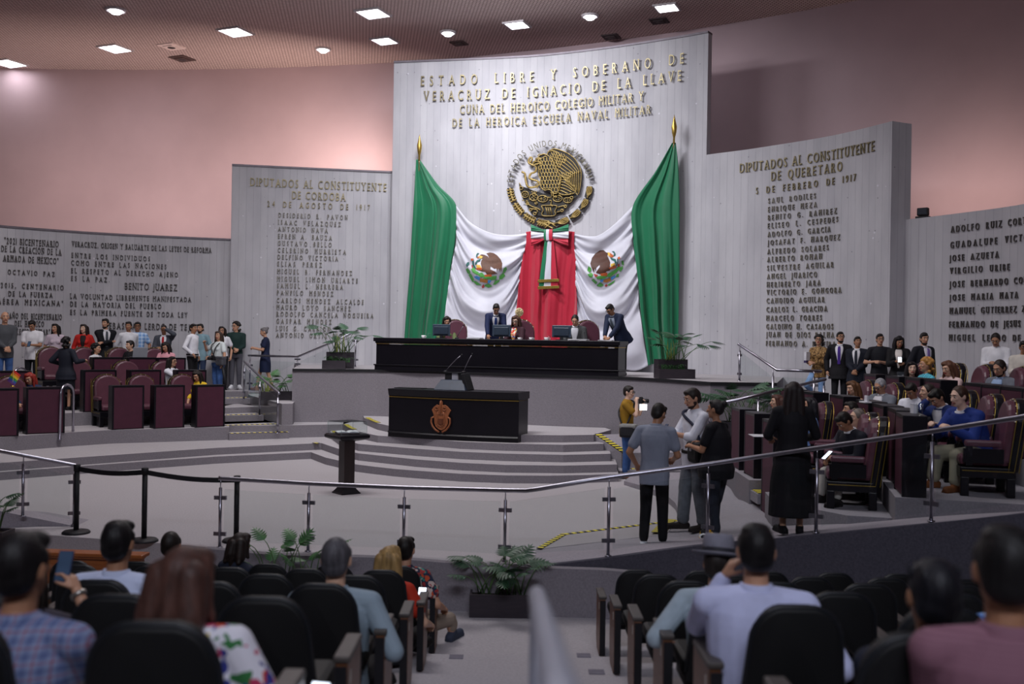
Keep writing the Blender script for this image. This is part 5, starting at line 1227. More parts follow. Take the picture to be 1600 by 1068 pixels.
def flag(label, G, Wt, pole_px, side):
    L, z, q = WMAIN.hit(*pole_px); n = WMAIN.at(L)[1]; base = Vector((q.x + n.x * .4, q.y + n.y * .4, ZD))
    t = thing('draped_flag', label, 'flag', base); iv = Matrix.Translation(-base)
    gw = cloth(Wt, 60, 90, wfold); gg = cloth(G, 44, 60, gfold)
    cloth_obj('green_band', gg, MG, t, iv); wb = cloth_obj('white_band', gw, MW, t, iv)
    # pole with gilt spear head
    k = 1 - .36 / q.y * .94
    def pp(x, y): L, z, q = WMAIN.hit(x, y); return Vector((q.x * k, q.y * k, ZC + (z - ZC) * k)) - base
    p0 = pp(pole_px[0], pole_px[1] + 2)
    bm = NB(); add_tube(bm, [Vector((p0.x, p0.y + .26, 0)), p0 + Vector((0, .20, -1.0)), p0 + Vector((0, .02, -.06)), p0], .018, 10); obj('pole', bm, wood_mat('pole_wood', '#7a5a3a', '#8d6a45'), t, True)
    bm = NB(); add_lathe(bm, [(.026, 0), (.026, .22), (.035, .24), (.055, .36), (.07, .55), (.04, .72), (.015, .88), (.002, .96)] , (p0.x, p0.y, p0.z), 12)
    s = .74; 
    for v in bm.verts: v.co = Vector((p0.x + (v.co.x - p0.x), p0.y + (v.co.y - p0.y), p0.z + (v.co.z - p0.z) * s))
    obj('spear_head', bm, M_GOLD, t, True)
    # embroidered arms lie on the white band
    pts = [p for r in gw for p in r]; nu = len(gw[0]); polys = [(j * nu + i, (j + 1) * nu + i, (j + 1) * nu + i + 1, j * nu + i + 1) for j in range(len(gw) - 1) for i in range(nu - 1)]
    bvh = BVHTree.FromPolygons(pts, polys); cpt = Vector((0, 0, ZC))
    def onto(x, y, lift):
        u, v = rot(x, y); d = Vector((u / F, 1, -v / F)).normalized(); h = bvh.ray_cast(cpt, d)[0]
        return None if h is None else h - d * lift
    E = thing('arms', None, None) if False else None
    x0, y0 = (720, 380) if side < 0 else (910, 380)
    def patch(name, polys, col, lift, rough=.6):
        """polys in crop coordinates (13.35 px per picture px)"""
        bm = NB()
        for poly in polys:
            mx_, my_ = sum(p[0] for p in poly) / len(poly), sum(p[1] for p in poly) / len(poly); gk = 1.32 if name in ('wreath_leaves', 'red_details', 'orange_details') else 1.08 if name != 'eagle' else 1.0
            P = [Vector((x0 + (mx_ + (x - mx_) * gk) / 13.35, y0 + (my_ + (y - my_) * gk) / 13.35)) for x, y in poly]; gpts = []
            lox, hix = min(p.x for p in P), max(p.x for p in P); loy, hiy = min(p.y for p in P), max(p.y for p in P)
            y = loy + .6
            while y < hiy:
                x = lox + .6
                while x < hix:
                    c = Vector((x, y))
                    if inside(c, P) and min((c - e_).length for e_ in P) > .4: gpts.append(c)
                    x += 1.1
                y += 1.1
            vs, es, fs = delaunay_2d_cdt(P + gpts, [], [list(range(len(P)))], 1, 1e-5)[:3]
            w3 = [onto(v.x, v.y, lift) for v in vs]
            if any(w_ is None for w_ in w3): continue
            bv = [bm.verts.new(w_ - base) for w_ in w3]
            for f in fs:
                try: bm.faces.new([bv[i] for i in f])
                except ValueError: pass
        return obj(name, bm, plain(col, rough, 0, .2, 30), wb, recalc=False)
    mir = (lambda p: p) if side < 0 else None
    if side < 0:
        brown = [[(400, 240), (440, 228), (500, 240), (560, 270), (590, 310), (560, 240), (530, 210), (600, 188), (680, 200), (760, 250), (830, 330), (866, 420), (860, 500), (835, 610), (820, 520), (800, 610), (780, 520), (760, 600), (740, 520), (700, 530), (620, 475), (615, 540), (700, 580), (765, 630), (620, 655), (540, 640), (510, 590), (430, 580), (370, 545), (440, 530), (430, 480), (415, 420), (430, 350), (480, 300), (440, 320), (400, 300)]]
        yel = [[(360, 290), (400, 250), (460, 280), (420, 320)], [(320, 450), (400, 450), (430, 510), (340, 510)]]
        org = [[(345, 270), (400, 285), (350, 310)], [(320, 520), (430, 510), (420, 550), (350, 545)], [(510, 660), (620, 650), (630, 690), (510, 690)], [(215, 320), (260, 320), (255, 355), (220, 355)]]
        teal = [[(320, 240), (350, 200), (385, 215), (350, 240), (345, 300), (318, 280)], [(300, 400), (340, 350), (410, 325), (400, 370), (350, 385), (325, 440), (300, 440)], [(245, 380), (275, 340), (275, 440), (320, 520), (270, 510), (240, 430)], [(108, 450), (130, 400), (170, 390), (180, 430), (130, 490)]]
        grn = [[(115, 550), (150, 530), (185, 580), (185, 640), (140, 610)], [(175, 670), (215, 655), (260, 740), (240, 790)], [(260, 790), (320, 800), (410, 860), (330, 860)], [(500, 880), (570, 850), (640, 890), (570, 915)], [(690, 850), (720, 790), (800, 770), (790, 800), (730, 850)], [(815, 740), (815, 690), (880, 630), (910, 680), (860, 735)], [(885, 600), (900, 530), (940, 505), (955, 545), (920, 600)], [(232, 550), (280, 510), (310, 570), (360, 600), (330, 640), (260, 600)], [(360, 640), (440, 620), (500, 690), (420, 700)], [(480, 740), (520, 690), (640, 700), (620, 740)], [(625, 740), (660, 695), (735, 690), (720, 750), (640, 765)]]
        blu = [[(275, 700), (330, 680), (400, 710), (400, 780), (320, 740)], [(560, 770), (640, 775), (600, 830), (560, 830)]]
        gld = [[(400, 730), (560, 760), (560, 830), (400, 800)]]
        rd = [[(440, 905), (470, 860), (490, 905), (460, 930)], [(225, 460), (245, 460), (255, 515), (235, 510)]]
    else:
        brown = [[(500, 190), (440, 140), (360, 150), (270, 210), (200, 300), (165, 420), (180, 480), (215, 560), (240, 610), (250, 520), (275, 580), (290, 500), (360, 440), (360, 490), (280, 610), (370, 640), (470, 640), (500, 580), (560, 570), (600, 540), (570, 500), (580, 400), (540, 300), (520, 260), (540, 200)]]
        yel = [[(525, 190), (570, 195), (590, 260), (540, 260)], [(590, 430), (670, 410), (680, 450), (600, 490)]]
        org = [[(580, 210), (645, 260), (600, 290), (570, 270)], [(570, 510), (680, 470), (690, 510), (600, 540)], [(390, 640), (500, 620), (510, 690), (410, 680)], [(735, 300), (770, 280), (785, 310), (750, 330)]]
        teal = [[(615, 170), (660, 165), (685, 210), (680, 260), (640, 255), (660, 215)], [(580, 290), (620, 310), (690, 330), (710, 400), (680, 420), (660, 370), (600, 340)], [(720, 320), (745, 320), (740, 400), (715, 480), (700, 480), (725, 390)]]
        grn = [[(820, 380), (850, 370), (858, 440), (830, 440)], [(775, 570), (790, 510), (835, 480), (835, 530), (800, 580)], [(700, 700), (720, 650), (755, 640), (750, 690)], [(110, 560), (130, 490), (170, 520), (170, 570), (140, 590)], [(120, 650), (180, 620), (210, 650), (190, 700), (150, 695)], [(200, 770), (240, 750), (300, 810), (270, 840)], [(310, 880), (370, 825), (430, 870), (370, 900)], [(530, 860), (580, 830), (660, 780), (640, 820), (570, 870)], [(520, 670), (570, 620), (680, 560), (740, 490), (755, 530), (700, 600), (590, 680)], [(310, 700), (400, 680), (520, 690), (430, 740), (330, 740)]]
        blu = [[(370, 770), (440, 740), (440, 800), (380, 810)], [(590, 770), (600, 710), (690, 670), (690, 700), (640, 740)]]
        gld = [[(440, 770), (580, 725), (590, 780), (500, 815), (440, 810)]]
        rd = [[(240, 640), (310, 660), (300, 700), (265, 690)], [(735, 450), (770, 430), (775, 480), (740, 480)], [(470, 880), (500, 850), (520, 880), (490, 900)]]
    arms = patch('eagle', brown, '#5a3a2a' if side < 0 else '#4a2a1e', .014)
    for nme, pl, cl in (('beak_and_talons', yel, '#d9b04a'), ('orange_details', org, '#b8562a'), ('snake', teal, '#1f5a56'), ('wreath_leaves', grn, '#4f9a45'), ('water', blu, '#3f8fd0'), ('stone', gld, '#b0702a'), ('red_details', rd, '#a83a3a')):
        patch(nme, pl, cl, .020)['kind'] = 'stuff'
    return t
FL = flag('left draped flag with its green band hanging from a spear pole', GL_, WL_, (655, 249), -1)
FR = flag('right draped flag with its green band hanging from a spear pole', GR_, WR_, (1053, 222), 1)
L, z, q = WMAIN.hit(859, 362); n = WMAIN.at(L)[1]; base = Vector((q.x + n.x * .4, q.y + n.y * .4, ZD)); iv = Matrix.Translation(-base)
t = thing('red_drape', 'red cloth hanging in the middle between the two flags', 'drape', base)
cloth_obj('cloth', cloth(RC_, 50, 60, rfold, .40), MR, t, iv)
# bow
base = Vector((q.x + n.x * .55, q.y + n.y * .55, z)); iv = Matrix.Translation(-base)
t = thing('ribbon_bow', 'green white and red ribbon bow with gold fringe under the coat of arms', 'bow', base)
def bz(off): return lambda u, v: off
def bowpart(name, rows, mat, off, fold, parent): return cloth_obj(name, cloth(rows, 24, 16, fold, off), mat, parent, iv)
def lf(u, v): return .07 * math.sin(PI * v) + .012 * math.sin(16 * v + 5 * u)
for s, X in ((-1, (829.5, 851)), (1, (888.5, 863))):
    a, b = X
    lp_ = bowpart('loop_green', [[(a, 350), ((a + b) / 2, 355), (b, 359)], [(a, 361), ((a + b) / 2, 362), (b, 363)]], MG, .52, lf, t)
    bowpart('loop_white', [[(a, 361), ((a + b) / 2, 362), (b, 363)], [(a, 373), ((a + b) / 2, 373), (b, 372.5)]], MW, .52, lf, t)
    bowpart('loop_red', [[(a - 1 * s, 373), ((a + b) / 2, 373), (b, 372.5)], [(a, 384), ((a + b) / 2, 381), (b, 374.5)]], MR, .50, lf, t)
for nm_, x0_, x1_, mt in (('knot_green', 850, 854, MG), ('knot_white', 853.5, 858, MW), ('knot_red', 858, 863, MR)):
    bowpart(nm_, [[(x0_, 358), (x1_, 358)], [(x0_ - .6, 366), (x1_, 366)], [(x0_, 376), (x1_, 375)]], mt, .60, lambda u, v: .03 * math.sin(PI * v), t)
for nm_, (a0, a1), (b0, b1), mt in (('tail_green', (851, 855.5), (841.5, 849.5), MG), ('tail_white', (855.5, 861.5), (849.5, 860.5), MW), ('tail_red', (861.5, 865), (860.5, 872), MR)):
    bowpart(nm_, [[(a0, 376), (a1, 376)], [((a0 + b0) / 2, 410), ((a1 + b1) / 2, 410)], [(b0, 449.5), (b1, 449)]], mt, .56, lambda u, v: .01 * math.sin(9 * v + 4 * u), t)
for y0_ in (436, 446.5):
    bowpart('gold_fringe', [[(840.5, y0_ + .8), (857, y0_), (873.5, y0_ - .6)], [(840, y0_ + 5.2), (857, y0_ + 4.4), (873.5, y0_ + 3.6)]], M_GOLD, .60, lambda u, v: .004 * math.sin(60 * u), t)
# ================================================================ people
PENDING = []
def soft(o, voxel, smooth=3):
    r = o.modifiers.new('union', 'REMESH'); r.mode = 'VOXEL'; r.voxel_size = voxel; r.use_smooth_shade = True
    s = o.modifiers.new('soften', 'SMOOTH'); s.factor = .5; s.iterations = smooth
    PENDING.append(o); return o
def cone(bm, a, b, ra, rb, n=12):
    """tapered limb piece with rounded ends"""
    a, b = Vector(a), Vector(b); d = b - a; L = d.length
    if L < 1e-5: add_ell(bm, a, (ra, ra, ra), None, n, 8); return
    d /= L; up = Vector((0, 0, 1)) if abs(d.z) < .9 else Vector((0, 1, 0)); s = d.cross(up).normalized(); t = s.cross(d)
    rings = []
    for k in range(4): th = PI / 2 * (1 - k / 4); rings.append((a - d * ra * math.sin(th), ra * math.cos(th) + 1e-4))
    rings.append((a, ra))
    for k in range(4): th = PI / 2 * k / 4; rings.append((b + d * rb * math.sin(th), rb * math.cos(th)))
    rings.append((b + d * rb, 1e-4))
    add_loft(bm, [[c + (s * math.cos(2 * PI * k / n) + t * math.sin(2 * PI * k / n)) * r for k in range(n)] for c, r in rings])
MEN = [(-.13, .150, .108), (-.06, .166, .120), (.02, .162, .118), (.12, .150, .110), (.25, .160, .116), (.37, .178, .120), (.45, .176, .106), (.505, .118, .080), (.55, .062, .060)]
WOM = [(-.13, .150, .110), (-.06, .172, .124), (.02, .155, .112), (.12, .124, .096), (.25, .138, .104), (.36, .152, .110), (.44, .150, .094), (.50, .098, .070), (.55, .052, .052)]
def ringval(T, t):
    if t <= T[0][0]: return T[0][1], T[0][2]
    for a, b in zip(T, T[1:]):
        if t <= b[0]: f = (t - a[0]) / (b[0] - a[0]); return a[1] + (b[1] - a[1]) * f, a[2] + (b[2] - a[2]) * f
    return T[-1][1], T[-1][2]
def ik(S, T, l1, l2, hint):
    d = T - S; L = min(max(d.length, .12), (l1 + l2) * .995); d = d.normalized(); T = S + d * L
    a = (l1 * l1 - l2 * l2 + L * L) / (2 * L); h = math.sqrt(max(0, l1 * l1 - a * a))
    n = hint - d * hint.dot(d); n = n.normalized() if n.length > 1e-4 else Vector((0, -1, 0)); return S + d * a + n * h, T
def hand(bm, W_, dirv, palm_n, side, curl, fine):
    """palm, four fingers of unequal length and a thumb at the side of the palm"""
    d = dirv.normalized(); n = (palm_n - d * palm_n.dot(d)).normalized(); s = d.cross(n).normalized() * side
    if fine:
        cone(bm, W_ + d * .012, W_ + d * .062, .024, .021); 
        for k in (-1, 1): cone(bm, W_ + d * .03 + s * .016 * k, W_ + d * .078 + s * .024 * k, .018, .013, 8)
    else: cone(bm, W_, W_ + d * .07, .030, .028, 8)
    for k, (o, L) in enumerate(((.030, .066), (.010, .076), (-.010, .070), (-.030, .054))):
        b = W_ + d * .078 + s * o; c1 = curl * (1 + .12 * k); e1 = d * math.cos(c1) + n * math.sin(c1); e2 = d * math.cos(2.1 * c1) + n * math.sin(2.1 * c1)
        m = b + e1 * L * .5; r = .0095 if fine else .012
        cone(bm, b - d * .01, m, r, r * .92, 7); cone(bm, m, m + e2 * L * .5, r * .92, r * .75, 7)
    b = W_ + d * .028 + s * .026; e = (d * .75 + s * .7 + n * .35 * (1 + curl)).normalized(); m = b + e * .042
    cone(bm, b, m, .013, .011, 7); cone(bm, m, m + (e * .8 + d * .3 + n * .4 * curl).normalized() * .032, .011, .009, 7)
SKIN = {'a': '#d2a88e', 'b': '#c09176', 'c': '#a6785c', 'd': '#e0baa4'}
def skin_mat(k):
    m = plain(SKIN[k], .5, 0, .08, 6, .4, 'skin_' + k)
    b = m.node_tree.nodes['Principled BSDF']; return m
def hair_mat(h):
    key = 'hair' + h
    if key not in MATS:
        c = hexc(h); m = newmat('hair_' + h.strip('#'), c, .55, 0, .35); t = NT(m); n = t.noise(38, t.mapping((1, 1, .12)), 3)
        t.base(t.ramp(n, [(.3, tuple(v * .65 for v in c)), (.7, tuple(min(1, v * 1.5) for v in c))])); t.bump(n, .5, .012); MATS[key] = m
    return MATS[key]
ARMS = {'down': ((.25, .03, -.03), (-.25, .03, -.03)), 'clasp': ((.035, .235, .06), (-.035, .235, .07)), 'phone': ((.05, .30, .24), (-.06, .29, .22)), 'cross': ((-.10, .235, .25), (.11, .22, .22)),
        'lap': ((.09, .30, .02), (-.09, .30, .02)), 'desk': ((.12, .36, .16), (-.12, .36, .16)), 'back': ((.10, -.16, .02), (-.10, -.16, .02)), 'arms': ((.30, .22, .10), (-.30, .22, .10))}
def person(label, top, D, zf, face=0, H=None, pose='stand', arms='down', lean=0, tilt=0, hp=0, hy=0, sex='m', fat=1.0, skin='b', hair=('short', '#1b1615'), shirt=('#dddddf', 'short', 0), jacket=None, tie=None, vee=True,
           legs=('trousers', '#1a1a1f'), shoe='#1a1718', vox=.0135, fine=False, beard=None, glasses=False, belt=None, face_on=True, knee=None, feet=None, rh=None, lh=None, curl=.5, spread=1.0, group=None, legdir=0, wide=1.0, hem=None, seat_y=.44):
    TT = MEN if sex == 'm' else WOM; sw = .185 if sex == 'm' else .160
    hz = .92; P = Vector((0, 0, hz))
    u = Vector((math.sin(R(tilt)), math.sin(R(lean)) * math.cos(R(tilt)), math.cos(R(lean)) * math.cos(R(tilt)))); r = Vector((1, 0, 0)); r = (r - u * r.dot(u)).normalized(); f = u.cross(r).normalized()
    N = P + u * .535
    hpit = R(hp + lean * .55); hyaw = R(hy)
    hf = Vector((-math.sin(hyaw) * math.cos(hpit), math.cos(hyaw) * math.cos(hpit), -math.sin(hpit))); hr = Vector((math.cos(hyaw), math.sin(hyaw), 0)); hu = hr.cross(hf).normalized()
    HC = N + u * .05 + hu * .105 + hf * .022; HT = HC + hu * .112
    tgt = W(top[0], top[1], D); rz = PI + R(face)
    if pose == 'stand':
        s = (tgt.z - zf) / HT.z if H is None else H / 1.72; pz = 0
    else:
        s = (H or 1.70) / 1.72; pz = (tgt.z - zf) / s - HT.z        # pelvis shifted so that the head lands right
    sh = Vector((0, 0, pz)); P, N, HC, HT = P + sh, N + sh, HC + sh, HT + sh
    rot2 = Matrix.Rotation(rz, 3, 'Z'); o2 = rot2 @ Vector((HT.x, HT.y, 0)) * s
    root = thing('person', label, 'person', (tgt.x - o2.x, tgt.y - o2.y, zf), rz, group); root.scale = (s, s, s)
    vx = vox / s; fw = fat
    SR, SL = P + u * .462 + r * sw * (.5 + .5 * fw), P + u * .462 - r * sw * (.5 + .5 * fw)
    a = ARMS[arms] if isinstance(arms, str) else arms
    hands = []
    for S, T, side, ov in ((SR, a[0], 1, rh), (SL, a[1], -1, lh)):
        T = ov if ov else T; Tw = P + Vector(T) if not isinstance(T, Vector) else T
        hint = Vector((.55 * side, -.5, -.8)); E, Tn = ik(S, Tw, .285, .250, hint); hands.append((S, E, Tn, side))
    # legs
    LG = []
    for side in (1, -1):
        Hj = P + r * .088 * side * fw - u * .03
        if pose == 'stand':
            yk = .02
            if knee and knee[0] == side: K, A = Hj + Vector((.03 * side, .30, -.30)), Vector((.10 * side, -.02, .30))
            else:
                fo = (feet or {}).get(side, (.095 * side * wide, 0)); A = Vector((fo[0], fo[1], .085)); K = Hj.lerp(A, .5) + Vector((0, .025, 0))
        else:
            d = Vector((math.sin(R(legdir)) + .12 * side * spread, 1, .02)).normalized(); K = Hj + d * .43; A = Vector((K.x + .02 * side, K.y + .03, .085))
            if K.z - A.z > .46: A = Vector((A.x, A.y, K.z - .44 if False else .085))
        LG.append((Hj, K, A, side))
    # ---- body
    sk = skin_mat(skin); bm = NB()
    def wf(t): return 1 - .68 * min(1, max(0, (t - .22) / .25))
    def torso(bm, e, t0, t1, flare=0.0, deep=1.0):
        rr = []; ts = [t0 + (t1 - t0) * k / 12 for k in range(13)]
        for t in ts:
            w, d = ringval(TT, t); w = w * (1 + (fw - 1) * wf(t)) + e; d = d * (1 + (fw - 1) * 1.35 * wf(t)) * deep + e
            if t < .05: w += flare * (.05 - t) / .2; d += flare * (.05 - t) / .2
            rr.append([P + u * t + r * w * math.cos(2 * PI * k / 18) * (1 if abs(math.cos(2 * PI * k / 18)) < .99 else 1) + f * d * math.sin(2 * PI * k / 18) for k in range(18)])
        add_loft(bm, rr)
    torso(bm, -.012, -.10, .55); cone(bm, P + u * .50, HC - hu * .06, .056 if sex == 'm' else .047, .052 if sex == 'm' else .044)
    for S, E, Tn, side in hands:
        cone(bm, S, E, .048, .040); cone(bm, E, Tn, .041, .026); cone(bm, P + u * .47, S, .06, .046)
        hd = (Tn - E).normalized(); pn = Vector((-side * .8, .1, -.5)) if arms in ('down',) else Vector((-side * .35, -.25, -.8)); hand(bm, Tn, hd, pn, side, curl, fine)
    for Hj, K, A, side in LG:
        cone(bm, Hj, K, .082, .055); cone(bm, K, A, .054, .036)
        fd = Vector((math.sin(.22 * side), math.cos(.22), 0)); cone(bm, A + Vector((0, 0, -.045)) - fd * .03, A + Vector((0, 0, -.055)) + fd * .14, .034, .026)
    HM = Matrix((hr, hf, hu)).transposed().to_4x4()
    def hp_(x, y, z): return HC + hr * x + hf * y + hu * z
    add_ell(bm, hp_(0, -.008, .012), (.075, .096, .102), HM, 18, 12); add_ell(bm, hp_(0, .022, -.052), (.057, .070, .066), HM, 16, 10); add_ell(bm, hp_(0, .066, -.090), (.026, .022, .022), HM, 10, 7)
    cone(bm, hp_(0, .086, .012), hp_(0, .108, -.028), .011, .015, 8); add_ell(bm, hp_(0, .078, .034), (.05, .018, .012), HM, 12, 6)
    for sd in (-1, 1): add_ell(bm, hp_(.077 * sd, -.008, -.008), (.010, .020, .032), HM, 10, 7); add_ell(bm, hp_(.034 * sd, .070, -.018), (.022, .020, .018), HM, 10, 6)
    soft(obj('body', bm, sk, root), min(vx, .0105 / s) if not fine else .0068 / s, 2)
    # ---- features of the face
    if face_on:
        bm = NB()
        for sd in (-1, 1): add_ell(bm, hp_(.031 * sd, .084, .010), (.014, .007, .0075), HM, 10, 6)
        e_ = obj('eyes', bm, plain('#e4dcd6', .3), root, True)
        bm = NB()
        for sd in (-1, 1): add_ell(bm, hp_(.031 * sd, .0895, .010), (.007, .004, .0072), HM, 8, 6)
        obj('irises', bm, plain('#20140f', .25), root, True)
        bm = NB()
        for sd in (-1, 1): cone(bm, hp_(.016 * sd, .0945, .0375), hp_(.047 * sd, .086, .0345), .005, .0035, 6)
        obj('eyebrows', bm, plain(hair[1] if hair[0] != 'bald' else '#4a403a', .7), root, True)
        bm = NB(); cone(bm, hp_(-.021, .088, -.058), hp_(.021, .088, -.058), .0075, .0075, 7); add_ell(bm, hp_(0, .0925, -.0605), (.017, .008, .0085), HM, 8, 6); obj('lips', bm, plain('#9a5a52' if sex == 'm' else '#a8443f', .5), root, True)
    if glasses:
        bm = NB()
        for sd in (-1, 1):
            add_tube(bm, [hp_(.034 * sd + .026 * math.cos(k), .102, .008 + .019 * math.sin(k)) for k in [i * .785 for i in range(8)]], .0035, 5, True)
            add_tube(bm, [hp_(.058 * sd, .100, .012), hp_(.080 * sd, .02, .012), hp_(.080 * sd, -.02, .006)], .003, 5)
        add_tube(bm, [hp_(-.009, .104, .012), hp_(.009, .104, .012)], .003, 5); obj('glasses', bm, plain('#1c1a1c', .3), root)
    # ---- hair
    hs, hc = hair[0], hair[1]; hm_ = hair_mat(hc)
    if hs != 'bald' and hs != 'hat':
        bm = NB()
        if hs == 'rim': add_ell(bm, hp_(0, -.034, -.008), (.082, .078, .060), HM, 16, 10)
        else: add_ell(bm, hp_(0, -.020, .024), (.081, .099, .102), HM, 18, 12)
        if hs in ('short', 'crop'):
            add_ell(bm, hp_(0, -.050, -.022), (.074, .060, .066), HM, 14, 9)
            if hs == 'short': add_ell(bm, hp_(.012, .046, .082), (.056, .042, .034), HM, 12, 8); add_ell(bm, hp_(-.006, -.015, .088), (.062, .072, .038), HM, 12, 8)
            for sd in (-1, 1): add_ell(bm, hp_(.073 * sd, .006, .030), (.010, .030, .036), HM, 10, 7)
        if hs == 'spiky':
            add_ell(bm, hp_(0, -.052, -.022), (.078, .062, .068), HM, 14, 9)
            for k in range(22):
                an = k * 2.4; rr_ = .018 + .0028 * k; b0 = hp_(rr_ * math.cos(an), -.01 + rr_ * math.sin(an) * 1.1, .092 - rr_ * .5); cone(bm, b0, b0 + hu * .045 + hf * .012 + hr * .02 * math.cos(an), .017, .004, 6)
        if hs in ('long', 'mid', 'wavy', 'pony'):
            Lh = {'long': .42, 'mid': .22, 'wavy': .36, 'pony': .05}[hs] * (hair[2] if len(hair) > 2 else 1)
            for sd in (-1, 0, 1):
                b0 = hp_(.052 * sd, -.060, .02); b1 = hp_(.070 * sd, -.068, -.11) ; b2 = b1 - Vector((0, 0, Lh)) - f * .035 + r * .02 * sd
                cone(bm, b0, b1, .058, .056); cone(bm, b1, b2, .056, .028 if hs != 'wavy' else .04)
            for sd in (-1, 1):
                c0 = hp_(.064 * sd, .012, .06); c1 = hp_(.078 * sd, .004, -.06); c2 = c1 - Vector((0, 0, min(Lh, .26))) + r * .025 * sd
                cone(bm, c0, c1, .030, .030, 9); cone(bm, c1, c2, .030, .018, 9)
            add_ell(bm, hp_(.02, .03, .082), (.064, .056, .042), HM, 12, 8)
            if hs == 'pony': cone(bm, hp_(0, -.11, .02), hp_(0, -.13, -.08), .04, .038); cone(bm, hp_(0, -.13, -.08), hp_(0, -.09, -.24), .038, .016)
        if hs == 'curly':
            rn = random.Random(int(D * 100))
            for k in range(70):
                th = rn.uniform(0, 2 * PI); ph = rn.uniform(-.55, 1.4); v_ = Vector((math.cos(th) * math.cos(ph), math.sin(th) * math.cos(ph), math.sin(ph)))
                if v_.y > .35 and v_.z < .6: continue
                q = hp_(v_.x * .098, -.03 + v_.y * .105, .005 + v_.z * .115 - (.06 if v_.z < 0 else 0)); add_ell(bm, q, (.032, .032, .032), None, 8, 6)
        if hs == 'bun':
            add_ell(bm, hp_(0, -.05, -.01), (.078, .06, .06), HM, 12, 8); add_ell(bm, hp_(0, -.115, .075), (.042, .042, .042), HM, 12, 8); add_ell(bm, hp_(0, .03, .085), (.062, .052, .032), HM, 12, 8)
        soft(obj('hair', bm, hm_, root), min(vx, .011 / s), 3)
    if hs == 'rim': pass
    if beard:
        bm = NB(); add_ell(bm, hp_(0, .036, -.090), (.052, .054, .034), HM, 14, 9); add_ell(bm, hp_(0, .084, -.042), (.027, .013, .006), HM, 10, 6)
        for sd in (-1, 1): add_ell(bm, hp_(.056 * sd, .008, -.05), (.010, .028, .040), HM, 9, 7)
        soft(obj('beard', bm, plain(beard, .7, 0, .3, 40), root), min(vx, .0105 / s), 2)
    # ---- clothes
    def M(x): return x if isinstance(x, bpy.types.Material) else plain(x, .75, 0, .1, 7, .25)
    def sleeves(bm, e, kind):
        for S, E, Tn, side in hands:
            if kind == 'none': continue
            add_ell(bm, S, (.058 + e, .056 + e, .056 + e), None, 12, 8); cone(bm, P + u * .485 - f * .004, S + u * .006, .062 + e, .052 + e)
            if kind == 'short': cone(bm, S, S.lerp(E, .62), .056 + e, .058 + e)
            elif kind == 'half': cone(bm, S, E, .056 + e, .050 + e); cone(bm, E, E.lerp(Tn, .25), .048 + e, .044 + e)
            else: cone(bm, S, E, .054 + e, .046 + e); cone(bm, E, E.lerp(Tn, .93), .046 + e, .032 + e)
    def garment(name, mat, e, t0, t1, kind, flare=0.0, collar=None):
        bm = NB(); torso(bm, e, t0, t1, flare); sleeves(bm, e * .7, kind)
        if sex == 'f' and e < .03:
            for sd in (-1, 1): add_ell(bm, P + u * .335 + r * .068 * sd + f * (.085 + e), (.062, .052, .060), None, 12, 8)
        o = soft(obj(name, bm, mat, root), vx, 3)
        if collar:
            bm = NB(); c0 = P + u * .528 + f * .004; nr = .064 if sex == 'm' else .055
            add_loft(bm, [[c0 + u * h + (r * math.cos(2 * PI * k / 18) + f * math.sin(2 * PI * k / 18) * (1.02)) * (nr + g) + u * (-.018 * max(0, math.sin(2 * PI * k / 18))) for k in range(18)] for h, g in ((-.022, .022), (.0, .014), (.024, .006), (.030, .001), (.024, -.004), (-.02, -.004))], False)
            obj('collar', bm, collar if not isinstance(collar, str) else M(collar), o, True)
        return o
    sm = M(shirt[0]); long_ = shirt[1]
    tuck = legs[0] == 'trousers' and (len(shirt) < 3 or not shirt[2])
    if legs[0] != 'dress':
        top_g = garment('shirt', sm, .008 if jacket else .014, -.02 if tuck else -.16, .530, 'none' if jacket else long_, .0 if tuck else .012, None if len(shirt) > 3 and shirt[3] == 'tee' else sm)
    if jacket:
        jm = M(jacket); j = garment('jacket', jm, .026, -.20, .515, 'long', .05)
        def patch(name, mat, t0, t1, a0, a1, off_, parent):
            bm = NB(); rows = []
            for i in range(9):
                t = t0 + (t1 - t0) * i / 8; w, d = ringval(TT, t); w = w * (1 + (fw - 1) * wf(t)) + .026; d = d * (1 + (fw - 1) * 1.35 * wf(t)) + .026; aa = a0 + (a1 - a0) * i / 8
                if sex == 'f': d += .03 * math.exp(-((t - .335) / .07) ** 2)
                row = []
                for k in range(7):
                    ph = R(90) + aa * (k / 3 - 1); row.append(P + u * t + r * (w + off_) * math.cos(ph) + f * (d + off_ + (.0 if t < .45 else .01)) * math.sin(ph))
                rows.append(row)
            fr_ = [[bm.verts.new(p) for p in rw] for rw in rows]; bk_ = [[bm.verts.new(p - f * .02) for p in rw] for rw in rows]
            for A_, B_ in zip(fr_, fr_[1:]):
                for k in range(6): bm.faces.new((A_[k], A_[k + 1], B_[k + 1], B_[k]))
            for A_, B_ in zip(bk_, bk_[1:]):
                for k in range(6): bm.faces.new((A_[k], B_[k], B_[k + 1], A_[k + 1]))
            for X in (0, 6):
                for i in range(8): bm.faces.new((fr_[i][X], fr_[i + 1][X], bk_[i + 1][X], bk_[i][X]))
            return obj(name, bm, mat, parent, True)
        if vee:
            sf = patch('shirt_front', sm, .510, .13, .50, .10, .004, j)
            if tie: patch('tie', M(tie), .500, .12, .13, .16, .012, j)
        for S, E, Tn, side in hands:
            bm = NB(); cone(bm, E.lerp(Tn, .90), E.lerp(Tn, .99), .035, .033, 10); obj('cuff', bm, sm, j, True)
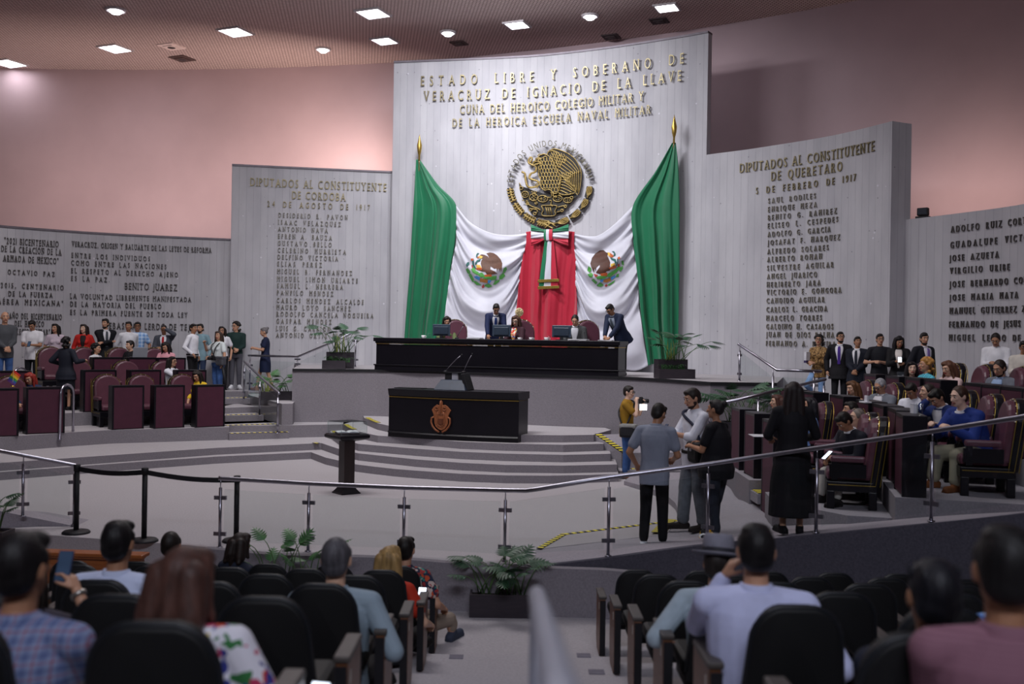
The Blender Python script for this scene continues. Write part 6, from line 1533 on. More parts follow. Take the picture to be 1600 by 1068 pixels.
    if legs[0] in ('trousers', 'loose', 'shorts'):
        e = .014 if legs[0] != 'loose' else .028; bm = NB(); torso(bm, .010, -.12, .045)
        for Hj, K, A, side in LG:
            cone(bm, Hj, K, (.084 + e * .6) * (.25 + .75 * fw), (.056 + e) * (.5 + .5 * fw))
            if legs[0] != 'shorts': cone(bm, K, A + Vector((0, 0, .075)), .056 + e, .040 + e * 1.25); cone(bm, A + Vector((0, 0, .075)), A + Vector((0, .0, .045)), .040 + e * 1.25, (.040 if legs[0] == 'trousers' else .050) + e)
        soft(obj('trousers', bm, M(legs[1]), root), vx, 3)
        if belt:
            w, d = ringval(TT, .03); bm = NB(); add_loft(bm, [[P + u * t + r * (w * fw + g) * math.cos(2 * PI * k / 20) + f * (d * (1 + (fw - 1) * 1.35) + g) * math.sin(2 * PI * k / 20) for k in range(20)] for t, g in ((.012, .012), (.012, .026), (.048, .026), (.048, .012))], False); obj('belt', bm, M(belt), root, True)
    elif legs[0] in ('skirt', 'dress'):
        hemz = legs[2] if len(legs) > 2 else .50; bm = NB()
        if legs[0] == 'dress': torso(bm, .014, -.10, .50); sleeves(bm, .010, long_)
        if legs[0] == 'dress':
            for sd in (-1, 1): add_ell(bm, P + u * .335 + r * .066 * sd + f * .092, (.060, .050, .058), None, 12, 8)
        if pose == 'stand':
            rr = []
            for k in range(7):
                q = k / 6; z = .97 * (1 - q) + hemz * q + sh.z; w = (.150 + .05 * math.sin(min(1, q * 1.6) * PI / 2)) * fw * (1 + (legs[3] if len(legs) > 3 else 0) * q); rr.append([Vector((0, 0, 0)) + Vector((P.x, P.y, 0)) + r * w * math.cos(2 * PI * j / 18) + Vector((0, 1, 0)) * w * .78 * math.sin(2 * PI * j / 18) + Vector((0, 0, z)) for j in range(18)])
            add_loft(bm, rr)
        else:
            for Hj, K, A, side in LG: cone(bm, Hj, K, .095 * fw, .075)
        soft(obj('skirt' if legs[0] == 'skirt' else 'dress', bm, M(legs[1]), root), vx, 3)
    for Hj, K, A, side in LG:
        fd = Vector((math.sin(.22 * side), math.cos(.22), 0)); bm = NB(); b = A + Vector((0, 0, -.085))
        cone(bm, b + Vector((0, 0, .040)) - fd * .045, b + Vector((0, 0, .036)) + fd * .175, .044, .038); cone(bm, b + Vector((0, 0, .045)) - fd * .03, b + Vector((0, 0, .075)) + fd * .02, .044, .046); add_box(bm, b + fd * .065 + Vector((0, 0, .012)), (.084, .27, .024), -.22 * side)
        soft(obj('shoe', bm, M(shoe), root), max(vx, .010), 2)
    root['base'] = 0; del root['base']
    inf = dict(root=root, s=s, rz=rz, P=P, u=u, r=r, f=f, N=N, HC=HC, hands=hands, hp=hp_, hu=hu, hf=hf, hr=hr, LG=LG, TT=TT, fw=fw)
    def world(p): return root.location + Matrix.Rotation(rz, 3, 'Z') @ (Vector(p) * s)
    inf['world'] = world; return inf
def held(inf, name, label, cat, local, build, rz=None):
    """a thing held or worn: its own top-level object placed at a point of the person's frame"""
    t = thing(name, label, cat, inf['world'](local), inf['rz'] if rz is None else rz); build(t); return t
def phone_build(t, tilt=-55, lit=False, case='#17181c'):
    T = Matrix.Rotation(R(tilt), 4, 'X')
    bm = NB(); add_box(bm, (0, 0, 0), (.074, .150, .009), 0, T); obj('casing', bm, plain(case, .3), t, bevel=.003)
    bm = NB(); add_box(bm, (0, 0, .0052), (.066, .140, .0015), 0, T); obj('screen', bm, emit_mat('phone_screen', (.8, .88, 1), 2.2) if lit else plain('#4a5f7a', .1), t)
def phone(inf, side, label, tilt=-55, lit=False, dz=.02, case='#17181c'):
    S, E, Tn, sd = inf['hands'][0 if side > 0 else 1]; d = (Tn - E).normalized()
    return held(inf, 'mobile_phone', label, 'phone', Tn + d * .09 + Vector((-.03 * sd, .0, dz)), lambda t: phone_build(t, tilt, lit, case))
# ---- patterned cloth
def pat(name, fn):
    m = newmat(name, (.5, .5, .5), .75, 0, .25); t = NT(m); fn(t, m); return m
def plaid(c0, c1, c2, sc):
    def fn(t, m):
        def band(rotn, s, w, ph):
            x = t.add('ShaderNodeSeparateXYZ'); t.link(t.mapping((s, s, s), rotn=rotn, loc=(ph, ph, ph)), x.inputs[0]); return x
        x = t.add('ShaderNodeSeparateXYZ'); t.link(t.mapping((sc, sc, sc)), x.inputs[0])
        fx = t.math('LESS_THAN', t.math('FRACT', x.outputs[0]), .42); fz = t.math('LESS_THAN', t.math('FRACT', x.outputs[2]), .42)
        gx = t.math('LESS_THAN', t.math('FRACT', t.math('ADD', x.outputs[0], .33)), .14); gz = t.math('LESS_THAN', t.math('FRACT', t.math('ADD', x.outputs[2], .33)), .14)
        c = t.mix(t.math('MULTIPLY', t.math('ADD', fx, fz), .42), hexc(c0), hexc(c1)); c = t.mix(t.math('MULTIPLY', t.math('ADD', gx, gz), .5), c, hexc(c2)); t.base(c)
    return fn
def stripes(c0, c1, sc, axis=0, w=.3):
    def fn(t, m):
        x = t.add('ShaderNodeSeparateXYZ'); t.link(t.mapping((sc, sc, sc)), x.inputs[0]); t.base(t.mix(t.math('LESS_THAN', t.math('FRACT', x.outputs[axis]), w), hexc(c0), hexc(c1)))
    return fn
def blots(c0, cols, sc, th=.62):
    def fn(t, m):
        c = hexc(c0)
        for k, q in enumerate(cols):
            n = t.noise(sc * (1 + .13 * k), t.mapping((1, 1, 1), loc=(3.1 * k, 7.7 * k, 1.3 * k)), 1.5); c = t.mix(t.math('GREATER_THAN', n, th), c, hexc(q))
        t.base(c)
    return fn
P_PLAIDMAN = pat('plaid_blue_red', plaid('#8793b4', '#4d5a88', '#8a4a58', 22)); P_LBLUE = pat('plaid_light_blue', plaid('#a9c6ea', '#5d8fce', '#dfe9f5', 11))
P_LEOP = pat('leopard_print', blots('#8a6a44', ['#4a3420', '#b08d5c'], 26, .56)); P_STRIPE = pat('fine_stripe', stripes('#ccd2e2', '#8f9ab8', 60, 0, .25)); P_PINKS = pat('pink_stripe', stripes('#8f6675', '#825a69', 70, 2, .4))
P_FLOR = pat('floral_white', blots('#e4e2ec', ['#c9472f', '#e3c93a', '#3a7a45', '#39408f', '#c23b62'], 11, .635)); P_TROP = pat('tropical_print', blots('#2b3248', ['#c1502f', '#2f8a7c', '#c9b8b0', '#a33a3a'], 15, .58))
P_COL = pat('bright_print', blots('#d8452f', ['#e9c23a', '#3f6fb8', '#efe6dc'], 20, .57)); P_TURQ = pat('turquoise_print', stripes('#5fc3d8', '#26405f', 26, 0, .22)); P_BLUEP = pat('blue_print', blots('#7fa3d8', ['#c6d8ee', '#3f62a5'], 18, .57))
P_JEAN = plain('#3b5b92', .85, 0, .2, 12); P_JEANL = plain('#7fa0cc', .85, 0, .2, 12); P_DENIM = plain('#a2b2be', .8, 0, .12, 9)
# ---------------------------------------------------------------- left: standing along the wall
BK, W_ = '#17161b', '#e3e2e8'
person('bald smiling man in a grey long-sleeved jumper and jeans at the left edge', (8, 487), 22.7, T3Z, 40, arms='clasp', hair=('rim', '#77716f'), shirt=('#4b4d52', 'long', 1, 'tee'), legs=('trousers', P_JEAN), skin='b', hy=-5)
p = person('man in an untucked white short-sleeved shirt looking down at his hands', (49, 501.5), 24.0, T3Z, 8, arms=((.05, .28, .20), (-.05, .28, .20)), hp=28, skin='c', shirt=(W_, 'short', 1), legs=('trousers', '#15161c'))
phone(p, 1, 'phone in the hands of the man in the untucked white shirt')
person('woman in a pale lilac blouse with shoulder-length black hair by the left wall', (86.6, 506), 24.9, T3Z, 20, sex='f', hair=('mid', '#15100f'), shirt=('#c9b9c6', 'short'), hy=-25)
person('woman in a bright red jacket with long dark hair by the left wall', (131, 506.7), 25.2, T3Z, 10, sex='f', skin='d', hair=('long', '#241714'), shirt=('#2a2022', 'short', 0, 'tee'), jacket='#c22a25', hy=-15)
person('bearded man in a black suit with folded arms under the dark lettering', (164.7, 498), 25.4, T3Z, 35, arms='cross', jacket='#15161c', tie='#4a4f56', shirt=(W_, 'long'), beard='#1a1412', hy=-40, skin='b')
person('man in a white shirt looking right, beside the man in pale blue checks', (201, 502.5), 25.0, T3Z, 45, arms='back', shirt=('#dcdde4', 'long'), hy=-40, skin='c')
person('man in a pale blue checked shirt and glasses by the left wall', (215, 503), 25.8, T3Z, 15, shirt=(P_LBLUE, 'short', 1), glasses=True, skin='c', arms=((.3, .12, .05), (-.25, .05, .0)))
person('man in a grey suit and red tie holding a hand to his face', (256, 508.5), 25.7, T3Z, 8, jacket='#4a4d57', tie='#a8232c', shirt=(W_, 'long'), lh=(-.09, .21, .70), rh=(.12, .26, .2), hp=10, skin='c')
person('man in a white shirt with a dark shoulder strap, seen from the side', (302.5, 506), 25.0, T3Z, 80, arms=((.24, .12, .05), (-.22, .05, -.02)), shirt=('#e6e6ee', 'long'), legs=('trousers', '#17161a'), hy=-20, skin='c', belt='#141214')
person('bearded man in a teal shirt behind the man with the shoulder strap', (313, 506), 26.2, T3Z, -10, shirt=('#7d9aa6', 'long', 1), beard='#1f1613', legs=('trousers', '#2d3a55'))
person('woman with glasses and a white top half hidden behind the woman with the camera', (347, 510), 26.5, T3Z, 5, sex='f', hair=('mid', '#1d1513'), shirt=('#dcdbe2', 'short'), glasses=True)
cw = person('woman in a white top and jeans with a camera, raising one hand', (341.5, 517.5), 25.0, 1.0, -35, sex='f', fat=1.15, hair=('long', '#3a2a22', .8), shirt=('#d5dcdd', 'short', 0, 'tee'), legs=('trousers', P_JEAN), shoe='#3a8a86', hy=25, skin='b', rh=(.30, .22, .48), lh=(-.30, .10, -.04))
person('man in a dark green shirt and grey trousers standing alone by the left wall corner', (368.4, 503), 26.8, T3Z, 15, arms=((.04, .25, .12), (-.06, .24, .10)), shirt=('#1c3230', 'long'), legs=('trousers', '#54535c'), shoe='#e2e2e8', glasses=True, hy=-35, hair=('curly', '#1a1413'), skin='b')
nw = person('woman in a navy dress with grey hair in a bun walking left past the rails', (411, 512), 26.2, T3Z, -75, sex='f', hair=('bun', '#5f5a5c'), shirt=('#1d2440', 'short'), legs=('dress', '#1d2440', .50), shoe='#8a6a58', arms=((.06, .30, .24), (-.04, .28, .22)), hp=14, feet={1: (.06, .22), -1: (-.07, -.20)}, skin='b')
person('woman in a black jacket and skirt seen from behind between the left desks', (105, 527), 22.0, T2Z, 165, sex='f', fat=1.12, hair=('curly', '#151113'), shirt=('#20222c', 'long'), jacket='#1d202c', vee=False, legs=('skirt', '#171922', .50), arms=((.34, .20, .26), (-.30, .12, .18)), face_on=False)
# camera on the chest of the woman
def cam_build(t, k=1.0):
    bm = NB(); add_box(bm, (0, 0, 0), (.14 * k, .07 * k, .09 * k)); add_box(bm, (0, 0, .055 * k), (.06 * k, .06 * k, .03 * k)); obj('camera_body', bm, M_BLACKM, t, bevel=.008)
    bm = NB(); T = Matrix.Rotation(R(-90), 4, 'X'); b2 = NB(); add_lathe(b2, [(.038 * k, .03), (.04 * k, .10), (.036 * k, .14), (.03 * k, .145)], n=16); bmesh.ops.transform(b2, matrix=T, verts=b2.verts); obj('lens', b2, M_BLACKM, t, True)
def bag_build(t, w, d, h, col, flap=None):
    bm = NB(); add_box(bm, (0, 0, 0), (w, d, h)); obj('bag_body', bm, plain(col, .8, 0, .2, 12), t, bevel=min(w, d, h) * .22)
    bm = NB(); add_box(bm, (0, .0, h * .36), (w * 1.03, d * 1.06, h * .34)); obj('flap', bm, plain(flap or col, .75, 0, .2, 12), t, bevel=min(w, d, h) * .15)
    bm = NB(); add_box(bm, (0, d * .55, h * .16), (.05, .012, .03)); obj('buckle', bm, plain('#8d8b90', .4, .8), t)
def strap(inf, name_label, pts, w=.02, mat=None, name='shoulder_strap', cat='strap'):
    q = inf['world'](pts[0]); t = thing(name, name_label, cat, inf['root'].location, inf['rz']); s = inf['s']
    bm = NB(); P_ = [Vector(p) * s for p in pts]; add_tube(bm, smooth3([tuple(p) for p in P_], 4), w, 6); obj('webbing', bm, mat or M_BLACKM, t, True); return t
def around(inf, t, ph, off_):
    w, d = ringval(inf['TT'], t); q = (inf['fw'] - 1) * (1 - .68 * min(1, max(0, (t - .22) / .25))); return inf['P'] + inf['u'] * t + inf['r'] * (w * (1 + q) + off_) * math.cos(R(ph)) + inf['f'] * (d * (1 + q * 1.35) + off_) * math.sin(R(ph))
held(cw, 'photo_camera', 'black camera hanging at the waist of the woman in the white top', 'camera', around(cw, .10, 100, .10), lambda t: cam_build(t, 1.1))
held(cw, 'camera_bag', 'grey camera bag on the hip of the woman in the white top', 'bag', around(cw, .03, 150, .12), lambda t: bag_build(t, .26, .15, .22, '#4b4b52'))
strap(cw, 'black camera strap around the neck of the woman in the white top', [around(cw, .16, 105, .08), around(cw, .36, 70, .07), around(cw, .49, 40, .04), around(cw, .52, -90, .03), around(cw, .49, 140, .04), around(cw, .36, 112, .07), around(cw, .16, 100, .08)], .012)
held(nw, 'name_badge', 'white badge on a cord in front of the navy dress', 'badge', around(nw, -.02, 90, .04), lambda t: obj('card', (lambda b: (add_box(b, (0, 0, 0), (.07, .006, .10)), b)[1])(NB()), plain('#cfd3d6', .5), t))
strap(nw, 'pale badge cord around the neck of the woman in navy', [around(nw, .05, 90, .05), around(nw, .36, 75, .07), around(nw, .50, 40, .03), around(nw, .52, -90, .02), around(nw, .50, 140, .03), around(nw, .36, 105, .07), around(nw, .05, 90, .05)], .007, plain('#c9ccd2', .6))
# left: seated
person('red-haired seated woman in a navy jacket at the front left desk', (44.6, 583), 20.3, T1Z, 10, pose='sit', sex='f', arms='desk', hair=('mid', '#8a2a22'), shirt=('#26304f', 'long'), jacket='#26304f', vee=False, hp=22, hy=-10, skin='b')
person('seated woman with black curly hair in profile at the back left row', (151, 537), 23.6, T3Z, 80, pose='sit', sex='f', arms='lap', hair=('curly', '#141011'), shirt=('#d8d8de', 'long'), skin='b')
person('seated smiling man in a dark suit at the back left row', (203, 532), 23.9, T3Z, -35, pose='sit', arms='desk', jacket='#1b1b20', shirt=('#1d1d22', 'long'), hair=('short', '#1a1413'), fat=1.1, skin='a', lean=6)
person('seated woman in pink with long black hair looking down', (257.5, 535), 24.1, T3Z, -5, pose='sit', sex='f', arms='desk', hair=('long', '#171113', .7), shirt=('#d99aa6', 'half'), hp=22, skin='b')
person('long-haired seated person in a white blouse stretching an arm to the right', (269.5, 557), 22.9, T2Z, 70, pose='sit', sex='f', hair=('wavy', '#1b1413'), shirt=('#dcdde6', 'long'), arms=((.10, .5, .30), (-.1, .30, .12)), skin='b', glasses=True)
person('seated woman in a yellow top with long dark hair looking down', (306, 580), 22.4, T1Z, -10, pose='sit', sex='f', arms='lap', hair=('long', '#1d1512', .8), shirt=('#d9b32a', 'half'), hp=25, skin='b', legs=('trousers', '#15151b'))
# ---------------------------------------------------------------- the high bench
person('seated woman in olive behind the left monitor', (698.5, 494.7), 24.45, ZD, 5, pose='sit', sex='f', arms='desk', hair=('mid', '#1e1614', .4), shirt=('#5f6b45', 'half'), hp=22, H=1.72, skin='b')
person('man in a navy suit leaning over the high bench beside the middle monitor', (775.7, 475.8), 23.8, ZD, 5, lean=32, arms=((.20, .55, -.06), (-.14, .52, -.04)), jacket='#1d2547', tie='#27407f', shirt=(W_, 'long'), glasses=True, hp=18, skin='c')
person('seated woman with glasses in a colourful blouse at the middle of the high bench', (805, 493.5), 23.2, ZD, -25, pose='sit', sex='f', arms='desk', hair=('mid', '#4a2f24', .35), shirt=(P_COL, 'short', 0, 'tee'), jacket='#3a2029', glasses=True, hp=20, hy=10, H=1.74, skin='d')
person('seated man in a grey suit behind the right monitor', (898, 493), 22.7, ZD, -12, pose='sit', arms='desk', jacket='#454648', shirt=('#d6d6de', 'long'), hp=24, lean=8, hair=('crop', '#1c1715'), H=1.76, skin='b')
person('man in a navy suit leaning on the right end of the high bench', (950, 477), 22.2, ZD, -45, lean=34, arms=((.02, .56, -.06), (-.12, .54, -.06)), jacket='#1f2740', tie='#5b6470', shirt=('#aab4c6', 'long'), glasses=True, hp=22, skin='c')
# ---------------------------------------------------------------- in the pit
ph = person('photographer in a mustard polo shirt and jeans beside the stage steps', (983.6, 603), 18.5, .02, 72, hair=('short', '#1e1715'), shirt=('#9a7424', 'short', 1), legs=('trousers', P_JEAN), shoe='#7d5a40', glasses=True, vox=.011, skin='d', hp=6, hy=-10, rh=(.09, .20, .50), lh=(-.03, .30, .47))
c = ph['world'](Vector((0.02, .27, 1.45))); t = thing('video_camera', 'black camera held up by the photographer in mustard', 'camera', c, ph['rz']); cam_build(t, 1.05)
c = ph['world'](Vector((.03, .31, 1.335))); t = thing('camera_light', 'bright white light panel under the camera of the photographer', 'lamp', c, R(-80))
bm = NB(); add_box(bm, (0, 0, 0), (.03, .15, .12)); obj('panel_case', bm, M_BLACKM, t); bm = NB(); add_box(bm, (.017, 0, 0), (.006, .14, .11)); add_box(bm, (-.017, 0, 0), (.006, .14, .11)); obj('light_face', bm, emit_mat('lit_panel', (.95, .97, 1), 4), t)
held(ph, 'shoulder_bag', 'grey and black shoulder bag at the hip of the photographer in mustard', 'bag', around(ph, -.02, 20, .13), lambda t: bag_build(t, .22, .30, .24, '#1d1d22', '#8a8a88'))
strap(ph, 'black bag strap across the mustard polo shirt', [around(ph, .05, 10, .06), around(ph, .30, 50, .03), around(ph, .46, 100, .035), around(ph, .52, 150, .05), around(ph, .48, 220, .04), around(ph, .30, 300, .04), around(ph, .05, 350, .06)], .017)
gm = person('young man in a grey short-sleeved shirt and black trousers, back turned at the rail', (1033, 632), 12.0, .06, 158, hair=('short', '#1b1614'), shirt=('#858b9b', 'short', 1), legs=('trousers', '#18171b'), shoe='#e0e0e8', vox=.0095, fine=True, hp=22, hy=-18, skin='c', arms=((.16, .28, .12), (-.26, .16, .04)), feet={1: (.10, .05), -1: (-.11, -.02)}, lean=4)
wm = person('bearded man in a white shirt and loose grey jeans typing on a phone', (1078, 608), 12.7, .14, -72, hair=('short', '#231a17'), shirt=('#d9dbe6', 'half'), legs=('loose', plain('#676b73', .85, 0, .25, 10)), shoe='#2c2524', vox=.0095, fine=True, beard='#2a1c17', hp=18, skin='b', arms=((.05, .36, .28), (-.03, .34, .26)), feet={1: (.10, .10), -1: (-.10, -.06)}, fat=1.1, belt='#201c1c')
phone(wm, 1, 'phone in the hands of the bearded man in the white shirt', -60, False, .01, '#2a3550')
held(wm, 'shoulder_bag', 'big black shoulder bag on the bearded man in the white shirt', 'bag', around(wm, .05, 160, .16), lambda t: bag_build(t, .30, .26, .26, '#151519'))
strap(wm, 'dark strap over the shoulder of the bearded man in white', [around(wm, .12, 165, .08), around(wm, .34, 140, .04), around(wm, .48, 60, .05), around(wm, .52, 0, .05), around(wm, .46, -70, .04), around(wm, .30, -120, .04), around(wm, .12, 190, .08)], .02, plain('#23263c', .8))
bw = person('woman in a black T-shirt and dark jeans with a bun, standing at the rail', (1118, 625), 12.1, .15, -125, sex='f', fat=1.5, hair=('bun', '#191415'), shirt=('#17171c', 'short', 1, 'tee'), legs=('trousers', plain('#262a36', .85, 0, .2, 10)), shoe=pat('sneaker', blots('#d5d5da', ['#1b1b22', '#d8a92a'], 9, .52)), vox=.0095, fine=True, skin='c', arms=((.16, .28, .24), (-.10, .30, .22)), feet={1: (.09, .05), -1: (-.09, -.05)}, face_on=False)
strap(bw, 'dark strap on the back of the woman in the black T-shirt', [around(bw, .10, 20, .05), around(bw, .30, 10, .05), around(bw, .46, 30, .05), around(bw, .51, 60, .05)], .022, plain('#2c3440', .8))
lw = person('woman in a long black dress and boots with very long dark hair, seen from behind', (1239, 597), 10.95, .45, 178, sex='f', hair=('long', '#1d1414', 1.25), shirt=('#17161b', 'long'), legs=('dress', '#17161b', .20, .12), shoe='#151317', vox=.0095, fine=True, fat=1.18, arms=((.20, .26, .14), (-.20, .26, .14)), face_on=False)
held(lw, 'document_sheet', 'white sheet held by the woman in the long black dress', 'paper', lw['hands'][1][2] + Vector((-.10, .06, .02)), lambda t: obj('sheet', (lambda b: (add_box(b, (0, 0, 0), (.21, .30, .004)), b)[1])(NB()), plain('#d9d9de', .7), t))
# ---------------------------------------------------------------- right: standing along the wall
bwn = person('woman in a brown patterned blouse and jeans leaning on the right wall', (1279.5, 523.4), 20.6, 1.17, -45, sex='f', hair=('curly', '#181213'), shirt=(P_LEOP, 'long', 1), legs=('trousers', P_JEANL), glasses=True, hy=20, skin='b', arms=((.10, .24, .20), (-.04, .25, .17)), knee=(1,), hp=-6)
person('tall bearded man in a black suit and purple tie on the right', (1313, 518.4), 20.2, 1.17, -25, jacket='#17161b', tie='#4a2f8a', shirt=(W_, 'long'), beard='#1a1413', glasses=True, hy=25, skin='b', hp=-4)
person('shorter man in a dark navy suit with clasped hands on the right', (1340, 525.8), 19.7, 1.17, -30, arms='clasp', jacket='#1a1d29', tie='#2a2d38', shirt=(W_, 'long'), hy=25, skin='c', hp=-4)
person('man in a black short-sleeved shirt and glasses holding one arm', (1375, 521.5), 19.4, 1.17, -5, arms=((.16, .20, .22), (.05, .24, .22)), shirt=('#1b1c23', 'short', 1), glasses=True, skin='b')
bh = person('woman in black with long black hair looking at her phone on the right', (1406, 525.8), 18.8, 1.17, -20, sex='f', arms=((.06, .32, .26), (-.10, .30, .22)), hair=('long', '#131013'), shirt=('#d8d0cc', 'long', 1, 'tee'), jacket='#17161a', hp=22, hy=10, skin='c')
phone(bh, 1, 'phone held by the woman in black with long hair on the right', -40, True)
held(bh, 'shoulder_bag', 'small grey bag of the woman in black on the right', 'bag', around(bh, -.05, 110, .10), lambda t: bag_build(t, .22, .09, .18, '#3c4149'))
person('bearded man in a dark suit and lilac tie turning right by the right wall', (1444.5, 520), 18.4, 1.17, 20, jacket='#1a1b24', tie='#7f6aa8', shirt=('#dcd8e2', 'long'), beard='#1b1412', hy=-20, skin='b', hp=6)
person('man in a white shirt looking down by the right wall', (1555, 522), 17.2, 1.17, -35, arms='phone', shirt=('#e0e0e6', 'long', 1), hp=30, skin='c', hair=('crop', '#1d1614'))
person('man in a pale shirt cut by the right edge of the picture', (1600, 533), 16.4, 1.17, -30, arms='phone', shirt=('#cfc9c0', 'half', 1), hp=8, hy=15, skin='c', glasses=True)
# right: seated, back row
person('dark-haired seated woman leaning toward the curly blonde', (1425, 565.5), 17.2, 1.17, -15, pose='sit', sex='f', arms='desk', hair=('mid', '#181114', .6), shirt=('#3a2740', 'long'), skin='d', tilt=4)
person('seated woman with curly blonde hair in a turquoise striped top', (1446, 559.4), 16.5, 1.17, -85, pose='sit', sex='f', arms='desk', hair=('curly', '#a8793f'), shirt=(P_TURQ, 'short'), skin='b')
person('seated woman in pale pink with brown hair at the back right row', (1479, 564.4), 15.8, 1.17, -65, pose='sit', sex='f', arms='desk', hair=('mid', '#5a3a2a', .5), shirt=('#dcc0bd', 'long'), hp=18, skin='a')
person('seated bearded man in a grey jacket reading at the back right row', (1558.6, 563.8), 14.3, 1.17, -62, pose='sit', arms='desk', jacket='#6a6e78', shirt=('#9db6da', 'long'), beard='#2a1a15', hair=('crop', '#241815'), hp=24, skin='b')
# right: seated, middle row
person('seated woman with bare shoulders and long brown hair', (1330, 595.6), 16.9, T2Z, -65, pose='sit', sex='f', arms='desk', hair=('long', '#5a3c26', .55), shirt=('#15141a', 'none', 0, 'tee'), hp=14, skin='a')
person('seated grey-haired man in a grey jacket reading', (1372, 593), 15.7, T2Z, -60, pose='sit', arms='desk', jacket='#70757f', shirt=(W_, 'long'), hair=('crop', '#8b8b90'), hp=26, glasses=True, skin='b')
person('seated man in a white shirt bowing his head, right of the grey-haired man', (1420.5, 601), 14.9, T2Z, -50, pose='sit', arms='desk', shirt=('#e2e4ee', 'half'), hp=32, skin='c', lean=8)
person('seated balding man in a dark shirt behind the man holding his head', (1449, 600), 14.1, T2Z, -85, pose='sit', arms='desk', shirt=('#1f1f27', 'short'), hair=('crop', '#2d2421'), skin='a', fat=1.1)
person('seated man in a blue jacket holding his head with one hand', (1457, 611), 13.0, T2Z, -70, pose='sit', shirt=(W_, 'long'), jacket='#22336a', hp=34, lean=14, rh=(.10, .30, .58), lh=(-.10, .36, .18), hair=('short', '#15110f'), skin='b')
person('big man in a bright blue jacket and khaki trousers leaning on the middle right desk', (1496, 604), 11.8, T2Z, -72, pose='sit', jacket='#22377f', vee=False, shirt=(W_, 'long'), lean=22, arms=((.12, .52, .30), (-.12, .46, .28)), hair=('crop', '#3a261c'), skin='d', fat=1.2, legs=('loose', '#8f8a78'), shoe='#6a3f24', vox=.011, H=1.78)
# right: seated, front row
hp2 = person('brown-haired seated person holding up a paper behind the woman in the long dress', (1214, 617), 16.2, T1Z, -85, pose='sit', sex='f', hair=('mid', '#4a2c24', .3), shirt=('#2c2530', 'half'), rh=(.02, .44, .34), lh=(-.1, .4, .22), skin='a')
held(hp2, 'document_sheet', 'white paper held up at the front right desk', 'paper', hp2['hands'][0][2] + Vector((.0, .16, .10)), lambda t: obj('sheet', (lambda b: (add_box(b, (0, 0, 0), (.21, .004, .29), 0, Matrix.Rotation(R(-35), 4, 'X')), b)[1])(NB()), plain('#dfe0e6', .7), t))
person('dark-haired seated person in light blue behind the woman in the long dress', (1265, 621), 15.1, T1Z, -95, pose='sit', sex='f', arms='lap', hair=('mid', '#15131a', .4), shirt=('#86a6e0', 'half'), skin='b')
person('seated man with dark hair behind the striped-shirt man at the front right row', (1329, 627.5), 14.2, T1Z, -85, pose='sit', arms='desk', shirt=('#2a2a33', 'long'), hair=('short', '#1f1917'), skin='b')
person('seated balding grey-haired man in a pale striped shirt at the front right row', (1339, 639.4), 13.15, T1Z, -78, pose='sit', arms='lap', shirt=(P_STRIPE, 'long'), hair=('crop', '#6f665f'), skin='a', vox=.011)
ds = person('seated man in a dark suit and light trousers with a phone, nearest beyond the rail', (1311, 648), 12.3, T1Z, -72, pose='sit', arms=((.10, .40, .14), (-.06, .40, .18)), jacket='#191b25', vee=False, shirt=(W_, 'long'), hp=34, lean=16, legs=('trousers', '#b8b4ad'), hair=('short', '#1a1412'), skin='c', vox=.011)
phone(ds, -1, 'phone of the man in the dark suit nearest beyond the rail', -40, True)
# ---------------------------------------------------------------- the public in the dark seats
NR = dict(pose='sit', fine=True, vox=.0085, face_on=False)
person('man in a blue and red checked shirt at the lower left corner', (36, 833), 3.35, .80, 172, shirt=(P_PLAIDMAN, 'short', 1), arms='lap', hair=('short', '#141012'), skin='c', fat=1.18, H=1.76, **NR)
hpn = person('person holding up a phone, hidden behind the man in checks', (40, 856), 4.5, .54, 175, sex='f', shirt=('#3a3540', 'short'), hair=('mid', '#1a1412'), skin='b', rh=(.10, .30, .54), lh=(-.1, .3, .1), **NR)
phone(hpn, 1, 'blue phone held up left of the man in the white shirt', 70, False, .04, '#24345a')
person('man in a white shirt with thick black hair at the lower left', (186, 815), 5.75, .28, 176, H=1.86, shirt=('#c9d2ee', 'long'), arms='lap', hair=('short', '#131012'), skin='c', fat=1.12, **NR)
person('person with dark hair low in the front left rows', (268, 831), 8.5, -.24, 178, shirt=('#2a2630', 'long'), arms='lap', hair=('crop', '#1f1815'), skin='c', **NR)
fw_ = person('woman with long brown hair in a white floral blouse at the lower left', (296, 857), 3.36, .80, 168, sex='f', shirt=(P_FLOR, 'half', 1, 'tee'), arms=((.26, .24, .14), (-.12, .3, .16)), hair=('mid', '#4a3029', .25), skin='b', fat=1.3, tilt=-12, hp=12, **NR)
phone(fw_, 1, 'lit phone in the hand of the woman in the floral blouse', 45, True, .10)
person('woman with a ponytail in a dark navy top in the front left rows', (378, 833), 9.75, -.5, 150, sex='f', shirt=('#232838', 'short', 0, 'tee'), arms='desk', hair=('pony', '#241a17'), skin='c', lean=12, **NR)
person('grey-haired man in a pale blue-grey shirt on the left aisle seat', (526, 841), 5.8, .28, 178, H=1.84, shirt=('#8fa0ad', 'long'), arms=((.30, .16, .16), (-.1, .3, .1)), hair=('crop', '#4f4d52'), skin='a', fat=1.12, **NR)
bl = person('blonde woman in a red top on a left aisle seat', (609, 854), 8.4, -.24, 172, H=1.78, sex='f', shirt=('#b8331f', 'short', 0, 'tee'), arms=((.30, .20, .14), (.10, .32, .24)), hair=('long', '#9a7c4e', .6), skin='a', **NR)
phone(bl, -1, 'phone shining beside the head of the blonde woman', 60, True, .08)
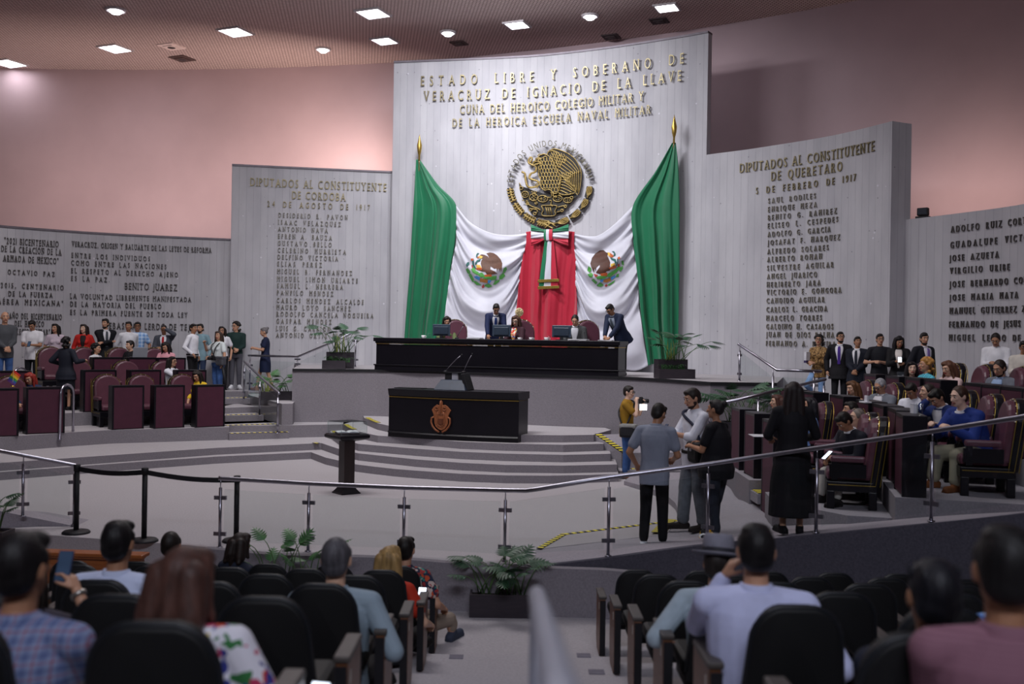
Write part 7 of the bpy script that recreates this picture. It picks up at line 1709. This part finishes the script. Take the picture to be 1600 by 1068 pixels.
person('man in a red and dark patterned shirt on the front left aisle seat', (635, 839), 9.7, -.5, 168, H=1.80, shirt=(P_TROP, 'short', 1), arms=((.32, .18, .13), (-.1, .3, .1)), hair=('short', '#16110f'), skin='b', legs=('trousers', '#8d7f72'), shoe='#3a4152', legdir=35, **NR)
hm = person('man with a grey felt hat and light denim shirt in the right seats', (1122, 850), 5.8, .28, 160, shirt=(P_DENIM, 'half'), arms=((.10, .3, .1), (-.30, .10, .16)), hair=('crop', '#2a2422'), skin='b', **NR)
h0 = hm['HC'] + hm['hu'] * .055; t = thing('felt_hat', 'grey felt hat with a dark band on the man in light denim', 'hat', hm['world'](h0), hm['rz'])
bm = NB(); T = Matrix.Rotation(R(-14), 4, 'X')
add_lathe(bm, [(.088, .0), (.130, -.012), (.150, .004), (.150, .009), (.128, -.006), (.090, .008)], n=28); bmesh.ops.transform(bm, matrix=T, verts=bm.verts); obj('brim', bm, plain('#7d7c88', .8, 0, .1, 20), t, True)
bm = NB(); add_lathe(bm, [(.092, .0), (.092, .05), (.088, .095), (.078, .115), (.070, .112), (.055, .098), (.01, .096)], n=28); bmesh.ops.transform(bm, matrix=T, verts=bm.verts); obj('crown', bm, plain('#7d7c88', .8, 0, .1, 20), t, True)
bm = NB(); add_lathe(bm, [(.094, .002), (.0955, .004), (.0950, .034), (.093, .036)], n=28); bmesh.ops.transform(bm, matrix=T, verts=bm.verts); obj('hat_band', bm, plain('#24232c', .7), t, True)
wr = person('man in a white shirt with black hair holding a hand to his mouth, right seats', (1182, 820), 4.5, .54, 172, shirt=('#c3c8ea', 'long'), lh=(-.12, .22, .52), rh=(.3, .1, .1), hair=('short', '#121012'), skin='b', fat=1.22, H=1.78, **NR)
sp = person('man with spiky dark hair in a dark jacket with a pale strap, right seats', (1458, 876), 3.2, .80, 178, shirt=('#1d2233', 'long'), arms='lap', hair=('spiky', '#15151c'), skin='c', fat=1.1, **NR)
strap(sp, 'pale grey strap on the left shoulder of the man with spiky hair', [around(sp, .30, 240, .03), around(sp, .44, 225, .035), around(sp, .50, 195, .05), around(sp, .47, 150, .05)], .024, plain('#7d929c', .8))
person('man in a pink shirt with black hair at the lower right corner', (1572, 824), 2.80, .74, 168, shirt=(P_PINKS, 'long'), arms='lap', hair=('short', '#110f10'), skin='c', fat=.98, H=1.80, **NR)
person('person in a blue patterned shirt half hidden by the man in pink', (1572, 866), 4.5, .54, 180, shirt=(P_BLUEP, 'short'), arms='lap', hair=('short', '#141214'), skin='c', **NR)
# small things on the desks and in hands
def at_desk(x, y, D, z): p = W(x, y, D); return Vector((p.x, p.y, z))
def box_thing(name, label, cat, p, rz, parts):
    t = thing(name, label, cat, p, rz)
    for nm_, c, sz, col, *ex in parts:
        bm = NB(); T = Matrix.Rotation(R(ex[0]), 4, 'X') if ex else None
        if T is None: add_box(bm, c, sz)
        else: add_box(bm, (0, 0, 0), sz, 0, Matrix.Translation(c) @ T)
        obj(nm_, bm, plain(col, .45, 0, .05), t, bevel=.004)
    return t
q = on_line(216, 560, off(e, 2.82)); box_thing('laptop', 'open grey laptop on the back left desk before the man in the dark suit', 'laptop', (q.x, q.y, T3Z + .88), LDIR, [('keyboard', (0, 0, .01), (.34, .22, .018), '#5c5f66'), ('lid', (0, -.14, .12), (.34, .012, .24), '#9a9da6', 14)])
box_thing('paper_cup_stand', 'small white box with a standing card on the middle right desk', 'desk card', at_desk(1352, 632, 13.55, T2Z + .91), R(-80), [('tray', (0, 0, .01), (.16, .10, .02), '#e4e4ea'), ('card', (.03, 0, .055), (.07, .03, .09), '#dcdce4')])
glassware(at_desk(1437, 655, 11.45, T2Z + .91), .036, .12, 'drinking glass on the nearest middle right desk')
box_thing('white_carton', 'white carton beside the glass on the nearest middle right desk', 'carton', at_desk(1428, 655, 11.5, T2Z + .91), R(-80), [('carton', (0, 0, .05), (.07, .06, .10), '#dfe0e8'), ('lid', (0, 0, .105), (.074, .064, .012), '#c9cad4')])
t = thing('umbrella', 'closed black umbrella hanging from the hand of the woman in the white top', 'umbrella', cw['world'](cw['hands'][1][2] + Vector((-.03, .03, -.05))), 0)
bm = NB(); add_tube(bm, [(0, 0, -.02), (.06, 0, -.34), (.10, 0, -.60)], [.030, .036, .008], 10); obj('canopy', bm, M_BLACKM, t, True)
bm = NB(); add_tube(bm, [(0, 0, -.03), (-.01, 0, .10), (-.03, 0, .13)], .012, 8); obj('handle', bm, M_BLACKM, t, True)
t = thing('notebook', 'white notebook held upright by the woman in the brown patterned blouse', 'notebook', bwn['world'](bwn['hands'][0][2] + Vector((.02, .06, .10))), bwn['rz'])
bm = NB(); add_box(bm, (0, 0, 0), (.05, .16, .22)); obj('cover', bm, plain('#d9d8e0', .6), t, bevel=.004); bm = NB(); add_box(bm, (0, .01, -.09), (.056, .15, .05)); obj('band', bm, plain('#3a2f5a', .6), t)
bm = NB(); tw = thing('wristwatch', 'steel watch on the wrist raising the blue phone', 'watch', hpn['world'](hpn['hands'][0][1].lerp(hpn['hands'][0][2], .93)), hpn['rz'])
dW = (hpn['hands'][0][2] - hpn['hands'][0][1]).normalized(); T = dW.to_track_quat('Z', 'Y').to_matrix().to_4x4()
b2 = NB(); add_lathe(b2, [(.034, -.010), (.037, -.010), (.037, .010), (.034, .010)], n=18); bmesh.ops.transform(b2, matrix=T, verts=b2.verts); obj('bracelet', b2, plain('#b4b0aa', .3, .8), tw, True)
bm = NB(); add_ell(bm, T @ Vector((.0, -.036, 0)), (.018, .010, .018), None, 12, 7); obj('dial', bm, plain('#d8d6d0', .2, .3), tw, True)
# finish: turn the soft unions into plain meshes
bpy.context.view_layer.update(); dg = bpy.context.evaluated_depsgraph_get(); new = []
for o in PENDING: new.append(bpy.data.meshes.new_from_object(o.evaluated_get(dg)))
for o, me in zip(PENDING, new):
    old = o.data; o.modifiers.clear(); me.name = o.name; o.data = me
    for pl in me.polygons: pl.use_smooth = True
# ================================================================ the dark seats of the public
def seat_proto():
    t = thing('auditorium_seat', 'x', 'seat', (0, 0, 0), 0, 'black seats of the public')
    blk = plain('#08090b', .6, 0, .1, 12, .4, 'black_upholstery'); piping = plain('#15181d', .45)
    def rr(w, h, rad, z0, taper=0.0, n=6):
        pts = []
        for cx, cz, a0 in ((w / 2 - taper - rad, z0 + h - rad, 0), (-w / 2 + taper + rad, z0 + h - rad, 90), (-w / 2 + .03, z0 + .03, 180), (w / 2 - .03, z0 + .03, 270)):
            q = rad if a0 < 180 else .03
            for k in range(n + 1): a = R(a0 + 90 * k / n); pts.append((cx + q * math.cos(a), cz + q * math.sin(a)))
        return pts
    # person looks along +y; the back of the seat is at -y
    lean = -.16
    def shell(name, w, h, rad, z0, y0, y1, tp, mat, bev, crown=.035):
        bm = NB(); p = rr(w, h, rad, z0, tp)
        def P(x, z, y): return (x, y + lean * (z - .4), z + crown * (1 - (2 * x / w) ** 2) * max(0, (z - z0) / h - .5) * 2)
        A = [bm.verts.new(P(x, z, y0)) for x, z in p]; B = [bm.verts.new(P(x, z, y1)) for x, z in p]; n = len(p)
        bm.faces.new(A); bm.faces.new(B[::-1])
        for k in range(n): bm.faces.new((A[k], B[k], B[(k + 1) % n], A[(k + 1) % n]))
        return obj(name, bm, mat, t, True, bevel=bev)
    shell('back_shell', .44, .50, .12, .33, -.20, -.16, .03, blk, .018); shell('backrest', .41, .46, .11, .37, -.165, -.09, .03, blk, .03)
    bm = NB(); p = rr(.44, .50, .12, .33, .03); pts = [(x, -.182 + lean * (z - .4), z + .035 * (1 - (2 * x / .44) ** 2) * max(0, (z - .33) / .5 - .5) * 2) for x, z in p[:14]]
    add_tube(bm, [(.218, -.182 + lean * 0, .40)] + pts + [(-.218, -.182, .40)], .014, 8); obj('edge_roll', bm, piping, t, True)
    bm = NB(); add_box(bm, (0, .10, .39), (.46, .44, .10)); obj('seat', bm, blk, t, bevel=.035)
    bm = NB(); add_box(bm, (0, .08, .30), (.40, .36, .07)); obj('seat_pan', bm, M_BLACKM, t)
    return t
def seat_arm(t, side):
    M_W = wood_mat('seat_wood', '#5e3a24', '#74492d', .4, (2, 2, 14))
    bm = NB(); add_box(bm, (side * .31, .07, .565), (.075, .36, .03)); a = obj('armrest', bm, plain('#4d4744', .45), t, bevel=.008)
    bm = NB(); pts = [(-.10, 0), (.16, 0), (.24, .10), (.25, .55), (-.13, .55), (-.14, .1)]
    T = Matrix.Translation((side * .31 - .0275, .03, 0)) @ Matrix(((0, 0, 1, 0), (1, 0, 0, 0), (0, 1, 0, 0), (0, 0, 0, 1)))
    add_prism(bm, pts, 0, .055, T); obj('arm_panel', bm, M_W, t, bevel=.006)
    bm = NB(); add_box(bm, (side * .338 + .0, -.03, .47), (.004, .022, .06)); obj('number_plate', bm, plain('#c9c4bc', .5), a)
    bm = NB(); add_box(bm, (side * .31, -.122, .28), (.052, .012, .52)); obj('panel_edge', bm, M_BLACKM, a)
base_t = seat_proto()
variants = {}
def seat(X, k, lab, end=None, yoff=0):
    key = end or 0
    if key not in variants:
        if not variants: v = base_t
        else:
            v = dup(base_t, (0, 0, 0), 0, 'x')
            for c in list(v.children):
                if c.name.startswith(('armrest', 'arm_panel')):
                    for g in list(c.children): bpy.data.objects.remove(g)
                    bpy.data.objects.remove(c)
        if key == 0: seat_arm(v, 1 if False else -1)
        elif key == 1: seat_arm(v, 1); seat_arm(v, -1)
        elif key == 2: seat_arm(v, 1); seat_arm(v, -1)
        variants[key] = v; v.location = (X, row_y(k) + .24 + yoff, row_z(k)); v['label'] = lab; return v
    return dup(variants[key], (X, row_y(k) + .24 + yoff, row_z(k)), 0, lab)
ROWN = ['front', 'second', 'third', 'fourth', 'fifth', 'sixth', 'seventh']; COLN = ['on the aisle', 'second from the aisle', 'third from the aisle', 'fourth from the aisle', 'fifth from the aisle', 'sixth from the aisle', 'seventh from the aisle']
for k in range(7):
    for sgn, x0, nm_ in ((-1, -1.03, 'left'), (1, 1.22, 'right')):
        for j in range(7):
            X = x0 + sgn * .62 * j; y = row_y(k)
            if y < 1.2: continue
            xp = 800 + (X - sgn * .25) / y * F
            if xp < -40 or xp > 1640: continue
            if sgn > 0 and k == 0 and X > 4.2: continue
            seat(X, k, 'black seat of the %s block, %s row from the front, %s' % (nm_, ROWN[k], COLN[j]), (1 if sgn < 0 else 2) if j == 0 else None)
# the blurred handrail down the middle of the aisle
t = thing('aisle_handrail', 'pale metal handrail in the middle of the aisle, out of focus', 'handrail', (.083, 2.85, row_z(5)))
bm = NB(); A = W(839, 928, 2.8) - Vector(t.location); B = W(872, 1075, 1.15) - Vector(t.location); C = W(905, 1300, .55) - Vector(t.location)
add_tube(bm, [A + Vector((0, .03, -.02)), A, A.lerp(B, .5), B, C], .024, 14); obj('rail_tube', bm, plain('#a4a6b4', .4, .15, .05), t, True)
bm = NB(); add_tube(bm, [A + Vector((0, .012, -.01)), (A.x, A.y + .012, 0)], .02, 10); obj('post', bm, plain('#a4a6b4', .4, .15, .05), t, True)
# dark floor patches where the aisle lights sit
for k, (x, y, z) in enumerate(((912, 1024, row_z(1)), (932, 1050, row_z(2)), (713, 1026, row_z(1)))):
    p = WZ(x, y, z); bm = NB(); add_box(bm, (0, 0, .004), (.12, .10, .008)); o = obj('floor_plate', bm, plain('#77737e', .9)); o.location = p; tag(o, 'dark square plate on the aisle floor, %s' % ('right side, further away', 'right side, nearer', 'left side by the front seats')[k], 'floor plate')
